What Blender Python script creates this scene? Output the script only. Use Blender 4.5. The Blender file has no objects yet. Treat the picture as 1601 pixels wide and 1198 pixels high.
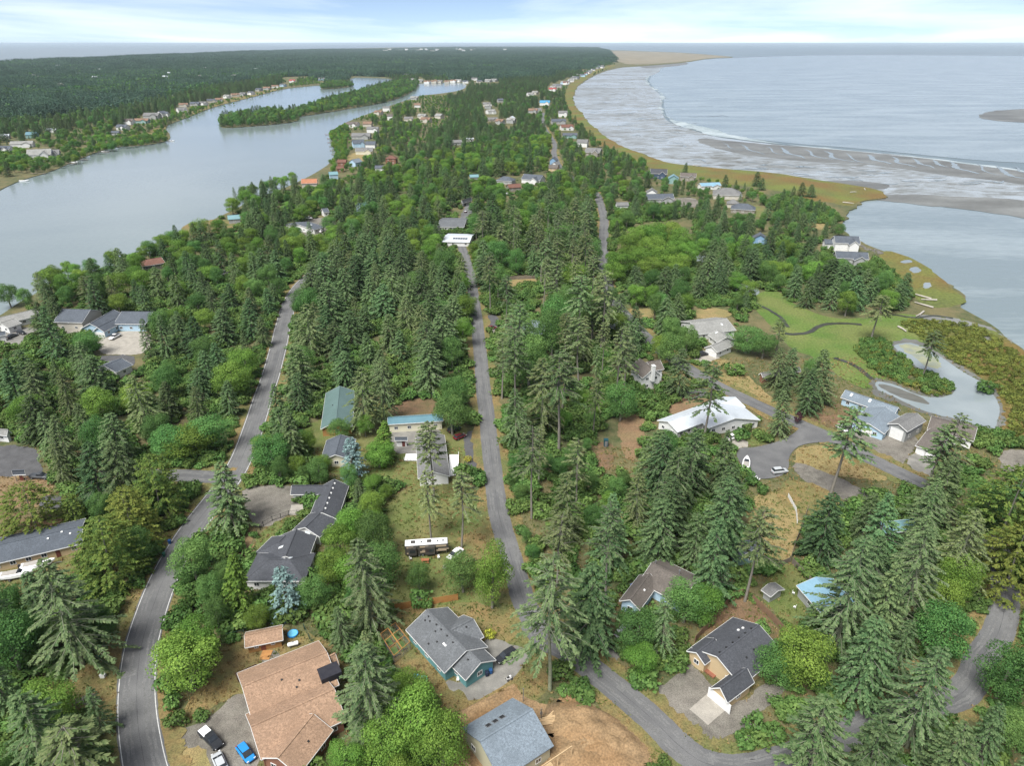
import bpy, bmesh, math, random
import numpy as np
from mathutils import Vector, Matrix
from mathutils.geometry import tessellate_polygon
random.seed(7)
RNG = np.random.default_rng(11)
SC = bpy.context.scene
COL = SC.collection
# ---------------------------------------------------------------- camera, sky, sun, exposure
F, CX, CY, CAMH, HORIZON = 1110.0, 800.5, 599.0, 110.0, 67.0     # photo pixels; drone height in metres
PITCH = math.atan((CY - HORIZON) / F)
CT, ST = math.cos(PITCH), math.sin(PITCH)
cam_d = bpy.data.cameras.new('camera'); cam = bpy.data.objects.new('camera', cam_d); COL.objects.link(cam)
cam.location = (0, 0, CAMH); cam.rotation_euler = (math.pi / 2 - PITCH, 0, 0)
cam_d.sensor_fit = 'HORIZONTAL'; cam_d.sensor_width = 36.0; cam_d.lens = 36.0 * F / 1601.0
cam_d.clip_start = 1.0; cam_d.clip_end = 500000.0
SC.camera = cam
SUN_EL, SUN_AZ = 58.0, 215.0          # azimuth measured clockwise from +Y
world = bpy.data.worlds.new('World'); SC.world = world; world.use_nodes = True
def world_nodes():
    nt = world.node_tree; N = nt.nodes; L = nt.links; N.clear()
    out = N.new('ShaderNodeOutputWorld'); bg = N.new('ShaderNodeBackground')
    sky = N.new('ShaderNodeTexSky'); sky.sky_type = 'NISHITA'; sky.sun_disc = False
    sky.sun_elevation = math.radians(SUN_EL); sky.sun_rotation = math.radians(SUN_AZ)
    sky.altitude = 100; sky.air_density = 0.4; sky.dust_density = 0.0; sky.ozone_density = 3.0
    tc = N.new('ShaderNodeTexCoord'); sep = N.new('ShaderNodeSeparateXYZ')
    L.new(tc.outputs['Generated'], sep.inputs[0])
    # thin high cloud, laid out on a plane overhead so it covers the whole sky evenly
    mz = N.new('ShaderNodeMath'); mz.operation = 'ABSOLUTE'; L.new(sep.outputs['Z'], mz.inputs[0])
    az = N.new('ShaderNodeMath'); az.operation = 'ADD'; az.inputs[1].default_value = 0.05; L.new(mz.outputs[0], az.inputs[0])
    dx = N.new('ShaderNodeMath'); dx.operation = 'DIVIDE'; L.new(sep.outputs['X'], dx.inputs[0]); L.new(az.outputs[0], dx.inputs[1])
    dy = N.new('ShaderNodeMath'); dy.operation = 'DIVIDE'; L.new(sep.outputs['Y'], dy.inputs[0]); L.new(az.outputs[0], dy.inputs[1])
    cb = N.new('ShaderNodeCombineXYZ'); L.new(dx.outputs[0], cb.inputs[0]); L.new(dy.outputs[0], cb.inputs[1])
    mp = N.new('ShaderNodeMapping'); mp.inputs['Rotation'].default_value = (0, 0, 0.35); mp.inputs['Scale'].default_value = (0.20, 0.12, 1)
    mp.inputs['Location'].default_value = (1.7, 0.4, 0)
    L.new(cb.outputs[0], mp.inputs[0])
    nz = N.new('ShaderNodeTexNoise'); nz.inputs['Scale'].default_value = 1.0; nz.inputs['Detail'].default_value = 6; nz.inputs['Roughness'].default_value = 0.55
    nz.inputs['Distortion'].default_value = 0.4; L.new(mp.outputs[0], nz.inputs['Vector'])
    rp = N.new('ShaderNodeValToRGB'); rp.color_ramp.elements[0].position = 0.40; rp.color_ramp.elements[1].position = 0.85
    rp.color_ramp.elements[0].color = (0.055, 0.055, 0.055, 1); rp.color_ramp.elements[1].color = (0.46, 0.46, 0.46, 1)
    L.new(nz.outputs['Fac'], rp.inputs[0])
    sc = N.new('ShaderNodeMixRGB'); sc.blend_type = 'MULTIPLY'; sc.inputs[0].default_value = 1; sc.inputs[2].default_value = (1.0, 1.0, 1.0, 1)
    L.new(sky.outputs[0], sc.inputs[1])
    mx = N.new('ShaderNodeMixRGB'); L.new(rp.outputs[0], mx.inputs[0]); L.new(sc.outputs[0], mx.inputs[1]); mx.inputs[2].default_value = (21.0, 20.4, 20.6, 1)
    L.new(mx.outputs[0], bg.inputs['Color']); bg.inputs['Strength'].default_value = 0.056
    L.new(bg.outputs[0], out.inputs['Surface'])
world_nodes()
sun_d = bpy.data.lights.new('sun', 'SUN'); sun = bpy.data.objects.new('sun', sun_d); COL.objects.link(sun)
sun_d.energy = 3.2; sun_d.angle = math.radians(30); sun_d.color = (1.0, 0.98, 0.94)
_a, _e = math.radians(SUN_AZ), math.radians(SUN_EL)
_sd = Vector((math.sin(_a) * math.cos(_e), math.cos(_a) * math.cos(_e), math.sin(_e)))
sun.rotation_euler = _sd.to_track_quat('Z', 'Y').to_euler(); sun.location = (0, 0, 300)
vs = SC.view_settings; vs.view_transform = 'Standard'; vs.look = 'None'; vs.gamma = 1.0; vs.use_curve_mapping = False
vs.exposure = 1.08
SC.cycles.max_bounces = 6; SC.cycles.diffuse_bounces = 3; SC.cycles.glossy_bounces = 3; SC.cycles.transmission_bounces = 4
SC.cycles.volume_bounces = 0; SC.cycles.use_denoising = True
try: SC.cycles.volume_step_rate = 4.0
except Exception: pass

# ---------------------------------------------------------------- pixels <-> metres
def P(x, y, z=0.0):
    u = (x - CX) / F; v = -(y - CY) / F
    dx, dy, dz = u, CT + v * ST, -ST + v * CT
    t = (z - CAMH) / dz
    return Vector((dx * t, dy * t, z))
def proj(X, Y, Z):
    dep = Y * CT - (Z - CAMH) * ST; up = Y * ST + (Z - CAMH) * CT
    return CX + F * X / dep, CY - F * up / dep

# ---------------------------------------------------------------- object helpers
def link(o):
    COL.objects.link(o); return o
def tag(o, label=None, cat=None, group=None, kind=None):
    if label: o['label'] = label
    if cat: o['category'] = cat
    if group: o['group'] = group
    if kind: o['kind'] = kind
    return o
def empty(name, loc, rz=0.0):
    o = bpy.data.objects.new(name, None); link(o); o.location = loc; o.rotation_euler = (0, 0, rz); o.empty_display_size = 0.5
    return o
def obj(name, me, parent=None, loc=None, rot=None):
    o = bpy.data.objects.new(name, me); link(o)
    if parent is not None: o.parent = parent
    if loc is not None: o.location = loc
    if rot is not None: o.rotation_euler = rot
    return o
class MB:
    """collects faces for one mesh"""
    def __init__(s): s.v = []; s.f = []; s.m = []; s.mi = 0
    def add(s, vs_, fs):
        b = len(s.v); s.v += [tuple(q) for q in vs_]
        for f in fs: s.f.append(tuple(b + i for i in f)); s.m.append(s.mi)
        return s
    def box(s, x0, y0, z0, x1, y1, z1, M=None):
        vs_ = [Vector(q) for q in ((x0,y0,z0),(x1,y0,z0),(x1,y1,z0),(x0,y1,z0),(x0,y0,z1),(x1,y0,z1),(x1,y1,z1),(x0,y1,z1))]
        if M is not None: vs_ = [M @ q for q in vs_]
        return s.add(vs_, [(3,2,1,0),(4,5,6,7),(0,1,5,4),(1,2,6,5),(2,3,7,6),(3,0,4,7)])
    def bar(s, a, b, w, h=None):
        a = Vector(a); b = Vector(b); h = h or w; d = b - a; L = d.length
        if L < 1e-6: return s
        q = d.to_track_quat('X', 'Z').to_matrix().to_4x4(); M = Matrix.Translation(a) @ q
        return s.box(0, -w/2, -h/2, L, w/2, h/2, M)
    def tube(s, pts, rad, n=6, cap=True):
        pts = [Vector(p) for p in pts]; b = len(s.v)
        for i, p in enumerate(pts):
            d = (pts[min(i+1, len(pts)-1)] - pts[max(i-1, 0)]).normalized()
            q = d.to_track_quat('Z', 'Y'); r = rad[i] if isinstance(rad, (list, tuple)) else rad
            for k in range(n):
                a = 2*math.pi*k/n; s.v.append(tuple(p + q @ Vector((r*math.cos(a), r*math.sin(a), 0))))
        for i in range(len(pts)-1):
            for k in range(n):
                s.f.append((b+i*n+k, b+i*n+(k+1)%n, b+(i+1)*n+(k+1)%n, b+(i+1)*n+k)); s.m.append(s.mi)
        if cap:
            s.f.append(tuple(b+k for k in range(n))[::-1]); s.m.append(s.mi)
            e = b+(len(pts)-1)*n; s.f.append(tuple(e+k for k in range(n))); s.m.append(s.mi)
        return s
    def mesh(s, name, mats, smooth=False):
        me = bpy.data.meshes.new(name); me.from_pydata(s.v, [], s.f)
        for m in (mats if isinstance(mats, (list, tuple)) else [mats]): me.materials.append(m)
        if any(s.m): me.polygons.foreach_set('material_index', s.m)
        if smooth: me.polygons.foreach_set('use_smooth', [True]*len(s.f))
        me.update(); return me
    def build(s, name, mats, parent=None, loc=None, rot=None, smooth=False):
        return obj(name, s.mesh(name, mats, smooth), parent, loc, rot)
def np_mesh(name, V, Q, mats, attr=None, smooth=False):
    V = np.asarray(V, np.float32); Q = np.asarray(Q, np.int32); k = Q.shape[1]
    me = bpy.data.meshes.new(name)
    me.vertices.add(len(V)); me.vertices.foreach_set('co', V.ravel())
    me.loops.add(Q.size); me.loops.foreach_set('vertex_index', Q.ravel())
    me.polygons.add(len(Q)); me.polygons.foreach_set('loop_start', np.arange(0, Q.size, k, dtype=np.int32))
    if smooth: me.polygons.foreach_set('use_smooth', np.ones(len(Q), bool))
    for m in (mats if isinstance(mats, (list, tuple)) else [mats]): me.materials.append(m)
    if attr is not None:
        for an, av in attr.items():
            a = me.attributes.new(an, 'FLOAT', 'POINT'); a.data.foreach_set('value', np.asarray(av, np.float32))
    me.update(); me.validate(); return me

# ---------------------------------------------------------------- materials (all procedural)
def rgb(h):                      # '#rrggbb' as seen -> linear
    v = [int(h[i:i+2], 16)/255 for i in (1, 3, 5)]
    return tuple(c/12.92 if c <= 0.04045 else ((c+0.055)/1.055)**2.4 for c in v) + (1,)
def lin(r, g, b): return (r, g, b, 1)
MATS = {}
def new_mat(name):
    m = bpy.data.materials.new(name); m.use_nodes = True; nt = m.node_tree
    return m, nt, nt.nodes, nt.links, nt.nodes['Principled BSDF']
def pm(name, c1, c2=None, scale=1.0, rough=0.85, detail=4, lo=0.35, hi=0.65, c3=None, scale2=0.12, amt2=0.6, bump=0.0, stretch=None, metal=0.0, spec=0.3, coord='Object', grain=0.0, grain_scale=20):
    if name in MATS: return MATS[name]
    m, nt, N, L, bs = new_mat(name)
    bs.inputs['Roughness'].default_value = rough; bs.inputs['Metallic'].default_value = metal
    bs.inputs['Specular IOR Level'].default_value = spec
    if c2 is None: c2 = tuple(min(1, c*0.8) for c in c1[:3]) + (1,)
    tc = N.new('ShaderNodeTexCoord'); src = tc.outputs[coord]
    if coord == 'World':
        pass
    if stretch:
        mp = N.new('ShaderNodeMapping'); mp.inputs['Scale'].default_value = stretch; L.new(src, mp.inputs[0]); src = mp.outputs[0]
    nz = N.new('ShaderNodeTexNoise'); nz.inputs['Scale'].default_value = scale; nz.inputs['Detail'].default_value = detail; L.new(src, nz.inputs['Vector'])
    rp = N.new('ShaderNodeValToRGB'); rp.color_ramp.elements[0].position = lo; rp.color_ramp.elements[1].position = hi
    rp.color_ramp.elements[0].color = c1; rp.color_ramp.elements[1].color = c2
    L.new(nz.outputs['Fac'], rp.inputs[0]); col = rp.outputs[0]
    if c3 is not None:
        n2 = N.new('ShaderNodeTexNoise'); n2.inputs['Scale'].default_value = scale2; n2.inputs['Detail'].default_value = 5; L.new(tc.outputs[coord], n2.inputs['Vector'])
        r2 = N.new('ShaderNodeValToRGB'); r2.color_ramp.elements[0].position = 0.42; r2.color_ramp.elements[1].position = 0.62
        r2.color_ramp.elements[0].color = (0,0,0,1); r2.color_ramp.elements[1].color = (amt2,amt2,amt2,1)
        L.new(n2.outputs['Fac'], r2.inputs[0])
        mx = N.new('ShaderNodeMixRGB'); L.new(r2.outputs[0], mx.inputs[0]); L.new(col, mx.inputs[1]); mx.inputs[2].default_value = c3; col = mx.outputs[0]
    if grain:
        n3 = N.new('ShaderNodeTexNoise'); n3.inputs['Scale'].default_value = grain_scale; n3.inputs['Detail'].default_value = 2; L.new(src, n3.inputs['Vector'])
        mr = N.new('ShaderNodeMapRange'); mr.inputs['From Min'].default_value = 0.3; mr.inputs['From Max'].default_value = 0.7
        mr.inputs['To Min'].default_value = 1-grain; mr.inputs['To Max'].default_value = 1+grain; L.new(n3.outputs['Fac'], mr.inputs['Value'])
        mg = N.new('ShaderNodeMixRGB'); mg.blend_type = 'MULTIPLY'; mg.inputs[0].default_value = 1; L.new(col, mg.inputs[1]); L.new(mr.outputs[0], mg.inputs[2]); col = mg.outputs[0]
    L.new(col, bs.inputs['Base Color'])
    if bump:
        bp = N.new('ShaderNodeBump'); bp.inputs['Strength'].default_value = bump; bp.inputs['Distance'].default_value = 0.3
        L.new(nz.outputs['Fac'], bp.inputs['Height']); L.new(bp.outputs[0], bs.inputs['Normal'])
    MATS[name] = m; return m
def water_mat(name, body, rough, ripple, rscale, tint2=None, tscale=0.004, stretch=(1,1,1), spec=0.5, mottle=.4):
    m, nt, N, L, bs = new_mat(name)
    bs.inputs['Roughness'].default_value = rough; bs.inputs['IOR'].default_value = 1.33; bs.inputs['Specular IOR Level'].default_value = spec
    tc = N.new('ShaderNodeTexCoord')
    mp = N.new('ShaderNodeMapping'); mp.inputs['Scale'].default_value = stretch; L.new(tc.outputs['Object'], mp.inputs[0])
    nz = N.new('ShaderNodeTexNoise'); nz.inputs['Scale'].default_value = rscale; nz.inputs['Detail'].default_value = 4; L.new(mp.outputs[0], nz.inputs['Vector'])
    bp = N.new('ShaderNodeBump'); bp.inputs['Strength'].default_value = ripple; bp.inputs['Distance'].default_value = 0.5
    L.new(nz.outputs['Fac'], bp.inputs['Height']); L.new(bp.outputs[0], bs.inputs['Normal'])
    if tint2:
        n2 = N.new('ShaderNodeTexNoise'); n2.inputs['Scale'].default_value = tscale; n2.inputs['Detail'].default_value = 6; n2.inputs['Distortion'].default_value = 0.6
        L.new(mp.outputs[0], n2.inputs['Vector'])
        rp = N.new('ShaderNodeValToRGB'); rp.color_ramp.elements[0].position = 0.38; rp.color_ramp.elements[1].position = 0.66
        rp.color_ramp.elements[0].color = body; rp.color_ramp.elements[1].color = tint2
        fa = N.new('ShaderNodeMath'); fa.operation = 'MULTIPLY_ADD'; L.new(nz.outputs['Fac'], fa.inputs[0]); fa.inputs[1].default_value = mottle; L.new(n2.outputs['Fac'], fa.inputs[2])  # ripple noise also tints the base colour, standing in for ripple reflections
        fb = N.new('ShaderNodeMath'); fb.operation = 'SUBTRACT'; L.new(fa.outputs[0], fb.inputs[0]); fb.inputs[1].default_value = mottle/2
        L.new(fb.outputs[0], rp.inputs[0]); L.new(rp.outputs[0], bs.inputs['Base Color'])
    else: bs.inputs['Base Color'].default_value = body
    MATS[name] = m; return m

M_ground = pm('forest_floor', lin(.05,.07,.024), lin(.115,.11,.05), 0.35, c3=lin(.17,.135,.065), scale2=0.05, amt2=0.6, grain=.3, grain_scale=2.5)
M_asphalt = pm('asphalt', lin(.115,.115,.115), lin(.15,.15,.148), 0.25, rough=0.9, c3=lin(.075,.077,.08), scale2=0.06, amt2=.5, grain=.18, grain_scale=6)
M_asphalt_dark = pm('asphalt_patch', lin(.07,.07,.072), lin(.095,.095,.097), 0.4, rough=0.9, grain=.2, grain_scale=5)
M_line = pm('road_paint', lin(.62,.62,.60), lin(.42,.42,.40), 1.2, rough=0.7)
M_gravel = pm('gravel', lin(.16,.15,.125), lin(.11,.10,.085), 0.5, c3=lin(.23,.21,.18), scale2=0.1, amt2=.6, grain=.35, grain_scale=5)
M_concrete = pm('concrete', lin(.24,.23,.205), lin(.17,.165,.15), 0.5, c3=lin(.13,.125,.11), scale2=.2, amt2=.5, grain=.12, grain_scale=6)
M_concrete_light = pm('concrete_light', lin(.34,.315,.27), lin(.27,.25,.215), 0.5, grain=.12, grain_scale=5)
M_dry = pm('dry_grass', lin(.21,.145,.06), lin(.15,.125,.05), 0.4, c3=lin(.085,.115,.035), scale2=.09, amt2=.75, grain=.35, grain_scale=3.5)
M_straw = pm('straw_grass', lin(.27,.20,.09), lin(.205,.16,.07), 0.5, c3=lin(.17,.16,.06), scale2=.12, amt2=.6, grain=.35, grain_scale=4)
M_lawn = pm('lawn', lin(.085,.12,.03), lin(.12,.135,.042), 0.3, c3=lin(.17,.145,.06), scale2=.07, amt2=.55, grain=.35, grain_scale=4)
M_green = pm('marsh_green', lin(.065,.125,.02), lin(.095,.15,.03), 0.06, c3=lin(.16,.165,.055), scale2=.045, amt2=.6, grain=.28, grain_scale=1.2)
M_marsh = pm('salt_marsh', lin(.125,.145,.03), lin(.09,.11,.03), 0.04, c3=lin(.15,.085,.028), scale2=.022, amt2=.75, grain=.3, grain_scale=.7)
M_dirt = pm('bare_dirt', lin(.27,.18,.095), lin(.205,.14,.075), 0.35, c3=lin(.22,.13,.06), scale2=.12, amt2=.7, bump=.5, grain=.3, grain_scale=3)
M_brown = pm('brown_soil', lin(.17,.105,.06), lin(.12,.08,.045), 0.4, c3=lin(.09,.095,.035), scale2=.1, amt2=.6, grain=.35, grain_scale=3)
M_redbark = pm('bark_mulch', lin(.20,.125,.07), lin(.16,.105,.06), 0.4, c3=lin(.2,.155,.075), scale2=.1, amt2=.6, grain=.35, grain_scale=3)
M_sand = pm('sand_spit', lin(.25,.215,.15), lin(.2,.175,.125), 0.01, c3=lin(.13,.12,.08), scale2=.006, amt2=.6, grain=.15, grain_scale=.05)
M_lake = water_mat('lake_water', lin(.16,.20,.20), 0.14, 0.14, 0.35, lin(.19,.23,.225), .006, (1,1,1))
M_sea = water_mat('sea_water', lin(.11,.145,.15), 0.30, 0.25, 0.05, lin(.15,.19,.195), .0016, (1,1,1))
M_shallow = water_mat('shallow_water', lin(.165,.205,.212), 0.24, 0.5, 0.2, lin(.25,.295,.30), .012, (.55,1.7,1))
M_pond = water_mat('pond_water', lin(.20,.235,.245), 0.03, 0.05, 0.8, lin(.26,.295,.30), .04, mottle=.05)
# ---------------------------------------------------------------- the setting: land, water, roads
def chaikin(pts, n=2, closed=True):
    for _ in range(n):
        out = []; m = len(pts)
        for i in range(m if closed else m-1):
            a = pts[i]; b = pts[(i+1) % m]
            out += [(a[0]*.75+b[0]*.25, a[1]*.75+b[1]*.25), (a[0]*.25+b[0]*.75, a[1]*.25+b[1]*.75)]
        if not closed: out = [pts[0]] + out + [pts[-1]]
        pts = out
    return pts
def rough_edge(W, amp, step, seed):
    """world outline resampled and jittered so no edge is ruler-straight"""
    r = random.Random(seed); out = []; w = []
    for i in range(len(W)):
        a = W[i]; b = W[(i+1) % len(W)]; d = math.hypot(b[0]-a[0], b[1]-a[1]); n = max(1, min(80, int(d/step)))
        for k in range(n):
            t = k/n; w.append((a[0]+(b[0]-a[0])*t, a[1]+(b[1]-a[1])*t))
    m = len(w); ph = [r.uniform(0, 6.28) for _ in range(8)]; fr = [max(1, int(m*q)) for q in (.013, .029, .06, .11, .17, .26, .37, .45)]; am = (1, .9, .7, .55, .45, .35, .3, .3)
    for i, (x, y) in enumerate(w):
        s = sum(am[k]*math.sin(6.2832*fr[k]*i/m + ph[k]) for k in range(8))*amp; c = sum(am[k]*math.cos(6.2832*fr[k]*i/m + ph[7-k]) for k in range(8))*amp
        out.append((x+s, y+c))
    return out
FOOT = []            # exclusion outlines in world xy (no tree trunk inside)
def poly_world(W, name, z, mat, holes=(), skirt=0.0, kind='structure'):
    loops = [W] + list(holes); vl = [[Vector((x, y, 0)) for x, y in l] for l in loops]
    tris = tessellate_polygon(vl); V = [(x, y, z) for l in loops for x, y in l]; mb = MB(); mb.v = V
    for t in tris:
        a, b, c = (V[i] for i in t)
        if (b[0]-a[0])*(c[1]-a[1])-(b[1]-a[1])*(c[0]-a[0]) < 0: t = (t[0], t[2], t[1])
        mb.f.append(tuple(t)); mb.m.append(0)
    if skirt:
        o = 0
        for l in loops:
            n = len(l); b0 = len(mb.v); mb.v += [(x, y, z-skirt) for x, y in l]
            for i in range(n):
                j = (i+1) % n; mb.f.append((o+i, b0+i, b0+j, o+j)); mb.m.append(0)
            o += n
    o = mb.build(name, mat); tag(o, kind=kind); return o
_sheet = [0.004]
def patch(name, px, mat, z=None, smooth=2, amp=0.38, step=0.7, block=True, seed=1, parent=None):
    """a ground sheet whose outline is read off the photograph"""
    if z is None: _sheet[0] += 0.0012; z = _sheet[0]
    pts = chaikin(px, smooth) if smooth else px
    W = [tuple(P(x, y)[:2]) for x, y in pts]
    if amp: W = rough_edge(W, amp, step, seed + len(px)*7 + int(px[0][0]))
    o = poly_world(W, name, z, mat)
    if block: FOOT.append(W)
    return o
def catmull(pts, per=8):
    out = []; n = len(pts)
    for i in range(n-1):
        p0 = pts[max(i-1, 0)]; p1 = pts[i]; p2 = pts[i+1]; p3 = pts[min(i+2, n-1)]
        for k in range(per):
            t = k/per
            out.append(tuple(0.5*((2*p1[j]) + (-p0[j]+p2[j])*t + (2*p0[j]-5*p1[j]+4*p2[j]-p3[j])*t*t + (-p0[j]+3*p1[j]-3*p2[j]+p3[j])*t**3) for j in (0, 1)))
    out.append(tuple(pts[-1][:2])); return out
def ribbon(name, line, w0, w1, z, mat, jit=0.0, parent=None, seed=3, thick=0.0):
    r = random.Random(seed); mb = MB(); n = len(line)
    for i in range(n):
        a = line[max(i-1, 0)]; b = line[min(i+1, n-1)]; d = Vector((b[0]-a[0], b[1]-a[1])).normalized(); nx = Vector((d.y, -d.x))
        j0 = sum(math.sin(i*f+seed*f*9)*q for f, q in ((.31, .8), (.83, .6), (1.9, .5), (2.7, .4)))*jit; j1 = sum(math.sin(i*f+seed*f*5+2)*q for f, q in ((.37, .8), (.91, .6), (1.7, .5), (2.9, .4)))*jit
        mb.v += [(line[i][0]+nx.x*(w0+j0), line[i][1]+nx.y*(w0+j0), z), (line[i][0]+nx.x*(w1+j1), line[i][1]+nx.y*(w1+j1), z)]
    for i in range(n-1):
        f = (2*i, 2*i+2, 2*i+3, 2*i+1) if w0 > w1 else (2*i, 2*i+1, 2*i+3, 2*i+2)
        mb.f.append(f[::-1]); mb.m.append(0)
    o = mb.build(name, mat, parent)
    if mb.f:
        me = o.data
        if me.polygons[0].normal.z < 0: me.flip_normals()
    return o
M_track = pm('worn_asphalt', lin(.15,.15,.147), lin(.125,.125,.122), .6, rough=.85, grain=.2, grain_scale=4)
RZ = [.16]
def road(name, px, width, mat=None, lines=False, verge=2.2, verge_mat=None):
    W = catmull([tuple(P(x, y)[:2]) for x, y in px], 14); h = width/2
    _sheet[0] += 0.0012; RZ[0] += .006; rz_ = RZ[0]
    if verge: tag(ribbon('verge', W, -(h+verge), h+verge, rz_-.016, verge_mat or M_dry, jit=.55), kind='structure')
    o = ribbon(name, W, -h, h, rz_, mat or M_asphalt, jit=.06); tag(o, kind='structure')
    if lines:
        for s in (-1, 1): ribbon('edge_line', W, s*(h-.42), s*(h-.27), rz_+.0045, M_line, parent=o)
    for s in (-1, 1):
        for q in (.19, .31): ribbon('wheel_track', W, s*(h*2*q-.22), s*(h*2*q+.22), rz_+.0016, M_track, jit=.12, parent=o, seed=int(q*50)+s)
    ribbon('centre_seam', W, -.05, .05, rz_+.0024, M_asphalt_dark, jit=.03, parent=o)
    rw = random.Random(len(W)); i = 6
    while i < len(W)-8:
        k = rw.randint(1, 4); sd = rw.choice((-1, 1)); ribbon('repair_patch', W[i:i+k+1], sd*h*.08, sd*h*rw.uniform(.55, .92), rz_+.0032, M_track, jit=.04, parent=o, seed=i); i += rw.randint(14, 40)
    L = [Vector(q) for q in W]; pl = []
    for s in (-1, 1):
        pts = []
        for i in range(len(L)):
            d = (L[min(i+1, len(L)-1)] - L[max(i-1, 0)]).normalized(); pts.append((L[i].x + d.y*s*(h+1.2), L[i].y - d.x*s*(h+1.2)))
        pl.append(pts)
    FOOT.append(pl[0] + pl[1][::-1]); return o
def px_world(px, smooth=1): return [tuple(P(x, y)[:2]) for x, y in (chaikin(px, smooth) if smooth else px)]

# sea to the horizon
poly_world([(-160000, -3000), (160000, -3000), (160000, 300000), (-160000, 300000)], 'sea', -0.9, M_sea)
LAKE = [(-60,330),(0,296),(33,281),(80,268),(117,251),(157,235),(187,228),(217,228),(262,221),(268,212),(256,198),(280,188),(307,178),(334,166),(367,156),(400,149),(444,138),(500,132.5),
        (545,131),(548,120.5),(580,121),(614,122.5),(616,128),(640,127),(652,130),(690,129),(731,129),(726,140),(690,146),(655,149),(634,157),(600,168),(575,178),(553,186),(534,194),(516,207),(519,222),(526,240),(515,256),(500,266),(481,277),
        (440,296),(400,310),(345,338),(300,358),(262,384),(205,412),(140,434),(62,456),(30,472),(0,494),(-80,540)]
LAKE_W = px_world(LAKE)
LAGOON2 = px_world([(655,103.5),(690,101.2),(702,102),(690,105),(660,107.5)]); LAGOON3 = px_world([(728,104.5),(772,103.6),(772,107),(735,108.5)])
LAND = [(-1500,1500),(-900,700),(-700,300),(-500,150),(-300,118),(0,97.3),(150,91.2),(300,84.5),(400,80),(520,76),(640,73.2),(760,72.2),(860,72.2),(935,73.3),(950,78),(980,78.5),(1015,80),(1060,81.5),(1095,84),(1120,86),(1155,89.3),
        (1110,90.5),(1075,97),(1030,101),(990,104),(968,105),(935,114),(905,132),(893,147),(892,165),(908,184),(930,206),(958,224),(985,234),(1028,252),(1068,258),(1134,264),(1217,271),(1267,280),(1354,291),(1386,299),(1386,309),(1354,312),(1327,328),(1314,345),(1318,364),(1345,380),(1380,392),
        (1411,400),(1451,424),(1491,454),(1513,470),(1503,478),(1535,500),(1568,521),(1601,545),(1660,580),(1800,700),(2400,1000),(3000,1600)]
LAND_W = px_world(LAND, 1); LAND_W = rough_edge(LAND_W, 1.5, 5.0, 1)
GROUND = poly_world(LAND_W, 'ground', 0.0, M_ground, holes=[LAKE_W, LAGOON2, LAGOON3], skirt=1.4)
def bbox_sheet(W, name, z, mat, pad=2.0):
    xs = [w[0] for w in W]; ys = [w[1] for w in W]
    return poly_world([(min(xs)-pad, min(ys)-pad), (max(xs)+pad, min(ys)-pad), (max(xs)+pad, max(ys)+pad), (min(xs)-pad, max(ys)+pad)], name, z, mat)
poly_world([(x, y) for x, y in LAKE_W], 'lake', -0.45, M_lake)
poly_world(LAGOON2, 'lake', -0.45, M_lake); poly_world(LAGOON3, 'lake', -0.45, M_lake)
ISLANDS = [[(342,196),(345,189),(370,181),(400,178),(430,175),(455,177),(470,183),(466,189),(430,194),(380,198),(350,200)],
           [(446,180),(470,171),(500,162),(540,150),(570,142),(600,133),(630,127.5),(655,130),(650,140),(628,152),(596,161),(560,167),(520,174),(480,180),(455,184)],
           [(500,137),(515,130),(545,129.5),(553,134.5),(530,137.5),(505,139)]]
ISL_W = [px_world(i, 2) for i in ISLANDS]
for w in ISL_W: poly_world(w, 'island', 0.0, M_ground, skirt=1.0)

# tidal flat: one gently rippled sheet of wet mud with water lying in the hollows
def mud_material():
    m, nt, N, L, bs = new_mat('wet_mud')
    tc = N.new('ShaderNodeTexCoord'); mp = N.new('ShaderNodeMapping'); mp.inputs['Scale'].default_value = (.75, 1.2, 1); mp.inputs['Rotation'].default_value = (0, 0, .25)
    L.new(tc.outputs['Object'], mp.inputs[0])
    n1 = N.new('ShaderNodeTexNoise'); n1.inputs['Scale'].default_value = .05; n1.inputs['Detail'].default_value = 8; n1.inputs['Roughness'].default_value = .68; n1.inputs['Distortion'].default_value = 1.2; L.new(mp.outputs[0], n1.inputs['Vector'])
    n2 = N.new('ShaderNodeTexNoise'); n2.inputs['Scale'].default_value = .006; n2.inputs['Detail'].default_value = 4; L.new(mp.outputs[0], n2.inputs['Vector'])
    ad = N.new('ShaderNodeMath'); ad.operation = 'MULTIPLY_ADD'; ad.inputs[1].default_value = .5; L.new(n2.outputs['Fac'], ad.inputs[0]); L.new(n1.outputs['Fac'], ad.inputs[2])
    wet = N.new('ShaderNodeValToRGB'); wet.color_ramp.elements[0].position = .56; wet.color_ramp.elements[1].position = .86; L.new(ad.outputs[0], wet.inputs[0])
    cr = N.new('ShaderNodeMixRGB'); L.new(wet.outputs[0], cr.inputs[0]); cr.inputs[1].default_value = lin(.115,.115,.10); cr.inputs[2].default_value = lin(.32,.35,.35); L.new(cr.outputs[0], bs.inputs['Base Color'])
    rr = N.new('ShaderNodeMapRange'); L.new(wet.outputs[0], rr.inputs['Value']); rr.inputs['To Min'].default_value = .55; rr.inputs['To Max'].default_value = .22; L.new(rr.outputs[0], bs.inputs['Roughness'])
    bp = N.new('ShaderNodeBump'); bp.inputs['Strength'].default_value = .25; bp.inputs['Distance'].default_value = .4; L.new(n1.outputs['Fac'], bp.inputs['Height']); L.new(bp.outputs[0], bs.inputs['Normal'])
    return m
M_mud = mud_material()
M_mudbar = pm('bare_mud', lin(.12,.12,.105), lin(.20,.205,.19), 0.025, rough=.45, detail=6, c3=lin(.085,.085,.075), scale2=.012, amt2=.6, grain=.12, grain_scale=.4, stretch=(.5,1.4,1))
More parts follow.
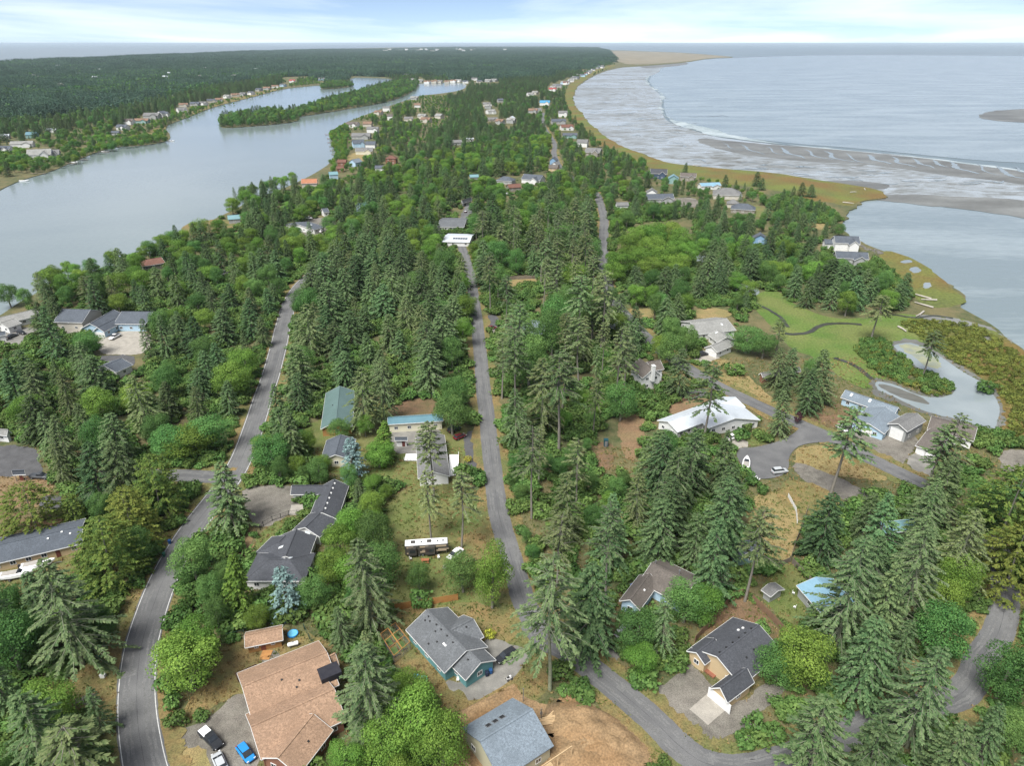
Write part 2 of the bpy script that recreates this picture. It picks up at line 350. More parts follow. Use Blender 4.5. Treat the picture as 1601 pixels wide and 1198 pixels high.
MUD = [(880,128),(905,120),(935,108),(968,100),(1010,97),(1060,94),(1078,97),(1070,101),(1040,104),(1031,107),(1032,112),(1012,120),(1008,124),(1018,136),(1033,147),(1035,156),(1034,172),(1040,186),(1055,194),(1085,203),(1117,213),(1180,221),(1234,227),(1334,234),(1434,244),(1534,257),(1640,272),
       (1640,340),(1560,332),(1500,322),(1440,312),(1401,308),(1330,302),(1200,285),(1000,260),(900,210),(880,160)]
poly_world(px_world(MUD), 'tidal_flat', -0.62, M_mud)
poly_world(px_world([(1020,112),(1060,96),(1110,92),(1180,88.5),(1300,85),(1640,87),(1900,87),(1900,400),(1640,345),(1640,255),(1534,250),(1434,240),(1334,230),(1234,223),(1117,209),(1085,199),(1055,190),(1044,184),(1038,170),(1038,152),(1014,128),(1018,120)]), 'shallows', -0.72, M_shallow)
poly_world(px_world([(1300,300),(1400,300),(1500,315),(1640,330),(1900,380),(2000,700),(1700,600),(1601,560),(1480,480),(1380,410),(1300,370)]), 'shallows', -0.75, M_shallow)
M_foam = pm('surf_foam', lin(.36,.41,.42), lin(.25,.30,.31), .03, lo=.4, hi=.6, rough=.5, grain=.12, grain_scale=.3)
for z_, am, off in ((-.56, 3.2, 0),):
    ed = [(1033,106),(1012,120),(1008,124),(1018,136),(1033,147),(1035,156),(1034,172),(1040,186),(1055,194),(1085,203),(1117,213),(1180,221),(1234,227),(1334,234),(1434,244),(1534,257),(1640,272)]
    wd = [.3,.8,.9,1.2,1.4,1.2,1.5,3.2,5.5,6.5,6.0,3.2,1.6,.9,.8,.7,.6]
    poly_world(rough_edge(px_world(ed + [(x+w*1.3, y-w) for (x, y), w in zip(ed[::-1], wd[::-1])], 1), am, 9, 4), 'surf', z_, M_foam)
for i, b in enumerate([[(1340,303),(1384,303),(1450,303),(1530,307),(1640,316),(1640,345),(1560,333),(1480,322),(1420,317),(1380,312)], [(1090,213),(1130,218),(1180,224),(1240,229),(1300,233),(1370,240),(1440,246),(1530,258),(1640,273),(1640,290),(1560,280),(1480,272),(1410,263),(1360,256),(1290,253),(1220,247),(1150,238),(1100,226)],
                    [(1528,181),(1540,174),(1570,170.5),(1640,168),(1640,193),(1590,190),(1550,187)], [(1000,99),(1050,96.5),(1080,97.5),(1068,101.5),(1032,105),(1000,106)], [(1250,283),(1330,281),(1400,287),(1390,296),(1320,293)]]):
    poly_world(rough_edge(px_world(b, 2), 2.2, 8, i), 'mud_bank', -0.58 + .03*(i % 3), M_mudbar)
# channels of bright water winding across the mud bank
M_channel = water_mat('channel_water', lin(.20,.235,.24), .25, .05, .3)
rr_ = random.Random(5)
def channel(pts, w, z):
    ln = catmull([tuple(P(*q)[:2]) for q in pts], 7); mb = MB(); n = len(ln)
    for i, q in enumerate(ln):
        a = ln[max(i-1, 0)]; b = ln[min(i+1, n-1)]; d = Vector((b[0]-a[0], b[1]-a[1])).normalized(); k = w*(.15+.85*math.sin(math.pi*(i+.5)/n)**.8)*rr_.uniform(.6, 1.3)
        mb.v += [(q[0]+d.y*k, q[1]-d.x*k, z), (q[0]-d.y*k, q[1]+d.x*k, z)]
    for i in range(n-1): mb.f.append((2*i, 2*i+1, 2*i+3, 2*i+2)); mb.m.append(0)
    o = mb.build('tidal_channel', M_channel)
    if o.data.polygons[0].normal.z < 0: o.data.flip_normals()
    tag(o, kind='structure')
for k in range(15):
    x = 1128 + k*33 + rr_.uniform(-6, 6); y = 222 + (x-1128)*.082; s = .7+.03*k
    q = rr_.uniform(.6, 1.25); channel([(x, y), (x+rr_.uniform(5, 11)*s*q, y+4*s*q), (x+rr_.uniform(9, 15)*s*q, y+10*s*q), (x+rr_.uniform(20, 32)*s*q, y+14*s*q), (x+rr_.uniform(36, 60)*s*q, y+18*s*q)], rr_.uniform(.8, 3.4), -.46)
for k in range(46):
    x = rr_.uniform(905, 1120); y = rr_.uniform(150, 245) if x > 960 else rr_.uniform(125, 200)
    if y > 190+(x-905)*.26: continue
    L = rr_.uniform(8, 34); channel([(x, y), (x+L*.3, y+rr_.uniform(-1, 1.5)), (x+L*.7, y+rr_.uniform(-1, 1)), (x+L, y+rr_.uniform(-2, 2))], rr_.uniform(.8, 2.6), -.455+k*.0005)
for k in range(40):
    x = rr_.uniform(1080, 1600); y = 250 + (x-1080)*.075 + rr_.uniform(-6, 14); L = rr_.uniform(10, 40)
    channel([(x, y), (x+L*.3, y+rr_.uniform(-1, 1.5)), (x+L*.7, y+rr_.uniform(-1, 2)), (x+L, y+rr_.uniform(-2, 3))], rr_.uniform(.6, 2.4), -.43+k*.0005)

# salt marsh fringe, green meadow, ponds, creeks
patch('salt_marsh', [(968,101),(935,112),(905,130),(896,147),(898,165),(915,184),(935,204),(960,222),(985,233),(1028,252),(1068,258),(1134,264),(1217,271),(1267,280),(1354,291),(1384,299),(1384,309),(1352,311),(1327,322),(1300,316),(1260,312),(1230,300),(1180,293),(1120,285),(1050,272),(1010,262),(970,248),(930,224),(905,196),(885,175),(880,150),(890,130),(920,112),(955,100)], M_marsh, amp=1.2, step=7)
patch('salt_marsh', [(1376,390),(1413,398),(1453,421),(1494,452),(1516,470),(1480,480),(1440,478),(1425,455),(1395,432),(1378,410)], M_marsh, amp=.8, step=4)
patch('salt_marsh', [(1395,500),(1450,490),(1530,502),(1601,548),(1640,580),(1640,720),(1560,680),(1540,600),(1470,545),(1420,525)], M_marsh, amp=.8, step=4)
patch('tidal_mud', [(1404,497),(1440,492),(1490,496),(1535,506),(1570,524),(1610,552),(1650,590),(1640,600),(1590,560),(1545,528),(1500,512),(1450,502)], M_mudbar, amp=.9)
patch('salt_marsh', [(1500,512),(1540,508),(1575,530),(1603,552),(1596,556),(1560,532),(1525,518)], M_marsh, amp=.6)
for q_ in ([(1420,420),(1432,416),(1442,424),(1430,428)], [(1442,443),(1452,441),(1457,449),(1447,452)], [(1406,408),(1420,405),(1428,410),(1414,413)]): patch('marsh_pool', q_, M_pond, amp=.3, block=False)
patch('meadow', [(1175,462),(1215,450),(1245,478),(1290,498),(1350,500),(1400,488),(1450,495),(1470,520),(1430,540),(1400,560),(1372,600),(1350,610),(1310,590),(1282,565),(1240,545),(1222,525),(1200,500),(1180,480)], M_green, amp=.6, step=4)
patch('pond_margin', [(1384,534),(1428,528),(1474,553),(1507,577),(1541,594),(1573,630),(1569,670),(1546,682),(1498,662),(1448,651),(1396,627),(1360,612),(1358,590),(1401,597),(1434,612),(1466,619),(1488,612),(1482,602),(1455,592),(1424,576),(1396,552)], M_mudbar, amp=.6)
patch('pond', [(1391,538),(1428,534),(1468,556),(1501,580),(1535,597),(1565,632),(1561,665),(1545,675),(1501,656),(1451,646),(1401,622),(1367,608),(1366,594),(1401,601),(1434,617),(1468,625),(1495,618),(1491,601),(1460,588),(1430,572),(1402,548)], M_pond, amp=.3, step=3)
M_algae = pm('pond_scum', lin(.27,.28,.17), lin(.20,.22,.18), .25, rough=.6, grain=.1)
patch('pond_scum', [(1396,540),(1428,537),(1466,558),(1480,570),(1466,578),(1440,568),(1410,550)], M_algae, amp=.9, step=1.5)
patch('mudflat', [(1372,598),(1405,606),(1440,622),(1455,634),(1420,626),(1385,612)], M_mudbar, amp=.3, step=3)
patch('pond', [(1144,446),(1165,443),(1184,450),(1187,460),(1170,464),(1150,458)], M_pond, amp=.3, step=3)
patch('pond', [(1080,402),(1100,397),(1112,405),(1108,416),(1088,416)], M_pond, amp=.3, step=3)
M_creek = pm('creek_bed', lin(.03,.035,.025), lin(.06,.06,.05), .3, rough=.4)
for c, w in (([(1177,472),(1200,484),(1221,497),(1232,512)], .8), ([(1227,522),(1245,523),(1264,520),(1278,512),(1294,507),(1320,506),(1347,508)], 1.1), ([(1385,492),(1401,493),(1430,497),(1460,494),(1490,498)], .8), ([(1304,560),(1325,567),(1344,577),(1364,594)], 1.0)):
    tag(ribbon('creek', catmull([tuple(P(*q)[:2]) for q in c], 8), -w, w, .15, M_creek, jit=.15), kind='structure')
patch('sand_spit', [(950,78.3),(1015,80.3),(1060,81.8),(1120,86.2),(1150,89.2),(1108,90),(1075,95.5),(1030,99),(985,101),(966,96),(955,86)], M_sand, amp=0, block=False)

# roads
R1 = road('winding_road', [(235,1230),(225,1190),(216,1132),(214,1082),(218,1032),(225,996),(240,948),(257,905),(277,866),(303,825),(335,783),(362,747),(383,706),(401,655),(413,617),(424,585),(436,540),(444,505),(454,472),(472,444),(500,420)], 6.9, lines=True, verge=3.0)
R2 = road('straight_road', [(850,1004),(832,968),(818,938),(806,898),(796,862),(779,800),(769,720),(762,660),(755,600),(750,545),(744,490),(736,436),(728,404),(721,384)], 5.2, verge=2.4)
R3 = road('lane_road', [(832,975),(852,1000),(895,1024),(948,1066),(1015,1122),(1062,1168),(1105,1196),(1160,1204),(1240,1186),(1330,1146),(1400,1117),(1458,1104),(1500,1088),(1522,1062),(1534,1030),(1560,992),(1570,950),(1571,912),(1563,872),(1548,838)], 5.6, verge=2.6)
R5 = road('upper_road', [(849,176),(849,190),(853,203),(862,216),(868,228),(866,240),(876,262),(905,286),(931,302),(938,318),(944,338),(944,366),(943,400),(945,430),(958,466),(985,502),(1030,546),(1075,576),(1120,603),(1200,641),(1262,669),(1310,690),(1356,716),(1410,742),(1450,762),(1480,778)], 6.0, verge=2.6)
road('side_road', [(364,746),(330,747),(300,745),(262,744),(235,744)], 6.0, verge=1.5)
patch('cul_de_sac', [(1157,700),(1177,702),(1214,692),(1240,680),(1256,664),(1290,676),(1312,690),(1290,692),(1262,694),(1244,701),(1232,716),(1234,734),(1222,746),(1195,751),(1172,748),(1160,730),(1150,712)], M_asphalt, amp=.05, step=2, z=.2)
# yards, drives, bare ground
patch('gravel_drive', [(243,1140),(290,1134),(330,1110),(374,1080),(410,1090),(420,1140),(408,1192),(420,1240),(262,1240),(252,1190)], M_gravel)
patch('dry_mound', [(263,1188),(290,1166),(318,1164),(334,1184),(338,1215),(300,1225),(268,1215)], M_straw)
patch('back_yard', [(338,1012),(385,992),(450,982),(490,990),(530,1010),(560,1050),(540,1080),(420,1100),(376,1085),(330,1110),(290,1128),(262,1128),(300,1090),(325,1055)], M_dry)
patch('roadside_grass', [(60,1075),(110,1050),(150,1030),(180,975),(215,915),(245,880),(280,830),(315,775),(330,765),(305,800),(270,862),(238,915),(205,985),(190,1040),(185,1090),(182,1140),(165,1150),(150,1110),(100,1100)], M_dry)
patch('small_drive', [(122,1094),(158,1082),(188,1058),(194,1088),(160,1096),(126,1104)], M_gravel)
patch('gravel_patch', [(405,1020),(432,1016),(438,1030),(424,1046),(412,1040)], M_gravel, amp=.1)
patch('front_yard', [(600,960),(700,925),(780,950),(820,960),(838,990),(860,1060),(850,1110),(800,1090),(740,1110),(690,1120),(640,1060),(590,1010)], M_dry)
patch('concrete_drive', [(694,1062),(724,1070),(760,1040),(752,1000),(783,1000),(800,1012),(836,1008),(842,1020),(820,1034),(817,1044),(797,1067),(736,1102),(722,1076),(707,1084)], M_concrete, smooth=1, amp=.04)
patch('rv_yard', [(600,770),(690,752),(745,760),(768,820),(778,862),(795,905),(800,945),(720,945),(620,955),(590,900),(596,830)], M_lawn)
patch('dirt_track', [(712,842),(768,818),(778,850),(740,880),(705,885),(700,868)], M_dry)
patch('building_site', [(705,1150),(722,1130),(800,1083),(850,1105),(905,1098),(960,1122),(1000,1155),(1020,1200),(1010,1250),(700,1250)], M_dirt, amp=.5)
patch('front_lot', [(1000,1085),(1060,1058),(1075,1030),(1100,1060),(1145,1108),(1210,1060),(1235,1075),(1190,1130),(1130,1160),(1090,1150),(1040,1115)], M_gravel)
patch('concrete_apron', [(1110,1081),(1078,1110),(1107,1135),(1143,1104)], M_concrete_light, smooth=0, amp=.03)
patch('back_yard', [(1130,948),(1145,930),(1176,933),(1230,990),(1222,1010),(1190,980),(1146,968),(1090,1005),(1080,995)], M_brown)
patch('old_slab', [(936,1022),(952,1004),(975,1018),(966,1036),(952,1040)], M_concrete, amp=.3)
patch('yard', [(960,945),(1000,905),(1010,960),(985,1000),(950,1010),(935,985)], M_brown)
patch('weedy_yard', [(1190,915),(1212,880),(1236,874),(1260,905),(1252,935),(1275,985),(1240,985),(1200,945)], M_lawn)
patch('fenced_yard', [(1165,780),(1215,765),(1255,775),(1252,830),(1236,876),(1205,888),(1180,850),(1168,820)], M_straw)
patch('gravel_court', [(375,764),(420,757),(456,756),(470,770),(466,790),(452,800),(432,815),(408,828),(392,826),(384,800)], M_gravel)
patch('concrete_pad', [(452,806),(456,790),(486,788),(482,806)], M_concrete_light, smooth=0, amp=.03)
patch('garden_bed', [(395,842),(430,815),(470,808),(455,825),(430,850),(420,868),(392,872)], M_lawn)
patch('brick_path', [(376,862),(392,828),(402,830),(390,866),(380,890),(370,890)], M_redbark)
patch('mid_yard', [(480,660),(600,625),(730,640),(740,755),(600,765),(500,740),(478,700)], M_lawn)
patch('bare_yard', [(605,632),(660,622),(690,632),(690,650),(610,652)], M_brown)
patch('parking', [(725,676),(750,672),(760,742),(738,746),(726,715)], M_asphalt_dark, smooth=1, amp=.1)
patch('courtyard', [(605,668),(690,668),(690,700),(640,712),(612,706)], M_concrete)
patch('left_yard', [(-60,745),(60,742),(95,768),(90,785),(40,795),(-60,795)], M_redbark)
patch('left_drive', [(-60,705),(30,695),(60,705),(75,735),(50,745),(-60,745)], M_asphalt_dark)
patch('left_drive', [(60,778),(100,775),(95,800),(70,800)], M_asphalt_dark)
patch('left_yard', [(60,800),(110,815),(80,835),(20,850),(-60,860),(-60,800)], M_brown)
patch('left_yard', [(-60,880),(110,860),(120,900),(60,930),(-60,945)], M_dry)
patch('courtyard', [(150,545),(165,520),(240,515),(232,550),(212,556),(160,555)], M_concrete_light)
patch('asphalt_court', [(150,556),(212,556),(210,575),(160,575)], M_asphalt_dark)
patch('courtyard', [(-20,530),(20,515),(60,510),(55,535),(0,545)], M_concrete)
patch('concrete_pad', [(92,518),(125,512),(140,522),(100,528)], M_concrete_light)
patch('gravel_court', [(455,372),(470,345),(515,338),(530,352),(505,375)], M_gravel)
patch('driveway', [(700,366),(742,370),(740,383),(733,402),(716,402),(712,384),(698,380)], M_concrete_light)
patch('driveway', [(716,345),(728,320),(740,320),(735,350)], M_asphalt)
patch('parking', [(754,494),(780,492),(780,514),(756,516)], M_asphalt_dark, amp=.1)
patch('concrete_pad', [(755,516),(774,515),(772,522),(757,523)], M_concrete_light, smooth=0, amp=.05)
patch('straw_field', [(770,441),(780,433),(842,431),(845,444),(780,450)], M_straw)
patch('straw_field', [(1078,488),(1110,480),(1145,484),(1145,497),(1085,500)], M_straw)
patch('straw_field', [(965,485),(1020,480),(1030,500),(985,505)], M_straw)
patch('front_yard', [(1040,585),(1080,582),(1100,605),(1050,618),(1042,605)], M_lawn)
patch('driveway', [(1060,618),(1100,608),(1112,616),(1068,632)], M_asphalt)
patch('concrete_pad', [(1085,562),(1100,548),(1126,560),(1100,570)], M_concrete_light, smooth=0, amp=.05)
patch('dry_yard', [(1100,565),(1140,560),(1180,600),(1200,615),(1235,640),(1190,630),(1130,598)], M_straw)
patch('dry_yard', [(1040,632),(1110,622),(1180,650),(1180,662),(1100,640),(1045,650)], M_redbark)
patch('bare_yard', [(962,658),(985,640),(1010,655),(1003,722),(978,726)], M_redbark)
patch('bare_yard', [(905,700),(960,690),(968,728),(930,742),(900,730)], M_brown, block=False)
patch('front_yard', [(1160,680),(1185,668),(1215,676),(1212,690),(1180,698),(1165,692)], M_lawn)
patch('driveway', [(1120,690),(1148,682),(1180,697),(1155,703),(1130,700)], M_concrete_light)
patch('bare_yard', [(1245,655),(1275,632),(1310,630),(1335,645),(1330,665),(1300,678),(1262,664)], M_brown)
patch('gravel_lot', [(1300,676),(1330,662),(1360,672),(1400,678),(1440,682),(1425,712),(1405,728),(1365,712),(1330,694)], M_gravel)
patch('concrete_drive', [(1410,724),(1432,704),(1468,716),(1460,738),(1450,752)], M_concrete)
patch('traffic_island', [(1240,706),(1262,698),(1300,698),(1340,718),(1390,744),(1395,756),(1340,748),(1300,742),(1270,735),(1238,728)], M_straw)
patch('gravel_track', [(1236,722),(1300,738),(1350,765),(1360,790),(1300,780),(1250,748)], M_gravel)
patch('dry_field', [(1215,752),(1260,750),(1310,775),(1320,800),(1270,812),(1220,790)], M_dry)
patch('gravel_lot', [(1555,708),(1601,700),(1640,720),(1640,760),(1570,745)], M_gravel)
patch('dirt_path', [(1345,1050),(1370,1060),(1404,1100),(1385,1115),(1360,1095)], M_brown)
patch('dry_field', [(1340,1040),(1420,1020),(1450,1045),(1400,1075),(1350,1065)], M_straw)
patch('lagoon_bank', [(186,222),(215,212),(250,198),(262,196),(256,206),(225,222)], M_dry, amp=.6, block=False)
patch('lagoon_bank', [(290,178),(330,163),(360,150),(420,140),(440,136),(440,139),(400,150),(334,166.5),(300,180)], M_dry, amp=.6, block=False)
patch('shore_lawn', [(540,240),(585,236),(590,250),(545,255)], M_straw)
patch('shore_lawn', [(1255,350),(1290,340),(1310,352),(1275,362)], M_straw)
patch('shore_lawn', [(1150,318),(1190,322),(1240,345),(1180,342)], M_lawn)
patch('shore_lawn', [(280,352),(345,340),(380,352),(330,372),(290,372)], M_dry)
patch('drive_court', [(1045,310),(1090,308),(1095,325),(1060,325)], M_gravel)
patch('lake_court', [(330,425),(360,420),(365,438),(340,440)], M_asphalt_dark)
# ---------------------------------------------------------------- building materials
def roofmat(name, c, var=.25, metal=False):
    d = lin(*(q*(1-var) for q in c[:3])); e = lin(*(min(1, q*(1+var)) for q in c[:3]))
    if metal:
        m = pm(name, c, lin(*(q*.9 for q in c[:3])), .3, rough=.42, grain=.06, grain_scale=2, spec=.5); return m
    return pm(name, d, e, 2.6, rough=.9, detail=6, lo=.3, hi=.7, c3=lin(*(q*.8 for q in c[:3])), scale2=.3, amt2=.7, grain=.28, grain_scale=9)
RF = dict(tan=roofmat('tan_shingle', lin(.29,.19,.125), .3), grey=roofmat('grey_shingle', lin(.12,.128,.135)), dark=roofmat('dark_shingle', lin(.065,.069,.078)), bluegrey=roofmat('blue_grey_shingle', lin(.17,.205,.235)),
    slate=roofmat('slate_shingle', lin(.085,.098,.115)), brown=roofmat('brown_shingle', lin(.12,.105,.092)), pale=roofmat('pale_shingle', lin(.24,.24,.225)), redbrown=roofmat('red_brown_shingle', lin(.15,.075,.055)),
    green=roofmat('green_metal', lin(.105,.165,.155), metal=True), teal=roofmat('teal_metal', lin(.10,.20,.24), metal=True), sky=roofmat('sky_blue_metal', lin(.19,.33,.42), metal=True), white=roofmat('white_metal', lin(.5,.54,.57), metal=True),
    aqua=roofmat('aqua_metal', lin(.15,.27,.29), metal=True), red=roofmat('red_metal', lin(.3,.06,.05), metal=True), orange=roofmat('orange_tile', lin(.36,.16,.09)), blue=roofmat('blue_metal', lin(.06,.24,.40), metal=True), mid=roofmat('mid_grey_shingle', lin(.16,.16,.155)), terra=roofmat('terracotta_shingle', lin(.2,.13,.09)))
def wallmat(name, c): return pm('siding_'+name, c, lin(*(q*.9 for q in c[:3])), 1.5, rough=.75, stretch=(.4, .4, 9), grain=.06, grain_scale=3)
WL = dict(white=wallmat('white', lin(.72,.72,.70)), teal=wallmat('teal', lin(.12,.28,.29)), tan=wallmat('tan', lin(.52,.40,.24)), beige=wallmat('beige', lin(.50,.47,.40)), cream=wallmat('cream', lin(.62,.59,.45)), brick=wallmat('brick', lin(.24,.115,.075)),
    blue=wallmat('blue', lin(.22,.36,.52)), paleblue=wallmat('pale_blue', lin(.40,.55,.66)), grey=wallmat('grey', lin(.33,.34,.33)), darkblue=wallmat('dark_blue', lin(.06,.09,.14)), wood=wallmat('cedar', lin(.36,.19,.07)), dark=wallmat('dark', lin(.06,.05,.045)), osb=wallmat('sheathing', lin(.42,.40,.28)), taupe=wallmat('taupe', lin(.26,.24,.2)), green=wallmat('sea_green', lin(.22,.36,.34)))
M_white = pm('white_trim', lin(.78,.78,.76), lin(.68,.68,.66), 1.5, rough=.5)
M_glass = pm('window_glass', lin(.02,.025,.03), lin(.04,.05,.06), .6, rough=.08, spec=.6)
M_door = pm('garage_white', lin(.74,.74,.72), lin(.66,.66,.64), 1, rough=.5)
M_wood = pm('cedar_wood', lin(.42,.21,.07), lin(.33,.16,.055), 1.2, rough=.8, grain=.15)
M_woodgrey = pm('weathered_wood', lin(.20,.17,.135), lin(.14,.12,.095), 1.0, rough=.85, grain=.2)
M_fencebrown = pm('brown_fence_wood', lin(.23,.145,.09), lin(.17,.11,.07), 1.0, rough=.85, grain=.15)
M_metal = pm('grey_metal', lin(.3,.31,.32), lin(.24,.25,.26), 1, rough=.4, metal=.5)
M_black = pm('black_plastic', lin(.02,.02,.022), lin(.035,.035,.035), 1, rough=.5)
_wm = {}
def window_mesh(w, h):
    k = (round(w, 1), round(h, 1))
    if k not in _wm:
        f = MB(); b = .09
        f.box(-w/2, 0, 0, w/2, .07, b).box(-w/2, 0, h-b, w/2, .07, h).box(-w/2, 0, b, -w/2+b, .07, h-b).box(w/2-b, 0, b, w/2, .07, h-b).box(-.03, .012, b, .03, .06, h-b)
        g = MB(); g.box(-w/2+b, -.01, b, w/2-b, .03, h-b)
        _wm[k] = (f.mesh('window', M_white), g.mesh('pane', M_glass))
    return _wm[k]
_gm = {}
def garage_mesh(w, h, m):
    k = (round(w, 1), round(h, 1), m.name)
    if k not in _gm:
        f = MB(); n = 4; s = h/n
        for i in range(n): f.box(-w/2, 0, i*s+.015, w/2, .06, (i+1)*s-.015)
        f.box(-w/2, -.02, 0, w/2, .03, h)
        t = MB(); t.box(-w/2-.14, 0, 0, -w/2, .1, h+.14).box(w/2, 0, 0, w/2+.14, .1, h+.14).box(-w/2, 0, h, w/2, .1, h+.14)
        _gm[k] = (f.mesh('garage_door', m), t.mesh('trim', M_white))
    return _gm[k]
_dm = {}
def door_mesh(m):
    if m.name not in _dm:
        f = MB(); f.box(-.45, 0, 0, .45, .06, 2.05).box(-.3, .06, .25, .3, .08, .95).box(-.3, .06, 1.15, .3, .08, 1.85)
        k = MB(); k.box(.3, .06, .98, .38, .13, 1.06); _dm[m.name] = (f.mesh('door', m), k.mesh('handle', M_metal))
    return _dm[m.name]
M_doordark = pm('door_paint', lin(.16,.05,.04), lin(.12,.04,.03), 1, rough=.5)
ROOFS = []
class Wing: pass
def wing(r0, r1, e, ze=2.8, zr=4.8, hip=False, over=.45, hip0=None, hip1=None):
    """ridge ends r0, r1 (pixels, at height zr) and a point e on one eave (pixel, at height ze)"""
    a = P(*r0, zr); b = P(*r1, zr); c = P(*e, ze); w = Wing()
    ax = (b - a); ax.z = 0; w.L = ax.length; ax.normalize(); n = Vector((-ax.y, ax.x, 0))
    w.s = 1 if (c - a).dot(n) > 0 else -1; w.hw = abs((c - a).dot(n)); w.n = n; w.ax = ax
    w.ze = ze; w.zr = zr; w.over = over; w.a = Vector((a.x, a.y, 0)); w.b = Vector((b.x, b.y, 0))
    w.h0 = hip if hip0 is None else hip0; w.h1 = hip if hip1 is None else hip1
    if w.h0: w.a0 = w.a - ax*w.hw*.95
    else: w.a0 = w.a.copy()
    if w.h1: w.b0 = w.b + ax*w.hw*.95
    else: w.b0 = w.b.copy()
    return w
def wing_m(cx, cy, L, W, rz, ze, zr, hip=False, over=.4):
    w = Wing(); w.ax = Vector((math.cos(rz), math.sin(rz), 0)); w.n = Vector((-w.ax.y, w.ax.x, 0)); w.s = 1; w.hw = W/2; w.ze = ze; w.zr = zr; w.over = over
    c = Vector((cx, cy, 0)); w.a0 = c - w.ax*L/2; w.b0 = c + w.ax*L/2; w.h0 = w.h1 = hip
    k = min(W*.475, L*.45) if hip else 0; w.a = w.a0 + w.ax*k; w.b = w.b0 - w.ax*k; w.L = (w.b-w.a).length; return w
def inside(w, p, grow=0.0):
    d = p - w.a0; u = d.dot(w.ax); v = d.dot(w.n); L = (w.b0 - w.a0).length
    return w.over-grow < u < L-w.over+grow and abs(v) < w.hw-w.over+grow
def roof_z(w, v): return w.zr - (w.zr - w.ze)*abs(v)/w.hw
def house(name, label, cat, wings, roof='grey', wall='white', win=True, doors=(), garages=(), group=None, fascia=True, winsize=(1.2, 1.1), gap=3.4, skip_walls=(), winmax=99, storeys=1, panes=True, roofs=None, walls=None):
    cen = sum(((w.a0 + w.b0)*.5 for w in wings), Vector())/len(wings); cen.z = 0
    root = empty(name, cen); tag(root, label, cat, group); root_w = []
    for i, w in enumerate(wings):
        rm = RF[roofs[i] if roofs else roof]; wm = WL[walls[i] if walls else wall]
        j = .017*i; ze, zr = w.ze + j, w.zr + j; n, ax, hw = w.n, w.ax, w.hw; t = .2
        up = Vector((0, 0, 1))
        eL0 = w.a0 + n*hw - cen; eR0 = w.a0 - n*hw - cen; eL1 = w.b0 + n*hw - cen; eR1 = w.b0 - n*hw - cen; r0 = w.a - cen; r1 = w.b - cen
        T = [eL0+up*ze, eL1+up*ze, r0+up*zr, r1+up*zr, eR0+up*ze, eR1+up*ze]; B = [q - up*t for q in T]
        mb = MB(); F_ = [(0,2,3,1)[::-1] if False else (0,1,3,2)[::-1], (4,5,3,2)]
        mb.add(T + B, [(1,0,2,3), (4,5,3,2), (6,7,9,8), (11,10,8,9), (0,1,7,6), (5,4,10,11), (0,6,8,2), (2,8,10,4), (7,1,3,9), (9,3,5,11)] + ([(2,0,4)] if w.h0 else []) + ([(1,3,5)] if w.h1 else []))
        ro = mb.build('roof', rm, root)
        bm = bmesh.new(); bm.from_mesh(ro.data); bmesh.ops.recalc_face_normals(bm, faces=bm.faces); bm.to_mesh(ro.data); bm.free()
        rc = MB(); rc.bar(r0+up*(zr+.02), r1+up*(zr+.02), .32, .08)
        if w.h0: rc.bar(r0+up*zr, T[0], .22, .07).bar(r0+up*zr, T[4], .22, .07)
        if w.h1: rc.bar(r1+up*zr, T[1], .22, .07).bar(r1+up*zr, T[5], .22, .07)
        rc.build('ridge_cap', rm, ro)
        if fascia:
            fb = MB(); d = up*.11
            fb.bar(T[0]+n*.04-d, T[1]+n*.04-d, .05, .2).bar(T[4]-n*.04-d, T[5]-n*.04-d, .05, .2)
            if not w.h0: fb.bar(T[0]-ax*.04-d, T[2]-ax*.04-d, .05, .2).bar(T[4]-ax*.04-d, T[2]-ax*.04-d, .05, .2)
            if not w.h1: fb.bar(T[1]+ax*.04-d, T[3]+ax*.04-d, .05, .2).bar(T[5]+ax*.04-d, T[3]+ax*.04-d, .05, .2)
            fb.build('fascia', M_white, ro)
        # walls
        o = w.over; A = w.a0 + ax*o - cen; Bq = w.b0 - ax*o - cen; h2 = hw - o; zt = roof_z(w, h2) + j - t - .01
        if w.h0 or w.h1: zt = ze - .03
        V = [A+n*h2, Bq+n*h2, Bq-n*h2, A-n*h2]; zp = zr - t - .02
        mb = MB(); vb = [q + up*(-.05) for q in V]; vt = [q + up*zt for q in V]
        mb.add(vb + vt, [(0,1,5,4)[::-1], (1,2,6,5)[::-1], (2,3,7,6)[::-1], (3,0,4,7)[::-1], (4,5,6,7)[::-1]])
        if not w.h0: mb.add([V[0]+up*zt, V[3]+up*zt, A+up*zp], [(0,1,2)])
        if not w.h1: mb.add([V[1]+up*zt, V[2]+up*zt, Bq+up*zp], [(0,2,1)])
        mb.build('wall', wm, root)
        w.V = [q + cen for q in V]; w.zt = zt; ROOFS.append(np.array([tuple(q[:2]) for q in w.V]))
        FOOT.append([tuple(q[:2]) for q in (w.a0+n*hw+n, w.b0+n*hw+n, w.b0-n*hw-n, w.a0-n*hw-n)])
    # openings
    used = {}
    def on_wall(i, side, u):
        w = wings[i]; V = w.V
        p, q, nn = {'L': (V[0], V[1], w.n), 'R': (V[3], V[2], -w.n), '0': (V[0], V[3], -w.ax), '1': (V[1], V[2], w.ax)}[side]
        if side == 'E': pass
        return p.lerp(q, u), nn, (q-p).length
    def sidename(i, side):
        if side in 'EF':
            s = wings[i].s; return ('L' if s > 0 else 'R') if side == 'E' else ('R' if s > 0 else 'L')
        return side
    def place(me, pt, nn, z, nm):
        rz = math.atan2(nn.y, nn.x) - math.pi/2
        return obj(nm, me, root, (pt.x-cen.x+nn.x*.012, pt.y-cen.y+nn.y*.012, z), (0, 0, rz))
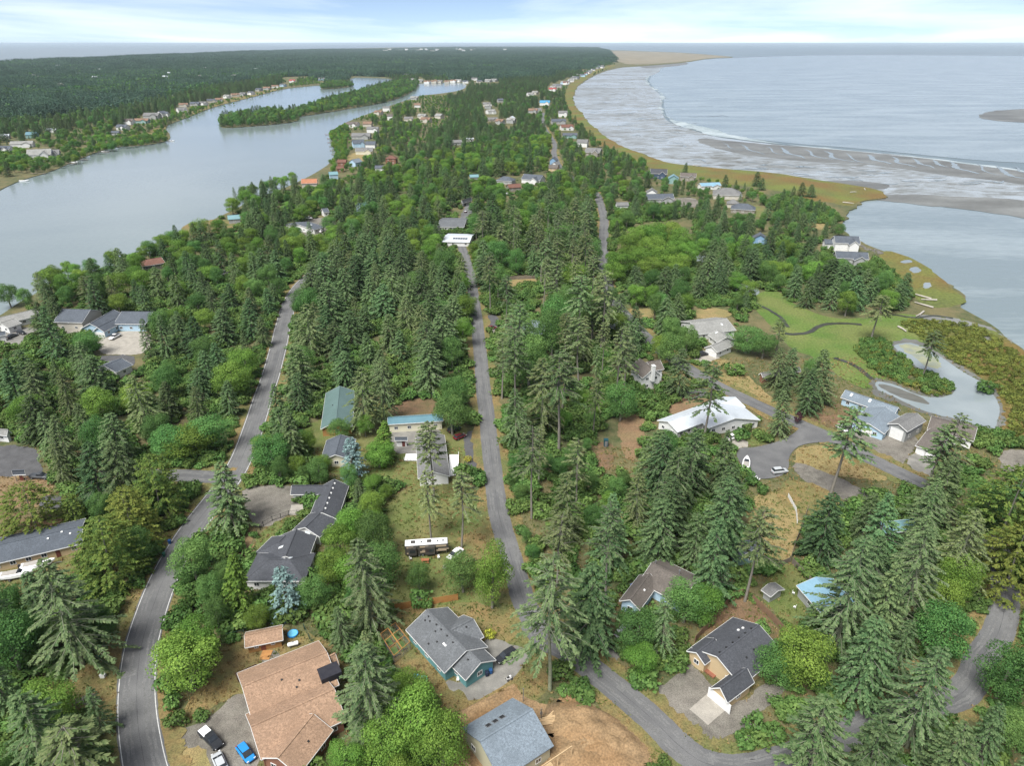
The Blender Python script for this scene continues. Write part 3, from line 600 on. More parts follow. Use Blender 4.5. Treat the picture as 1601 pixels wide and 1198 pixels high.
    for (i, side, u, gw, gh, *mm) in garages:
        sd = sidename(i, side); pt, nn, L = on_wall(i, sd, u); g, tr = garage_mesh(gw, gh, mm[0] if mm else M_door)
        d = place(g, pt, nn, .02, 'garage_door'); obj('trim', tr, d); used.setdefault((i, sd), []).append((u*L, gw/2+.3))
    for (i, side, u) in doors:
        sd = sidename(i, side); pt, nn, L = on_wall(i, sd, u); dm, hm = door_mesh(M_doordark)
        d = place(dm, pt, nn, .1, 'door'); obj('handle', hm, d); used.setdefault((i, sd), []).append((u*L, .8))
    if win:
        cnt = 0
        for i, w in enumerate(wings):
            for sd in 'LR01':
                if (i, sd) in skip_walls: continue
                _, nn, L = on_wall(i, sd, .5); k = max(1, int(L/gap))
                if L < 2.2: continue
                for q in range(k):
                    u = (q+.5)/k; pt, nn, L = on_wall(i, sd, u)
                    if any(abs(u*L-c) < r+winsize[0]/2 for c, r in used.get((i, sd), ())): continue
                    if any(inside(x, pt + nn*.3, .15) for m_, x in enumerate(wings) if m_ != i): continue
                    for st in range(storeys):
                        z = 1.0 + st*2.7
                        if z + winsize[1] > w.zt - .1 or cnt >= winmax: continue
                        f, g = window_mesh(*winsize); d = place(f, pt, nn, z, 'window'); cnt += 1
                        if panes: obj('pane', g, d)
    return root
def roof_thing(root, w, u, v, kind, j=0.0):
    """u along the ridge 0..1, v from ridge (-1..1 of half width): skylight / vent / chimney / stack as a child of the house roof"""
    c = w.a.lerp(w.b, u) + w.n*w.hw*v*w.s; z = roof_z(w, w.hw*v) + j; sl = math.atan2(w.zr-w.ze, w.hw)
    ro = [o for o in root.children if o.name.startswith('roof')][0]
    rz = math.atan2(w.ax.y, w.ax.x); rx = (-sl if v*w.s > 0 else sl); mb = MB()
    loc = (c.x-root.location.x, c.y-root.location.y, z)
    if kind == 'skylight':
        mb.box(-.35, -.6, 0, .35, .6, .14); o = mb.build('skylight', M_white, ro, loc, (rx, 0, rz)); g = MB(); g.box(-.28, -.52, .13, .28, .52, .16); g.build('pane', pm('skylight_glass', lin(.55,.6,.62), lin(.5,.55,.58), 1, rough=.15), ro, loc, (rx, 0, rz))
    elif kind == 'opening':
        mb.box(-.5, -.55, 0, .5, .55, .1); mb.build('skylight_curb', M_metal, ro, loc, (rx, 0, rz)); g = MB(); g.box(-.4, -.45, .05, .4, .45, .12); g.build('skylight_opening', M_black, ro, loc, (rx, 0, rz))
    elif kind == 'vent': mb.box(-.16, -.16, -.05, .16, .16, .2); mb.build('vent', M_black, ro, loc, (rx, 0, rz))
    elif kind == 'wvent': mb.box(-.2, -.2, -.05, .2, .2, .22); mb.build('vent', M_white, ro, loc, (rx, 0, rz))
    elif kind == 'stack': mb.tube([(0,0,-.2),(0,0,.9)], .12, 8); mb.tube([(0,0,.9),(0,0,1.05)], .2, 8); mb.build('flue_pipe', M_metal, ro, loc)
    elif kind == 'chimney': mb.box(-.7, -.5, -4.5, .7, .5, 1.3).box(-.78, -.58, 1.3, .78, .58, 1.45); mb.build('chimney', WL['white'], ro, loc, (0, 0, rz))

# ---------------------------------------------------------------- near houses
w = [wing((378.5,1074),(511,1020),(404,1126),3.0,5.6), wing((480,1044),(524,1022),(531,1040),2.9,4.9), wing((392,1137),(523,1078),(408,1189),3.0,5.4), wing((434,1186),(490,1117),(511,1156),2.9,5.0)]
h = house('house', 'large house with sprawling tan shingle roof beside the gravel drive', 'house', w, 'tan', 'brick', garages=[(0,'0',.5,2.6,2.2)], doors=[(2,'0',.75)])
for u, v in ((.42,.25),(.6,.45),(.55,.6)): roof_thing(h, w[0], u, v, 'vent')
roof_thing(h, w[3], .55, .5, 'vent')
c_ = P(511, 1057, 3.4); fb = MB(); fb.box(-1.9, -1.5, -1.6, 1.9, 1.5, .0); fb.build('flat_roof', pm('roof_membrane', lin(.018,.018,.025), lin(.028,.028,.035), 1, rough=.7), h, (c_.x-h.location.x+.6, c_.y-h.location.y, 4.75), (0, 0, math.atan2(w[0].ax.y, w[0].ax.x)))
w = [wing((667,953.4),(729,1017.7),(632,982.7),2.8,5.2), wing((716,1002),(751.8,1036.4),(726,1062.5),2.7,4.7), wing((703.7,986.8),(740,968),(756.6,996.5),2.8,4.7)]
h = house('house', 'teal house with grey shingle roof and double gable at the road junction', 'house', w, 'grey', 'teal', garages=[(1,'F',.55,4.6,2.2)], doors=[(2,'1',.7)], gap=4)
for u, v in ((.12,.12),(.2,.2),(.13,.3),(.33,.12),(.4,.3),(.45,.12),(.6,.12),(.75,.13),(.55,.5),(.47,.75)): roof_thing(h, w[0], u, v, 'vent')
roof_thing(h, w[0], .66, .38, 'wvent'); roof_thing(h, w[0], .70, .38, 'wvent')
for u, v in ((.45,.3),(.65,.3)): roof_thing(h, w[1], u, v, 'vent')
roof_thing(h, w[2], .6, .2, 'vent')
w = [wing((750,1160),(833,1109),(720,1140),3.4,6.4)]
h = house('house', 'unfinished house with blue-grey shingle roof on the dirt building site', 'house', w, 'bluegrey', 'osb', gap=5, fascia=False)
for u in (.31,.44,.57): roof_thing(h, w[0], u, .42, 'opening')
wp = w[0]; cp = wp.a.lerp(wp.b, .78) - wp.n*wp.s*(wp.hw+1.6)
fr = MB()
for du in (-5, -1.5, 2, 5):
    p = wp.ax*du; fr.bar((p.x, p.y, 0), (p.x, p.y, 3.0), .15)
fr.bar(wp.ax*-5+Vector((0,0,3)), wp.ax*5+Vector((0,0,3)), .15, .25)
fr.build('porch_frame', pm('raw_lumber', lin(.52,.38,.22), lin(.44,.31,.17), 1, rough=.8), h, (cp.x-h.location.x, cp.y-h.location.y, 0))
pf = MB(); pf.box(-6, -2, 0, 6, 1.6, .35, Matrix.Rotation(math.atan2(wp.ax.y, wp.ax.x), 4, 'Z')); pf.build('porch_floor', pm('raw_lumber', lin(.5,.4,.25)), h, (cp.x-h.location.x, cp.y-h.location.y, 0))
w = [wing((1121,1027),(1187,977.3),(1073,1018),2.9,5.4), wing((1126,1075.8),(1168,1045),(1143,1095.6),2.8,4.8), wing((1089,1021),(1118,999),(1073,1019),2.8,4.2)]
h = house('house', 'yellow-sided house with charcoal roof and white garage door beside concrete apron', 'house', w, 'dark', 'tan', garages=[(1,'0',.5,4.8,2.2)], gap=4.5)
for u in (.1,.25,.4,.55,.7,.85): roof_thing(h, w[0], u, .06, 'vent')
roof_thing(h, w[0], .8, .3, 'wvent'); roof_thing(h, w[0], .72, .35, 'wvent'); roof_thing(h, w[0], .4, -.5, 'vent'); roof_thing(h, w[0], .6, -.45, 'vent')
c_ = P(1116, 1044, .2); dk = MB(); dk.box(-2.2, -1.6, 0, 2.2, 1.6, .3); dk.build('porch_deck', pm('red_deck', lin(.25,.1,.06), lin(.2,.08,.05), 1), h, (c_.x-h.location.x, c_.y-h.location.y, 0), (0, 0, math.atan2(w[0].ax.y, w[0].ax.x)))
w = [wing((1019,880),(1085,913),(1033,873),2.8,5.0), wing((1016,897),(985,938),(968,940),2.7,4.3)]
h = house('house', 'brown-grey roofed house with moss stains half hidden under tall spruces', 'house', w, 'brown', 'paleblue', gap=4)
roof_thing(h, w[0], .08, .05, 'stack'); roof_thing(h, w[0], .6, .25, 'stack'); roof_thing(h, w[1], .5, -.4, 'wvent')
w = [wing((456,759.3),(514,759.3),(452.8,773.5),2.6,4.2), wing((522.8,749.5),(503.3,801.6),(546.4,757),2.7,4.8), wing((504,799),(477,825),(467,820),2.7,4.6), wing((463.4,827.7),(446,870),(441,826),2.8,4.9), wing((446,838),(436,848),(432.5,832.6),2.6,3.9,hip0=False,hip1=True), wing((421,875),(452,875),(420,909.5),2.8,5.0,hip=True)]
h = house('house', 'long rambling house with charcoal roof and many white roof vents beside the gravel court', 'house', w, 'dark', 'white', gap=4)
for k in range(6): roof_thing(h, w[1], .12+.15*k, .1, 'wvent')
roof_thing(h, w[3], .0, -.55, 'skylight'); roof_thing(h, w[3], .55, .5, 'skylight'); roof_thing(h, w[5], 1.0, -.2, 'skylight'); roof_thing(h, w[5], .75, -.05, 'wvent')
w = [wing((-70,868),(129,822.5),(113,853.7),2.6,4.0)]
h = house('manufactured_home', 'long low home with dark roof and tan walls behind the olive cedars', 'house', w, 'slate', 'tan', doors=[(0,'E',.8)], gap=3.0)
roof_thing(h, w[0], .72, .3, 'wvent'); roof_thing(h, w[0], .9, .3, 'wvent'); roof_thing(h, w[0], .83, .1, 'wvent')
house('house', 'grey-roofed outbuilding with white gable above the asphalt turnaround', 'house', [wing((-30,668),(12,672),(26,683),2.6,4.2)], 'pale', 'white')
# sheds
def shed(label, w_, roof, wall, door=True, cat='shed', **k): return house('shed', label, cat, [w_], roof, wall, win=False, doors=[(0, 'E', .5)] if door else (), **k)
shed('small white barn-shaped shed with dark roof on the bare brown yard', wing((18,736),(38,735),(20,743),2.2,3.6), 'slate', 'white')
sw = wing((382,994),(441,982),(385,1013),2.1,3.3)
h = house('shed', 'cedar shed with tan shingle roof and two white windows in the back yard', 'shed', [sw], 'tan', 'wood', winsize=(.8,.7), gap=3, doors=[(0,'E',.45)])
rp_ = P(416, 1025); mb = MB(); mb.box(-1.0, -1.2, .02, 1.0, 1.2, .12); mb.build('ramp', M_wood, h, (rp_.x-h.location.x, rp_.y-h.location.y, 0))
w = [wing((1202,912.5),(1217,923.5),(1209,909),2.2,3.0)]
house('shed', 'grey garden shed with white framed double doors in the weedy yard', 'shed', w, 'mid', 'grey', winsize=(1.4,1.4), gap=3.0)
w = [wing((1275.9,902.5),(1316,945),(1250.6,922),2.8,4.2)]
house('house', 'house with sky-blue metal roof partly hidden by a big spruce', 'house', w, 'sky', 'grey', gap=4)
house('house', 'small house with slate roof under the pines by the fenced straw yard', 'house', [wing((1162,842),(1178,860),(1184,848),2.8,4.4)], 'slate', 'green')
house('house', 'aqua metal roof house glimpsed through spruces beyond the blue-roofed house', 'house', [wing((1375,818),(1430,812),(1380,835),2.8,4.4)], 'aqua', 'grey')
house('house', 'slate-roofed house at the lane edge beneath the big spruce', 'house', [wing((1370,1196),(1420,1200),(1372,1225),2.8,4.6)], 'slate', 'grey')
# yard between the two roads
w = [wing((531,603.5),(525,659),(503,659),2.9,5.2)]
h = house('barn', 'barn with plain green metal roof at the edge of the dark spruce wood', 'barn', w, 'green', 'wood', gap=5)
roof_thing(h, w[0], .5, .35, 'vent')
house('garage', 'cream-walled garage with slate gable roof beside the blue spruce', 'garage', [wing((532.6,679.4),(524,711),(503,713.6),2.6,4.4)], 'slate', 'cream', gap=5)
house('workshop', 'long cream workshop with teal blue metal roof', 'building', [wing((606,653.5),(692,648),(606,664),3.2,4.2)], 'teal', 'cream', gap=4)
house('greenhouse', 'little white glazed garden house with red door', 'shed', [wing((617,684),(637,684),(617,689),2.4,3.2)], 'slate', 'white', doors=[(0,'E',.72)], winsize=(.9,1.0), gap=1.6)
w = [wing((672,674),(678,738),(653,739),2.8,4.6)]
h = house('house', 'grey-roofed house hidden behind the tall thin conifer, white ramp beside it', 'house', w, 'mid', 'white', gap=4)
rp = MB(); a_, b_, c2_, d_ = P(702,711,.8), P(717,711,.8), P(717,742,.5), P(703,744,.5); o_ = h.location
rp.add([q-o_ for q in (a_, b_, c2_, d_)] + [q-o_-Vector((0,0,.3)) for q in (a_, b_, c2_, d_)], [(3,2,1,0)[::-1], (4,5,6,7)[::-1], (0,1,5,4), (1,2,6,5), (2,3,7,6), (3,0,4,7)])
for q in range(7):
    p = b_.lerp(c2_, q/6) - o_; rp.bar(p, p + Vector((0, 0, 1)), .09)
rp.bar(b_-o_+Vector((0,0,1)), c2_-o_+Vector((0,0,.95)), .09); rp.build('ramp', M_white, h)
dk = MB(); c_ = P(643, 717); dk.box(-1.8, -1.8, .3, 1.8, 1.8, .5)
for q in range(5): dk.bar((-1.8+.9*q, -1.8, .5), (-1.8+.9*q, -1.8, 1.4), .1)
dk.bar((-1.8,-1.8,1.4), (1.8,-1.8,1.4), .1); dk.build('deck', M_white, h, (c_.x-o_.x, c_.y-o_.y, 0))
# upper right
w = [wing((1000,560.3),(1021,577),(983,573.4),5.0,8.0), wing((1012,566),(1032,563),(1040,577),4.8,7.0)]
h = house('house', 'tall white house with brown gable roof and white chimney', 'house', w, 'brown', 'white', storeys=2, gap=3.2)
roof_thing(h, w[0], 1.02, 0.0, 'chimney')
w = [wing((1079,504),(1136,497.5),(1089,523.5),2.8,5.2), wing((1122,515.6),(1137,527),(1107,524),2.7,4.6), wing((1112,541),(1137,531),(1124,550),2.7,4.4)]
h = house('house', 'white house with pale mossy roof and double garage below the straw field', 'house', w, 'pale', 'white', garages=[(2,'0',.5,4.8,2.2)])
roof_thing(h, w[0], .75, .45, 'skylight'); roof_thing(h, w[1], .2, .3, 'skylight')
house('house', 'low brown house with weathered roof among the spruces', 'house', [wing((1190,583),(1250,574),(1192,590),2.6,3.8)], 'mid', 'brick')
w = [wing((1044,659),(1150,621),(1062,675),2.9,4.6), wing((1122,631),(1150,654),(1176,647),2.9,5.0)]
house('house', 'long white house with bright white metal roof beside the upper road', 'house', w, 'white', 'white', doors=[(0,'E',.4)], gap=3.2)
w = [wing((1322,609.5),(1405,637.5),(1310,620),2.8,4.8), wing((1384,636),(1358,662),(1337,655),2.7,4.5)]
h = house('house', 'pale blue house with blue-grey roof beside the pond mudflat', 'house', w, 'bluegrey', 'paleblue', garages=[(1,'1',.5,2.6,2.2)], gap=3.4)
roof_thing(h, w[0], .15, .35, 'skylight'); roof_thing(h, w[0], .5, .3, 'skylight')
house('garage', 'tall grey garage with wide white roller door beside gravel lot', 'garage', [wing((1404.7,662.5),(1434,646),(1393,659.5),4.2,5.6)], 'mid', 'grey', garages=[(0,'0',.5,3.6,3.4)], gap=5)
w = [wing((1456,652),(1528,669.5),(1446,671),3.0,5.0), wing((1448,675),(1482,686),(1431,697),2.7,4.0)]
house('house', 'white house with brown roof and two garage doors with dark red posts', 'house', w, 'brown', 'white', garages=[(1,'E',.27,2.6,2.2),(1,'E',.7,2.6,2.2)], gap=3.2)
house('carport', 'small cream breezeway between pale blue house and grey garage', 'carport', [wing((1380,661),(1395,656),(1378,668),2.4,2.9)], 'pale', 'cream', winsize=(.9,1.0), gap=2.0)
# left lakeside cluster
w = [wing((97,483),(141.6,484),(127,504.5),4.0,7.2), wing((118,492),(116,500),(106,503),3.4,4.6)]
house('house', 'beige house with slate roof and dark garage door by the lagoon', 'house', w, 'slate', 'beige', garages=[(1,'1',.5,4.0,2.6,pm('garage_dark', lin(.05,.05,.05)))], gap=5)
w = [wing((178,484),(140,506),(130,511),3.0,5.4), wing((190,487),(239,487.5),(181,506.5),3.4,6.2), wing((180,498),(152,512),(144,518),2.8,4.6)]
house('house', 'light blue house with several slate gables and white garage door', 'house', w, 'slate', 'paleblue', garages=[(2,'1',.5,4.4,2.2)], gap=3.4)
w = [wing((-30,503),(56,483),(50,496),2.8,4.8), wing((0,505),(22,498),(30,507),2.7,4.2)]
house('house', 'pale grey roofed house at the lagoon edge beside two dark parked cars', 'house', w, 'pale', 'white')
house('house', 'slate-roofed carport house end just beside the dark cars', 'house', [wing((-40,525),(8,518),(20,522),2.8,4.0)], 'slate', 'white')
house('house', 'slate hip-roofed house sunk among the spruces below the asphalt court', 'house', [wing((163,572),(190,560),(213,568),2.8,4.6)], 'slate', 'white')
w = [wing((467,351),(484,346.5),(496,358),2.8,4.6)]
h = house('house', 'white house with slate roof and skylight on the gravel court near the lagoon', 'house', w, 'slate', 'white'); roof_thing(h, w[0], .6, .4, 'skylight')
house('house', 'small white gabled house behind trees at the gravel court', 'house', [wing((503,326),(512,325),(500,333),3.0,5.2)], 'slate', 'white')
w = [wing((688,343),(729,343.5),(686,354.5),2.8,4.6)]
house('house', 'white ranch house with grey roof at the end of the straight road', 'house', w, 'grey', 'white', gap=3)
w = [wing((696,368),(738,369),(696,378),2.7,4.0)]
h = house('house', 'white-roofed house with dark solar array at the end of the straight road', 'house', w, 'white', 'white', garages=[(0,'E',.65,4.6,2.2)])
for k in range(6):
    c = w[0].a.lerp(w[0].b, .38+.09*k) + w[0].n*w[0].s*w[0].hw*.45; z = roof_z(w[0], w[0].hw*.45); sl = math.atan2(w[0].zr-w[0].ze, w[0].hw)
    pn = MB(); pn.box(-.62, -1.0, .05, .62, 1.0, .12); pn.build('solar_panel', pm('solar_glass', lin(.02,.025,.045), lin(.03,.035,.06), 1, rough=.2), [o for o in h.children if o.name.startswith('roof')][0], (c.x-h.location.x, c.y-h.location.y, z), (-sl*w[0].s, 0, math.atan2(w[0].ax.y, w[0].ax.x)))
w = [wing((722,313),(737,308.5),(716,320),2.8,5.0)]
house('house', 'grey gabled house with dark garage up the drive behind the ranch house', 'house', w, 'grey', 'grey', garages=[(0,'E',.3,3.0,2.2,pm('garage_dark', lin(.05,.05,.05)))])
house('house', 'house with blue-grey roof showing through the tall pines by the straight road', 'house', [wing((815,500),(858,508),(818,520),3.0,5.2)], 'bluegrey', 'white')
house('house', 'slate roof among pines near the upper road bend', 'house', [wing((955,500),(975,505),(955,512),2.8,4.6)], 'slate', 'blue')
house('house', 'brown-roofed house among round trees near the lagoon', 'house', [wing((216,408),(252,402),(216,418),2.8,4.6)], 'redbrown', 'taupe')
# coast and far houses: pixel of the eave line centre, length, width, turn, colours
def far_house(label, x, y, L, W, deg, roof, wall, ze=2.9, rise=1.9, hip=False, group=None, st=1, panes=False, cat='house'):
    c = P(x, y, ze); rise *= 1.35; w = [wing_m(c.x, c.y, L, W, math.radians(deg), ze, ze+rise, hip)]
    if L > 13 and ze < 20 and not hip: w.append(wing_m(c.x+w[0].ax.x*L*.22-w[0].n.x*W*.42, c.y+w[0].ax.y*L*.22-w[0].n.y*W*.42, W*.75, L*.42, math.radians(deg)+math.pi/2, ze-.25, ze+rise*.7))
    return house('house', label, cat, w, roof, wall, group=group, fascia=L > 11 and y > 230, panes=panes, storeys=st, gap=4.2, winsize=(1.5, 1.2))
for a in [('dark gabled beach house above the marsh edge',1030,270,15,10,-12,'dark','darkblue',4.5,2.5), ('sea-green house beside the dark beach house',1053,278,9,9,80,'aqua','green',4.5,2),
          ('brown-roofed low house behind the beach trees',1076,275,14,9,-15,'brown','taupe',4,2), ('house with pale blue metal roof near the marsh',1109,289,18,8,12,'sky','white',3,1.4),
          ('large hip-roofed grey house facing the marsh',1137,302,22,17,-12,'mid','beige',3.4,3.2,True), ('small grey hip roof below the large hip-roofed house',1146,317,9,8,-12,'mid','beige',3,1.8,True),
          ('slate hip-roofed house next to the rock garden',1162,325,17,12,-18,'slate','taupe',3,2.4,True), ('small grey house with white gable in the dark trees',1019,300,8,9,80,'mid','white',3.6,2),
          ('long slate-roofed house behind dark pines',1030,309,22,9,8,'slate','grey',3,2.2), ('blue house with white porch posts among dark spruces',1188,372,7,9,75,'slate','blue',5.5,2,False,None,2),
          ('white beach house with dark roof on the rocky point',1322,377,14,10,-8,'slate','white',5,2.2,False,None,2), ('white annex with dark roof beside the rocky point house',1300,379,9,7,-8,'slate','white',3,1.4),
          ('dark roof below the rocky point house',1330,401,17,9,-10,'slate','grey',3.2,2), ('small white garage beside the upper road verge',972.5,320,9,7,5,'mid','white',3,1.4),
          ('grey hipped house at the upper end of the road wood',791,281,15,11,-20,'slate','grey',3,2.2,True), ('larger blue-grey house in the clearing with white trim',834,279,18,13,-25,'slate','white',3.4,2.6),
          ('brown roof beside the parked white cars',803,292,11,8,20,'redbrown','taupe',3,1.8), ('teal roofed hut in the trees',741,276,8,6,10,'aqua','grey',3,1.4), ('tan-walled house at the road head',866,262,9,8,-20,'brown','tan',3,2),
          ('small blue house above the road bend',866,250,8,7,70,'slate','blue',4,2), ('white-gabled house by the upper road bend',869,257,8,7,60,'mid','white',4,2),
          ('wide brown and blue-grey beach house near the upper road',928,237,17,13,-20,'mid','taupe',4,3), ('white and grey stepped house on the marsh side',911,222,13,12,-15,'mid','white',5,2.4,False,None,2),
          ('dark low house beside the upper road',891,211,19,10,0,'slate','green',3.6,2), ('pink-roofed house with arched white dormers',886,198,18,13,10,'redbrown','white',4,2.4), ('slate house with long ridge by the marsh',873,189,22,12,8,'slate','grey',4,2.4),
          ('white two-storey house with grey roof at the marsh edge',880,176,15,14,0,'mid','white',6,2.4,False,None,2), ('bright blue metal roofed house along the shore road',852,160,20,13,-8,'blue','white',5,3),
          ('grey house below the bright blue roof',841,171,12,9,20,'mid','white',4,2), ('red-roofed house along the far shore road',864,139,19,12,-10,'red','white',5,2.6),
          ('tiny white house deep in the middle wood',800,184,9,9,70,'white','white',5,2), ('pale roof in the middle wood clearing',770,186,16,9,10,'mid','taupe',3,2), ('white van-sized roof by the middle clearing',735,217,9,7,0,'white','white',3,1),
          ('grey roof in the leafy middle wood',714,222,12,9,20,'mid','grey',3,2)]:
    far_house(*a)
# lakeside houses on the near bank
for a in [('brown-grey house with white gable on the lagoon bank',552,194,17,12,-10,'brown','white',4,2.6), ('tan square roof between the lagoon houses',575,193,13,13,0,'terra','beige',4,2.4), ('white house with grey roof behind the lagoon bank',583,201,16,11,0,'mid','white',5,2),
          ('wide slate-roofed house on the lagoon bank',565,212,24,13,0,'mid','grey',3.6,2.6), ('blue and white gabled house on the lagoon bank',560,223,14,12,20,'slate','paleblue',5,2.6), ('slate-roofed house beside the blue gabled house',580,225,12,10,-5,'slate','white',4,2.4),
          ('cream-walled house with grey roof above straw lawn',570,235,19,10,0,'mid','cream',4,2.2), ('dark red-brown two-storey house in the round trees',612,247,11,9,-5,'redbrown','brick',5.4,2,True,None,2), ('blue-grey gabled cottage near the lagoon',556,253,11,9,60,'bluegrey','paleblue',4,2.2),
          ('low slate cottage among spruces near the lagoon',594,262,9,7,0,'slate','white',4,1.6), ('brown boat house at the lagoon edge',535,253,9,7,0,'redbrown','brick',3.4,1.8), ('red-brown deck house at the lagoon edge',532,263,7,6,10,'redbrown','brick',3,1.6),
          ('teal-roofed cottage at the lagoon edge',521,272,8,8,20,'aqua','paleblue',4,1.6), ('orange tile roofed house at the lagoon edge',484,285,13,10,10,'orange','beige',4,2.2), ('green metal roof hut on the lagoon bank lawn',366,341,8,7,20,'aqua','grey',3,1.6),
          ('white two-storey house on the lagoon point',604,168,13,9,0,'mid','white',6,1.8,False,None,2), ('white gable house below the lagoon point house',610,181,9,8,0,'brown','white',6,2), ('terracotta roof on the lagoon point',592,175,14,11,-20,'terra','beige',4,2), ('grey roof behind the lagoon point',639,185,14,9,0,'mid','beige',4,2), ('small blue roof deep in the spruces',566,322,7,6,50,'sky','paleblue',6,1.6)]:
    far_house(*a)
# far bank of the lagoon
g = 'houses on the far bank of the lagoon'
for a in [('white and grey terraced house with dormers on the far bank',63,240,22,17,20,'pale','white',6.5,3.4,False,g,2), ('grey-roofed annex of the terraced far bank house',82,240,14,11,20,'mid','grey',5,3,False,g), ('white long house at the far bank behind bushes',35,224,24,11,15,'pale','white',4,2,False,g),
          ('teal house on the far bank under the forest',50,210,13,11,10,'teal','green',4,2.4,False,g), ('dark-roofed house by the tan yard on the far bank',8,232,15,10,0,'slate','white',4,2.2,False,g), ('small white roof at the forest edge on the far bank',82,203,15,9,0,'white','white',3.4,1.6,False,g),
          ('white-roofed shed at the forest edge on the far bank',6,212,13,9,20,'white','grey',3.4,1.6,False,g), ('dark-roofed white house beside bare soil on the far bank',192,198,16,11,-10,'slate','white',4,2.4,False,g), ('brown gabled house above the bare soil',202,189,14,11,0,'brown','white',4.6,2.6,False,g), ('low dark roof below the bare soil on the far bank',181,207,11,8,0,'slate','grey',3,1.6,False,g),
          ('tan-roofed teal house at the top of the bare soil',222,188,22,11,0,'terra','green',3.6,2.2,False,g), ('large slate house with stepped gables on the far bank',238,180,25,15,0,'mid','grey',5,3,False,g), ('slate gabled house with white end by the far bank trees',253,177,14,14,70,'slate','white',5,3,False,g),
          ('white house with grey gables at the bend of the far bank',284,171,16,13,40,'mid','white',5,2.8,False,g), ('orange-roofed house at the bend of the far bank',287,163,17,11,10,'terra','beige',4,2,False,g)]:
    far_house(*a)
r_ = random.Random(21)
RN = {'mid': 'grey', 'slate': 'slate', 'pale': 'pale', 'terra': 'tan', 'grey': 'dark grey', 'redbrown': 'red-brown', 'white': 'white'}; WN = {'white': 'white', 'beige': 'beige', 'paleblue': 'pale blue', 'grey': 'grey'}
def row(where, x, y, L, W, deg, roofs, walls, ze, rise, group):
    a = r_.choice(roofs); b = r_.choice(walls); far_house('%s-roofed house with %s walls %s' % (RN[a], WN[b], where), x, y, L, W, deg, a, b, ze, rise, False, group)
for k in range(13):
    t = k/12; x = 305 + 150*t; y = 163 - 33*t + r_.uniform(-2, 1.5)
    if t > .93: continue
    row('in the row along the far lagoon bank', x, y, r_.uniform(13,20), r_.uniform(10,13), r_.uniform(-30,40), ['mid','slate','pale','terra','grey'], ['white','beige','paleblue','grey'], 4.2, 2.4, 'row of houses along the far lagoon bank')
far_house('red-roofed white house at the far end of the lagoon bank', 457, 126, 17, 12, 0, 'red', 'white', 7, 3)
far_house('white gabled house at the far lagoon head', 513, 119, 18, 14, 30, 'mid', 'white', 6, 3); far_house('grey house beside the white gabled house at the far lagoon head', 503, 123, 20, 12, 0, 'mid', 'paleblue', 5, 3)
for k in range(17):                  # peninsula beyond the second arm of the lagoon
    x = 603 + k*10.5 + r_.uniform(-3, 3); y = (116 if k < 4 else 126.5) + r_.uniform(-5, 1)
    row('on the wooded neck beyond the lagoon', x, y, r_.uniform(15,22), r_.uniform(11,14), r_.uniform(-30,30), ['mid','slate','pale','terra'], ['white','beige','grey'], 5, 2.6, 'houses on the neck beyond the lagoon')
for k in range(20):                  # row along the far shore
    t = k/19; x = 866 + 78*t + r_.uniform(-3, 3); y = 136 - 34*t + r_.uniform(-2.5, 1)
    row('in the row along the curving shore', x, y, r_.uniform(13,19), r_.uniform(10,13), r_.uniform(-40,30), ['mid','slate','pale','redbrown','grey'], ['white','white','beige','grey','paleblue'], 5.5, 2.6, 'row of beach houses along the curving shore')
for k in range(14):
    x = r_.choice([r_.uniform(640,730), r_.uniform(600,700), r_.uniform(740,860)]); y = r_.uniform(140, 200)
    row('between spruces by the lagoon head', x, y, r_.uniform(12,17), r_.uniform(9,12), r_.uniform(-40,40), ['mid','slate','pale','terra'], ['white','beige','grey'], 4.5, 2.2, 'roofs between spruces by the lagoon head')
for k in range(22):                  # the town at the far tip
    x = r_.uniform(600, 790); y = r_.uniform(75.5, 79)
    row('in the hazy town at the end of the land', x, y, r_.uniform(30,60), r_.uniform(15,25), r_.uniform(-20,20), ['white','pale','mid'], ['white','beige'], r_.uniform(24,32), 4, 'pale buildings of the far town')

for k in range(34):                  # scattered roofs in the far forest
    x = r_.uniform(0, 560); y = r_.uniform(98, 150-x*.08)
    if y < 97-(x*.043)+4 or y > 170-x*.14: continue
    row('in a clearing of the forest beyond the lagoon', x, y, r_.uniform(14,22), r_.uniform(10,14), r_.uniform(-40,40), ['white','pale','mid'], ['white','beige','grey'], 6, 3, 'roofs in clearings of the far forest')
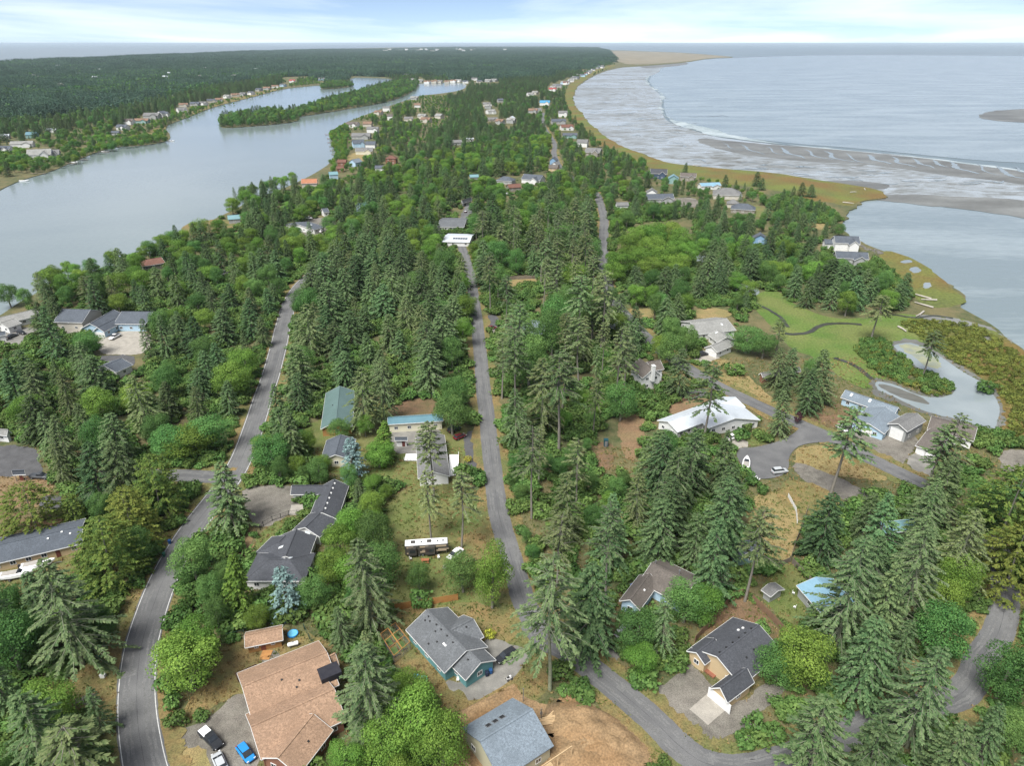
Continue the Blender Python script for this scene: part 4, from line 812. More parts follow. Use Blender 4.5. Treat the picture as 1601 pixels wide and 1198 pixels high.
# ---------------------------------------------------------------- vehicles
def paint(name, c, rough=.3): return pm('paint_'+name, c, lin(*(q*.95 for q in c[:3])), 1, rough=rough, spec=.5, grain=0)
PT = dict(black=paint('black', lin(.02,.022,.025)), blue=paint('blue', lin(.02,.22,.55)), silver=paint('silver', lin(.42,.44,.45)), white=paint('white', lin(.78,.78,.77)), red=paint('red', lin(.12,.015,.02)), dark=paint('dark', lin(.05,.055,.06)))
M_tyre = pm('tyre_rubber', lin(.02,.02,.02), lin(.03,.03,.03), 1, rough=.9); M_carglass = pm('car_glass', lin(.02,.025,.03), lin(.03,.035,.04), 1, rough=.06, spec=.7)
M_lamp = pm('lamp_lens', lin(.7,.7,.68), lin(.6,.6,.6), 1, rough=.15); M_tail = pm('tail_lens', lin(.35,.02,.02), lin(.3,.02,.02), 1, rough=.2)
def loft(prof, name, mat, parent, loc=None):
    """prof: list of (x, half width, z0, z1) stations joined into one body shell with rounded shoulders"""
    mb = MB(); k = 8
    for x, w, z0, z1 in prof:
        b = min(.16, w*.25, (z1-z0)*.4); mb.v += [(x,-w+b*.5,z0),(x,-w,z0+b),(x,-w,z1-b),(x,-w+b,z1),(x,w-b,z1),(x,w,z1-b),(x,w,z0+b),(x,w-b*.5,z0)]
    n = len(prof)
    for i in range(n-1):
        for j in range(k): mb.f.append((i*k+j, (i+1)*k+j, (i+1)*k+(j+1)%k, i*k+(j+1)%k)); mb.m.append(0)
    mb.f.append(tuple(range(k))[::-1]); mb.f.append(tuple((n-1)*k+j for j in range(k))); mb.m += [0, 0]
    o = mb.build(name, mat, parent, loc, smooth=False); bm = bmesh.new(); bm.from_mesh(o.data); bmesh.ops.recalc_face_normals(bm, faces=bm.faces); bm.to_mesh(o.data); bm.free(); return o
_wh = {}
def wheel(parent, x, y, r, w=.24):
    k = round(r, 2)
    if k not in _wh:
        t = MB(); t.tube([(0,-w/2,0),(0,w/2,0)], r, 14); q = MB(); q.tube([(0,-w/2-.012,0),(0,w/2+.012,0)], r*.6, 10); _wh[k] = (t.mesh('wheel', M_tyre), q.mesh('rim', M_metal))
    o = obj('wheel', _wh[k][0], parent, (x, y, r)); obj('rim', _wh[k][1], o); return o
def car(label, tail, nose, color, kind='suv', cat='car', group=None, cover=None):
    a = P(*tail); b = P(*nose); c = (a+b)*.5; rz = math.atan2(b.y-a.y, b.x-a.x); L = dict(suv=4.7, sedan=4.6, hatch=4.2, pickup=5.7)[kind]
    e = empty('parked_pickup' if kind == 'pickup' else 'parked_car', (c.x, c.y, .14 if label.find('cul-de-sac') < 0 else .2), rz); tag(e, label, cat, group); h = L/2; p = PT[color]; W = .92
    if kind == 'pickup':
        loft([(-h,.86,.5,1.05),(-h+.1,W,.42,1.1),(-h+.9,W,.38,1.1),(0,W,.35,1.08),(h-1.5,W,.35,1.1),(h-.4,W*.97,.4,1.05),(h-.05,W*.85,.45,.85),(h,W*.8,.5,.75)], 'body', p, e)
        loft([(-.55,.80,1.0,1.1),(-.45,.78,1.0,1.72),(.7,.76,1.0,1.76),(1.35,.8,1.0,1.15)], 'cabin_window', M_carglass, e); loft([(-.42,.70,1.7,1.79),(.1,.72,1.7,1.83),(.72,.70,1.7,1.80)], 'cabin_roof', p, e)
        bd = MB(); bd.box(-h+.12, -.78, 1.06, -.7, .78, 1.14); bd.build('bed_cover' if cover else 'bed', PT['white'] if cover else PT['dark'], e)
    else:
        ht = dict(suv=1.72, sedan=1.44, hatch=1.52)[kind]; bz = dict(suv=1.08, sedan=.92, hatch=.96)[kind]
        loft([(-h,.78,.45,bz-.15),(-h+.12,.88,.38,bz),(-h+.9,W,.33,bz+.02),(0,W,.32,bz),(h-1.3,W,.33,bz-.02),(h-.4,.88,.36,bz-.14),(h-.04,.76,.42,bz-.3),(h,.7,.46,bz-.36)], 'body', p, e)
        rb = -h+.22 if kind != 'sedan' else -h+.75
        loft([(rb,.76,bz-.06,bz+.05),(rb+.28,.74,bz-.06,ht-.08),(rb+.9,.72,bz-.06,ht),(.45,.71,bz-.06,ht-.05),(1.25,.78,bz-.06,bz+.04)], 'cabin_window', M_carglass, e); loft([(rb+.3,.62,ht-.1,ht+.01),(rb+.9,.66,ht-.1,ht+.05),(.42,.62,ht-.1,ht+.01)], 'cabin_roof', p, e)
    for x in (-h+.85, h-.9):
        for y in (-.82, .82): wheel(e, x, y, .34)
    for y in (-.62, .62):
        m1 = MB(); m1.box(h-.16, y-.17, .62, h-.01, y+.17, .78); m1.build('headlight', M_lamp, e); m2 = MB(); m2.box(-h-.01, y-.14, .72, -h+.14, y+.14, .95); m2.build('tail_light', M_tail, e)
    return e
car('black pickup with white bed cover on the gravel drive', (316,1145), (346,1175), 'black', 'pickup', 'pickup', cover=True)
car('bright blue hatchback beside the tan-roofed house', (373,1166), (398,1199), 'blue', 'hatch')
car('silver car behind the black pickup on the gravel drive', (352,1214), (338,1182), 'silver', 'sedan')
car('black SUV on the concrete drive of the teal house', (806,1022), (777,1039), 'black', 'suv')
car('white car on the grass beside the camper trailer', (722,862), (702,878), 'white', 'sedan')
car('silver SUV at the rim of the cul-de-sac', (1206,742), (1230,739), 'silver', 'suv')
car('white car on the pale driveway before the white metal roof', (1138,690), (1152,684), 'white', 'suv')
car('white car on the gravel lot behind the sparse island spruce', (1309,668), (1325,678), 'white', 'sedan')
car('black SUV on the pad before the white double garage', (1090,558), (1106,555), 'black', 'suv')
car('white pickup on the light courtyard', (188,525), (173,533), 'white', 'pickup', 'pickup')
car('dark sedan beside the slate carport house', (13,530), (27,525), 'dark', 'sedan'); car('black car in front of the pale grey roofed house', (27,521), (41,524), 'black', 'hatch')
car('dark red car on the roadside slab of straight road', (761,516), (776,514), 'red', 'sedan')
car('white car parked beside the brown roof clearing', (764,302), (773,306), 'white', 'sedan'); car('white van at the clearing with the brown roof', (788,306), (799,304), 'white', 'suv')
car('pale car parked at the bend of the upper road', (926,302), (932,298), 'silver', 'suv'); car('black car on the drive below the grey gabled house', (727,335), (729,329), 'black', 'sedan')
car('white SUV half under the light leafy tree by the lane', (968,998), (980,986), 'white', 'suv'); car('white car under the trees below the cul-de-sac', (1168,756), (1182,752), 'white', 'sedan')
car('dark pickup at the edge of the bare brown yard', (56,748), (72,749), 'dark', 'pickup', 'pickup'); car('black car behind the hidden grey-roofed house', (704,677), (716,672), 'black', 'suv'); car('red car on the asphalt parking strip', (714,688), (724,684), 'red', 'hatch')
car('white van before the white house on the gravel court', (498,366), (507,360), 'white', 'suv'); car('white pickup behind the gravel court house', (477,342), (488,343), 'white', 'pickup', 'pickup'); car('dark car at the small asphalt court by the lagoon', (342,428), (352,426), 'dark', 'suv')
# camper trailer
a, b = P(637, 873), P(697, 869); c = (a+b)*.5 + Vector((0, 1.3, 0)); e = empty('camper_trailer', (c.x, c.y, .0), math.atan2(b.y-a.y, b.x-a.x)); tag(e, 'long black and tan camper trailer with white roof on the lawn', 'trailer')
M_rvdark = pm('rv_dark', lin(.05,.046,.042), lin(.075,.068,.06), 1, rough=.3); M_rvtan = pm('rv_tan', lin(.42,.34,.24), lin(.38,.3,.21), 1, rough=.35)
loft([(-5.1,1.15,.75,3.3),(-5.0,1.2,.7,3.4),(2.6,1.2,.7,3.4),(2.7,1.2,1.6,3.45),(4.8,1.2,1.7,3.45),(5.1,1.1,2.0,3.1)], 'body', M_rvdark, e); loft([(-5.05,1.1,3.36,3.46),(0,1.13,3.36,3.52),(4.9,1.1,3.36,3.48)], 'roof', PT['white'], e)
for x0, x1 in ((-4.3,-2.4),(-.4,1.9)):
    m = MB(); m.box(x0, -1.75, .9, x1, -1.15, 3.0); s = m.build('slide_out', M_rvdark, e); g = MB(); g.box(x0+.3, -1.79, 1.7, x1-.3, -1.74, 2.5); g.build('window', M_carglass, s)
for k, (x, l) in enumerate(((-4.7, 1.6), (-1.6, 2.0), (2.2, 2.4))):
    m = MB(); m.box(x, -1.235, 1.05+.2*k, x+l, -1.2, 1.4+.2*k).box(x+.5, -1.235, 1.6+.15*k, x+l+.6, -1.2, 1.8+.15*k).box(x, -1.235, 2.7, x+l, -1.2, 3.1); m.build('stripe', M_rvtan, e)
for x in (-3.2, .6): m = MB(); m.box(x-.5, -.4, 3.46, x+.5, .4, 3.72); m.build('air_conditioner', M_rvdark, e)
for x in (-1.2, 2.6, 3.9): m = MB(); m.box(x-.2, -.2, 3.46, x+.2, .2, 3.6); m.build('roof_vent', M_black, e)
for x in (-1.9, -1.0):
    for y in (-1.0, 1.0): wheel(e, x, y, .38)
m = MB(); m.bar((4.6,-.4,1.7), (4.6,-.4,0), .1).bar((4.6,.4,1.7), (4.6,.4,0), .1); m.build('landing_gear', M_metal, e)
def boat(label, x, y, deg, L=6.0, trailer=False, z=0.0, group=None):
    c = P(x, y, z); e = empty('motor_boat', (c.x, c.y, z), math.radians(deg)); tag(e, label, 'boat', group); h = L/2; z0 = .55 if trailer else -.2
    loft([(-h,1.0,z0+.15,z0+1.0),(-h*.3,1.1,z0,z0+1.0),(h*.3,1.0,z0+.05,z0+1.1),(h*.75,.6,z0+.35,z0+1.2),(h,.1,z0+.9,z0+1.3)], 'hull', PT['white'], e)
    m = MB(); m.box(-h*.85, -.8, z0+.98, h*.2, .8, z0+1.06); m.build('deck', pm('boat_deck', lin(.35,.33,.3), lin(.3,.28,.25)), e); loft([(-.1,.7,z0+1,z0+1.05),(.2,.65,z0+1,z0+1.6),(.5,.6,z0+1,z0+1.6),(1.0,.6,z0+1,z0+1.1)], 'windscreen', M_carglass, e)
    m = MB(); m.box(-h-.45, -.2, z0+.2, -h+.02, .2, z0+1.35); m.build('outboard_motor', M_black, e)
    if trailer:
        m = MB(); m.bar((-h,-.6,.45), (h,-.1,.5), .1).bar((-h,.6,.45), (h,.1,.5), .1).bar((h,0,.5), (h+1.2,0,.45), .1); m.build('trailer_frame', M_metal, e); wheel(e, -h*.4, -1.15, .3); wheel(e, -h*.4, 1.15, .3)
boat('white motorboat on a trailer at the edge of the cul-de-sac', 1166, 729, 70, 6.2, True, .12); boat('white boat on a trailer beside the manufactured home', 30, 903, 15, 7.5, True, .1); boat('second white boat under the olive cedars by the manufactured home', 62, 888, 20, 7.0, True, .1)
for i, (x, y, d) in enumerate(((268,220.5,10),(38,283,20),(116,254,10),(165,237,15))): boat('white boat moored at the '+('bushy point', 'reed bank below the terraced house', 'dock below the terraced house', 'long dock')[i]+' of the far lagoon bank', x, y, d, 8, False, -.4)
def dock(label, x, y, deg, L=12, W=2.5, group=None, mat=None):
    c = P(x, y, -.4); e = empty('dock', (c.x, c.y, -.45), math.radians(deg)); tag(e, label, 'dock', group); n = int(L/1.2); m0 = MB(); m0.box(-.57, -W/2, .55, .57, W/2, .67); pl = m0.mesh('plank', mat or M_woodgrey)
    for k in range(n): obj('plank', pl, e, (-L/2+(k+.5)*L/n, 0, 0))
    for x_ in (-L/2+.3, 0, L/2-.3):
        for y_ in (-W/2, W/2): q = MB(); q.tube([(x_, y_, -.6), (x_, y_, 1.3)], .14, 6); q.build('pile', M_woodgrey, e)
for i, (x, y, d) in enumerate(((112,256,-10),(128,250,-10),(162,238,-5),(60,272,0))): dock('grey plank dock below the '+('terraced far bank house', 'bushes beside the terraced far bank house', 'long hedge of the far bank', 'tree clump of the far bank')[i], x, y, d, 14, 3)
for i in range(7): dock('short red-brown dock in the row below the lagoon bank hedge', 514+i*2.0+(1 if i % 2 else 0), 211+i*6.2, 175, 9, 2.4, 'row of docks on the near lagoon bank', pm('red_dock', lin(.22,.1,.07), lin(.16,.08,.06), 1) if i < 3 else None)

# ---------------------------------------------------------------- fences, yards, street furniture
def fence(label, px, h=1.8, mat=None, step=2.4, style='board', name='fence', cat='fence'):
    mat = mat or M_fencebrown; W = [P(*q) for q in px]; e = empty(name, W[0]); tag(e, label, cat); o = W[0]
    for a, b in zip(W[:-1], W[1:]):
        d = b-a; n = max(1, round(d.length/step)); rz = math.atan2(d.y, d.x); s = d.length/n; q = MB()
        if style == 'board':
            k = max(4, int(s/.16)); w = (s-.1)/k
            for i in range(k): q.box(.05+i*w, -.02+.008*(i % 2), .06, .05+(i+1)*w-.012, .02+.008*(i % 2), h-.03*((i*7) % 3)*.3)
            q.box(.05, .03, .4, s-.05, .07, .5).box(.05, .03, h-.5, s-.05, .07, h-.4)
        else:
            q.box(.03, -.02, h-.08, s-.03, .02, h-.03).box(.03, -.02, .2, s-.03, .02, .25)
            for i in range(8): q.box(.03+i*s/8, -.008, .2, .05+i*s/8, .008, h-.05)
        me = q.mesh('panel', mat); pm_ = MB(); pm_.box(-.06, -.06, 0, .06, .06, h+.08); pme = pm_.mesh('post', mat)
        for i in range(n):
            p = a + d*(i/n) - o; obj('panel', me, e, p, (0, 0, rz)); obj('post', pme, e, p, (0, 0, rz))
        obj('post', pme, e, b-o, (0, 0, rz))
    return e
fence('orange cedar board fence behind the teal house', [(610,957),(646,950),(680,945),(716,939)], 1.8, M_wood)
fence('brown board fence running down from the bare-trunked spruce', [(1176,941),(1203,967),(1232,998)], 1.9); fence('brown board fence on the near corner of the yellow-sided house yard', [(1128,958),(1145,936),(1160,932)], 1.9)
fence('brown board fence between the round trees and charcoal roof', [(1086,1006),(1100,990),(1116,978)], 1.9); fence('short brown fence at the rear of the yellow-sided garage', [(1196,1062),(1214,1072)], 1.8)
fence('grey board fence around the straw yard', [(1207,893),(1235,880),(1244,850),(1254,826),(1262,800)], 1.7, M_woodgrey); fence('grey board fence behind the sky-blue roof', [(1238,882),(1252,896),(1268,914)], 1.7, M_woodgrey)
fence('grey board fence above the straw field by straight road', [(774,440),(806,437),(842,436)], 1.9, M_woodgrey); fence('low tan fence beside the upper road drive', [(1060,632),(1078,625),(1092,619)], 1.5, M_fencebrown)
fence('black railing along the garden of the charcoal-roofed house', [(402,836),(412,823),(426,815),(452,806),(478,804)], 1.4, M_black, 2.0, 'rail'); fence('green wire fence behind the workshop', [(610,628),(642,624),(676,622),(690,634)], 1.8, pm('green_wire', lin(.03,.08,.06)), 3.0, 'rail')
fence('dark wire fence behind the cedar shed', [(322,1008),(352,1000),(382,994)], 1.5, pm('green_wire', lin(.03,.08,.06)), 3.0, 'rail'); fence('wire fence down the side of the tan-roofed house yard', [(476,985),(484,1000),(494,1016)], 1.5, pm('green_wire', lin(.03,.08,.06)), 3.0, 'rail')
fence('white picket fence below the cul-de-sac trees', [(1232,778),(1244,800),(1246,820)], 1.2, M_white)
# fenced vegetable cage
cs = [P(*q) for q in ((596,1004),(619,986),(642,1016),(617,1038))]; e = empty('garden_cage', cs[0]); tag(e, 'wire vegetable cage with cedar beams beside the teal house', 'garden cage'); o_ = cs[0]
for i in range(4):
    a, b = cs[i]-o_, cs[(i+1)%4]-o_; m = MB(); m.bar(a, a+Vector((0,0,2.1)), .12); m.build('post', M_woodgrey, e); m = MB(); m.bar(a+Vector((0,0,2.1)), b+Vector((0,0,2.1)), .1); m.build('top_rail', M_wood, e)
    m = MB()
    for k in range(1, 9): q = a.lerp(b, k/9); m.bar(q, q+Vector((0,0,2.05)), .03)
    for z in (.3, .7, 1.1, 1.6): m.bar(a+Vector((0,0,z)), b+Vector((0,0,z)), .03)
    m.build('wire_side', M_metal, e)
for t0, t1 in ((.5, .5),): m = MB(); m.bar((cs[0]).lerp(cs[1], t0)-o_+Vector((0,0,2.2)), (cs[3]).lerp(cs[2], t1)-o_+Vector((0,0,2.2)), .16); m.build('ridge_beam', M_wood, e)
for t in (.33, .66): m = MB(); m.bar(cs[0].lerp(cs[3], t)-o_+Vector((0,0,2.12)), cs[1].lerp(cs[2], t)-o_+Vector((0,0,2.12)), .1); m.build('cross_beam', M_wood, e)
for u in (.28, .72):
    for v in (.25, .7):
        p = cs[0].lerp(cs[1], u).lerp(cs[3].lerp(cs[2], u), v)-o_; m = MB(); m.box(-.7, -1.1, 0, .7, 1.1, .45); m.build('raised_bed', M_woodgrey, e, p, (0, 0, math.atan2((cs[3]-cs[0]).y, (cs[3]-cs[0]).x)+math.pi/2)); m = MB(); m.box(-.6, -1.0, .44, .6, 1.0, .55); m.build('bed_plants', pm('bed_green', lin(.07,.14,.04), lin(.12,.16,.05), 3), e, p, (0, 0, math.atan2((cs[3]-cs[0]).y, (cs[3]-cs[0]).x)+math.pi/2))
def thing(name, label, cat, x, y, parts, rz=0.0, group=None, z=.1):
    c = P(x, y); e = empty(name, (c.x, c.y, z), rz); tag(e, label, cat, group)
    for nm, mb, mt in parts: mb.build(nm, mt, e)
    return e
def bin_(label, x, y, m, rz=0.3):
    b = MB(); b.add([(-.25,-.3,.1),(.25,-.3,.1),(.25,.3,.1),(-.25,.3,.1),(-.3,-.36,1.0),(.3,-.36,1.0),(.3,.36,1.0),(-.3,.36,1.0)], [(3,2,1,0),(4,5,6,7),(0,1,5,4),(1,2,6,5),(2,3,7,6),(3,0,4,7)]); l = MB(); l.box(-.32,-.4,1.0,.32,.4,1.08); w = MB(); w.tube([(-.28,.3,.12),(.28,.3,.12)], .12, 8)
    thing('wheelie_bin', label, 'bin', x, y, [('body', b, m), ('lid', l, m), ('wheels', w, M_black)], rz)
M_binblue = pm('bin_blue', lin(.02,.08,.22), lin(.025,.09,.24)); M_bingreen = pm('bin_green', lin(.03,.12,.08), lin(.035,.13,.09))
bin_('dark blue bin nearer the corner of the teal house', 761, 1058, pm('bin_navy', lin(.02,.03,.06))); bin_('bright blue bin beside the teal house wall', 767, 1054, M_binblue); bin_('blue bin on the verge near the winding road mailbox', 266, 851, M_binblue); bin_('green bin on the winding road verge', 257, 871, M_bingreen); bin_('dark bin under the cedar shed lean-to', 401, 1016, M_black)
t = MB(); t.tube([(-1.1,0,.75),(-.95,0,.75),(.95,0,.75),(1.1,0,.75)], [.2,.42,.42,.2], 12); f = MB(); f.box(-.7,-.25,0,-.6,.25,.4).box(.6,-.25,0,.7,.25,.4); d = MB(); d.tube([(0,0,1.15),(0,0,1.3)], .16, 8)
thing('propane_tank', 'white propane tank on the dry grass behind the tan-roofed house', 'tank', 459, 1012, [('tank', t, M_white), ('feet', f, M_metal), ('valve_dome', d, M_metal)], .35)
def pool(label, x, y, r, m): q = MB(); q.tube([(0,0,0),(0,0,.35)], r, 18); w_ = MB(); w_.tube([(0,0,.34),(0,0,.37)], r*.88, 18); thing('paddling_pool', label, 'pool', x, y, [('wall', q, m), ('water', w_, pm('pool_water', lin(.12,.4,.6), lin(.15,.45,.62), 2, rough=.1))])
pool('round blue paddling pool behind the cedar shed', 458, 993, 1.1, pm('pool_blue', lin(.03,.25,.6))); pool('turquoise paddling pool below the teal house', 661, 1066, 1.0, pm('pool_turquoise', lin(.03,.45,.42))); pool('small blue tub beside the turquoise pool', 651, 1060, .6, pm('pool_blue', lin(.03,.25,.6)))
b = MB(); b.box(-2.0,-1.0,.5,2.0,1.0,.6).box(-2,-1,.6,2,-.94,1.1).box(-2,.94,.6,2,1,1.1).box(-2,-1,.6,-1.94,1,1.6); l = MB(); l.box(-1.7,-.7,.6,1.5,.3,.85).box(-1.2,.1,.6,1.7,.8,.95); h_ = MB(); h_.bar((2,0,.5),(3.2,0,.45),.1)
e = thing('utility_trailer', 'brown utility trailer loaded with boards at the tan roof gable', 'trailer', 388, 1058, [('bed', b, pm('rust', lin(.12,.06,.035), lin(.09,.05,.03))), ('load', l, M_woodgrey), ('hitch', h_, M_metal)], .6); wheel(e, -.2, -1.1, .32); wheel(e, -.2, 1.1, .32)
tp = MB()
for k in range(4): tp.box(-.9, -.4+k*.21, .72, .9, -.22+k*.21, .77)
s1 = MB(); s1.box(-.9,-.85,.42,.9,-.6,.47); s2 = MB(); s2.box(-.9,.6,.42,.9,.85,.47); lg = MB()
for x in (-.65, .65): lg.bar((x,-.75,0),(x,-.3,.72),.09).bar((x,.75,0),(x,.3,.72),.09).bar((x,-.75,.4),(x,.75,.4),.09)
M_picnic = pm('picnic_wood', lin(.34,.13,.06), lin(.28,.11,.05)); thing('picnic_table', 'reddish wooden picnic table on the lawn before the camper trailer', 'picnic table', 665, 880, [('table_top', tp, M_picnic), ('bench_seat', s1, M_picnic), ('bench_seat', s2, M_picnic), ('leg_frame', lg, M_picnic)], .05)
m = MB(); m.tube([(0,0,0),(0,0,.45)], .55, 12); q = MB(); q.tube([(0,0,.3),(0,0,.47)], .42, 10); thing('fire_pit', 'pale stone fire pit on the camper trailer lawn', 'fire pit', 696, 889, [('ring', m, M_concrete_light), ('ash_bed', q, M_black)])
def chair(label, x, y, mt, rz): s = MB(); s.box(-.25,-.25,.4,.25,.25,.45); k = MB(); k.box(-.25,.2,.45,.25,.26,.95); l = MB(); [l.box(a-.02,b-.02,0,a+.02,b+.02,.4) for a in (-.22,.22) for b in (-.22,.22)]; thing('garden_chair', label, 'chair', x, y, [('seat', s, mt), ('backrest', k, mt), ('legs', l, mt)], rz)
chair('white garden chair beside the camper trailer steps', 686, 874, M_white, .3); chair('white garden chair at the rear of the camper trailer', 642, 876, M_white, 2); chair('white plastic chair in the weedy yard of the sky-blue roof', 1240, 930, M_white, 1); chair('white plastic chair against the sky-blue roofed house', 1242, 952, M_white, 4); chair('white chair on the patio before the teal house tub', 716, 1066, M_white, 0)
bd = MB(); bd.box(-.5,-.2,.25,.45,.2,.6).box(.1,-.18,.6,.4,.18,.9); st = MB(); st.box(-.45,-.16,.6,.05,.16,.75); e = thing('ride_on_mower', 'white and black ride-on mower on the teal house drive', 'mower', 796, 1064, [('body', bd, PT['white']), ('seat', st, M_black)], .5); [wheel(e, x, y, .22, .15) for x in (-.4,.4) for y in (-.3,.3)]
m = MB(); m.tube([(0,0,0),(0,0,.55),(0,0,.62)], [.13,.13,.17], 8); q = MB(); q.tube([(0,0,.62),(0,0,.8)], [.13,.05], 8); n_ = MB(); n_.tube([(-.22,0,.45),(.22,0,.45)], .07, 8); thing('fire_hydrant', 'yellow fire hydrant on the lane verge', 'hydrant', 1015, 1077, [('barrel', m, pm('hydrant_yellow', lin(.65,.45,.03))), ('bonnet', q, M_white), ('nozzle', n_, pm('hydrant_yellow', lin(.65,.45,.03)))])
m = MB(); m.tube([(0,0,0),(0,0,.9)], .14, 8); q = MB(); q.tube([(0,0,.9),(0,0,1.05)], [.16,.05], 8); thing('marker_post', 'white utility pedestal in the verge grass below the leafy light tree', 'post', 1001, 1066, [('shaft', m, M_white), ('cap', q, M_white)])
for lb, x, y in (('grey utility box on the winding road verge', 155, 1033), ('pale utility box beside the small drive off winding road', 162, 1060)):
    m = MB(); m.box(-.45,-.35,0,.45,.35,.8); q = MB(); q.box(-.5,-.4,.8,.5,.4,.88); thing('utility_box', lb, 'utility box', x, y, [('cabinet', m, M_bingreen if x == 155 else M_white), ('lid', q, M_bingreen if x == 155 else M_white)])
def pole(label, x, y, h=9.0):
    m = MB(); m.tube([(0,0,0),(0,0,h)], [.16,.1], 7); thing('utility_pole', label, 'pole', x, y, [('shaft', m, M_woodgrey), ('crossarm', MB().box(-.9,-.06,h-.9,.9,.06,h-.78), M_woodgrey), ('insulator', MB().tube([(-.8,0,h-.78),(-.8,0,h-.55)], .06, 6), M_metal), ('insulator', MB().tube([(.8,0,h-.78),(.8,0,h-.55)], .06, 6), M_metal)])
m = MB(); m.tube([(0,0,0),(0,0,3.2)], .07, 6); thing('steel_post', 'thin grey post at the corner of the building site', 'post', 818, 1098, [('shaft', m, M_metal), ('cap', MB().tube([(0,0,3.2),(0,0,3.3)], .1, 6), M_metal)])
m = MB(); m.tube([(0,0,0),(0,0,3.0)], .1, 6); thing('wooden_post', 'short wooden service post beside the unfinished house gable', 'post', 846, 1128, [('shaft', m, M_woodgrey), ('meter_box', MB().box(-.2,.08,1.4,.2,.25,2.0), M_metal)])
m = MB(); m.tube([(0,0,0),(0,0,2.6)], .05, 6); q = MB(); q.box(-.55,-.02,2.2,.55,.02,2.45); thing('street_sign', 'green street sign on the corner of the side road', 'sign', 317, 767, [('post', m, M_metal), ('plate', q, M_bingreen)], .5)
tb = MB(); tb.box(-.9,-.5,.7,.9,.5,.76); lg = MB(); [lg.box(a-.04,b-.04,0,a+.04,b+.04,.7) for a in (-.8,.8) for b in (-.4,.4)]; thing('patio_table', 'blue patio table beside the brown-grey roofed house', 'table', 990, 919, [('table_top', tb, pm('table_blue', lin(.12,.16,.32))), ('legs', lg, M_metal)], .5)
m = MB(); m.box(-.6,-.6,0,.6,.6,2.2); q = MB(); q.box(-.65,-.65,2.2,.65,.65,2.35); d = MB(); d.box(-.4,-.63,.1,.4,-.6,2.0); thing('portable_toilet', 'dark teal portable toilet on the bare ground under the pines', 'toilet', 947, 698, [('cabin', m, pm('toilet_teal', lin(.01,.07,.09))), ('roof', q, pm('toilet_teal', lin(.01,.07,.09))), ('door', d, M_metal)])
for i, (x, y) in enumerate(((1334,301,),(1402,436),(1440,464),(1452,470),(1438,492),(1410,516),(1326,318),(1090,259),(1352,296),(1444,478))):
    c = P(x, y); e = empty('driftwood_log', (c.x, c.y, .2), i*.9+.3); tag(e, 'bleached '+['curved','slim','long','forked','stout','pale straight','half sunk','distant','short','twisted'][i]+' driftwood log on the marsh shore', 'log'); L = 6+(i*37 % 5); m = MB(); m.tube([(-L/2,0,.3),(0,.3,.35),(L/2,0,.25)], [.42,.36,.2], 7); m.build('log', pm('driftwood', lin(.45,.42,.37), lin(.36,.33,.29)), e); m = MB(); m.tube([(L*.2,.1,.3),(L*.3,1.2,.6)], [.15,.06], 5); m.build('branch_stub', pm('driftwood', lin(.45,.42,.37)), e)
rk = random.Random(3)
for i in range(26):
    x = 1342+i*1.5+rk.uniform(-2,2); y = 384+i*.5+rk.uniform(-2,3); c = P(x, y); m = MB(); r0 = rk.uniform(.6,1.3); vs_ = []
    for k in range(3):
        for j in range(6): a = j*1.047+k*.5; rr = r0*(1,.95,.5)[k]*rk.uniform(.75,1.2); vs_.append((rr*math.cos(a), rr*math.sin(a), r0*(0,.5,.95)[k]*rk.uniform(.8,1.1)))
    m.add(vs_, [(k*6+j, k*6+(j+1)%6, k*6+6+(j+1)%6, k*6+6+j) for k in range(2) for j in range(6)]+[(12,13,14,15,16,17)]); o = m.build('boulder', pm('rock', lin(.16,.15,.135), lin(.1,.095,.085), .8), None, (c.x, c.y, -.3)); tag(o, 'grey boulder of the riprap before the rocky point house', 'boulder', 'riprap boulders on the rocky point')
# lumber and spoil on the building site
def mound(name, x, y, L, W, h, deg, mat, seed):
    c = P(x, y); n = 22; r = np.random.default_rng(seed); g = np.linspace(-1, 1, n); X, Y = np.meshgrid(g, g); Z = np.clip(1-X**2-Y**2, 0, 1)**.8*(1+.35*np.sin(X*7+seed)*np.cos(Y*6)+.12*r.normal(0, 1, X.shape))*h+.03; V = np.stack([X.ravel()*L/2, Y.ravel()*W/2, Z.ravel()], 1)
    V[(X**2+Y**2).ravel() >= 1, 2] = -.05; Q = np.array([(i*n+j, i*n+j+1, (i+1)*n+j+1, (i+1)*n+j) for i in range(n-1) for j in range(n-1)]); o = obj(name, np_mesh(name, V, Q, mat, smooth=True), None, (c.x, c.y, 0.1), (0, 0, math.radians(deg))); tag(o, kind='structure')
mound('dirt_mound', 925, 1145, 17, 10, 1.6, -35, M_dirt, 1); mound('dirt_mound', 960, 1170, 14, 9, 1.2, -40, M_dirt, 2); mound('dirt_mound', 905, 1178, 12, 9, .9, 10, M_dirt, 3); mound('dirt_mound', 895, 1120, 10, 5, .7, -20, M_brown, 4); mound('dirt_mound', 745, 1112, 18, 3, .7, 32, M_dirt, 5)
M_lumber = pm('raw_lumber', lin(.52,.38,.22), lin(.44,.31,.17))
for i, (x, y, d) in enumerate(((856,1131,10),(862,1122,40),(726,1192,-40))):
    c = P(x, y); e = empty('lumber_pile', (c.x, c.y, .15), math.radians(d)); tag(e, ['pale lumber stack lying on the dirt beside the unfinished house','scattered boards at the verge of the building site','loose plank lying by the unfinished house wall'][i], 'lumber'); me_ = MB().box(-1.6,-.09,0,1.6,.09,.06).mesh('board', M_lumber)
    for k in range((7, 5, 3)[i]): obj('board', me_, e, (rk.uniform(-.3,.3), -.5+k*.19, .13+.066*k), (0, 0, rk.uniform(-.12,.12)))
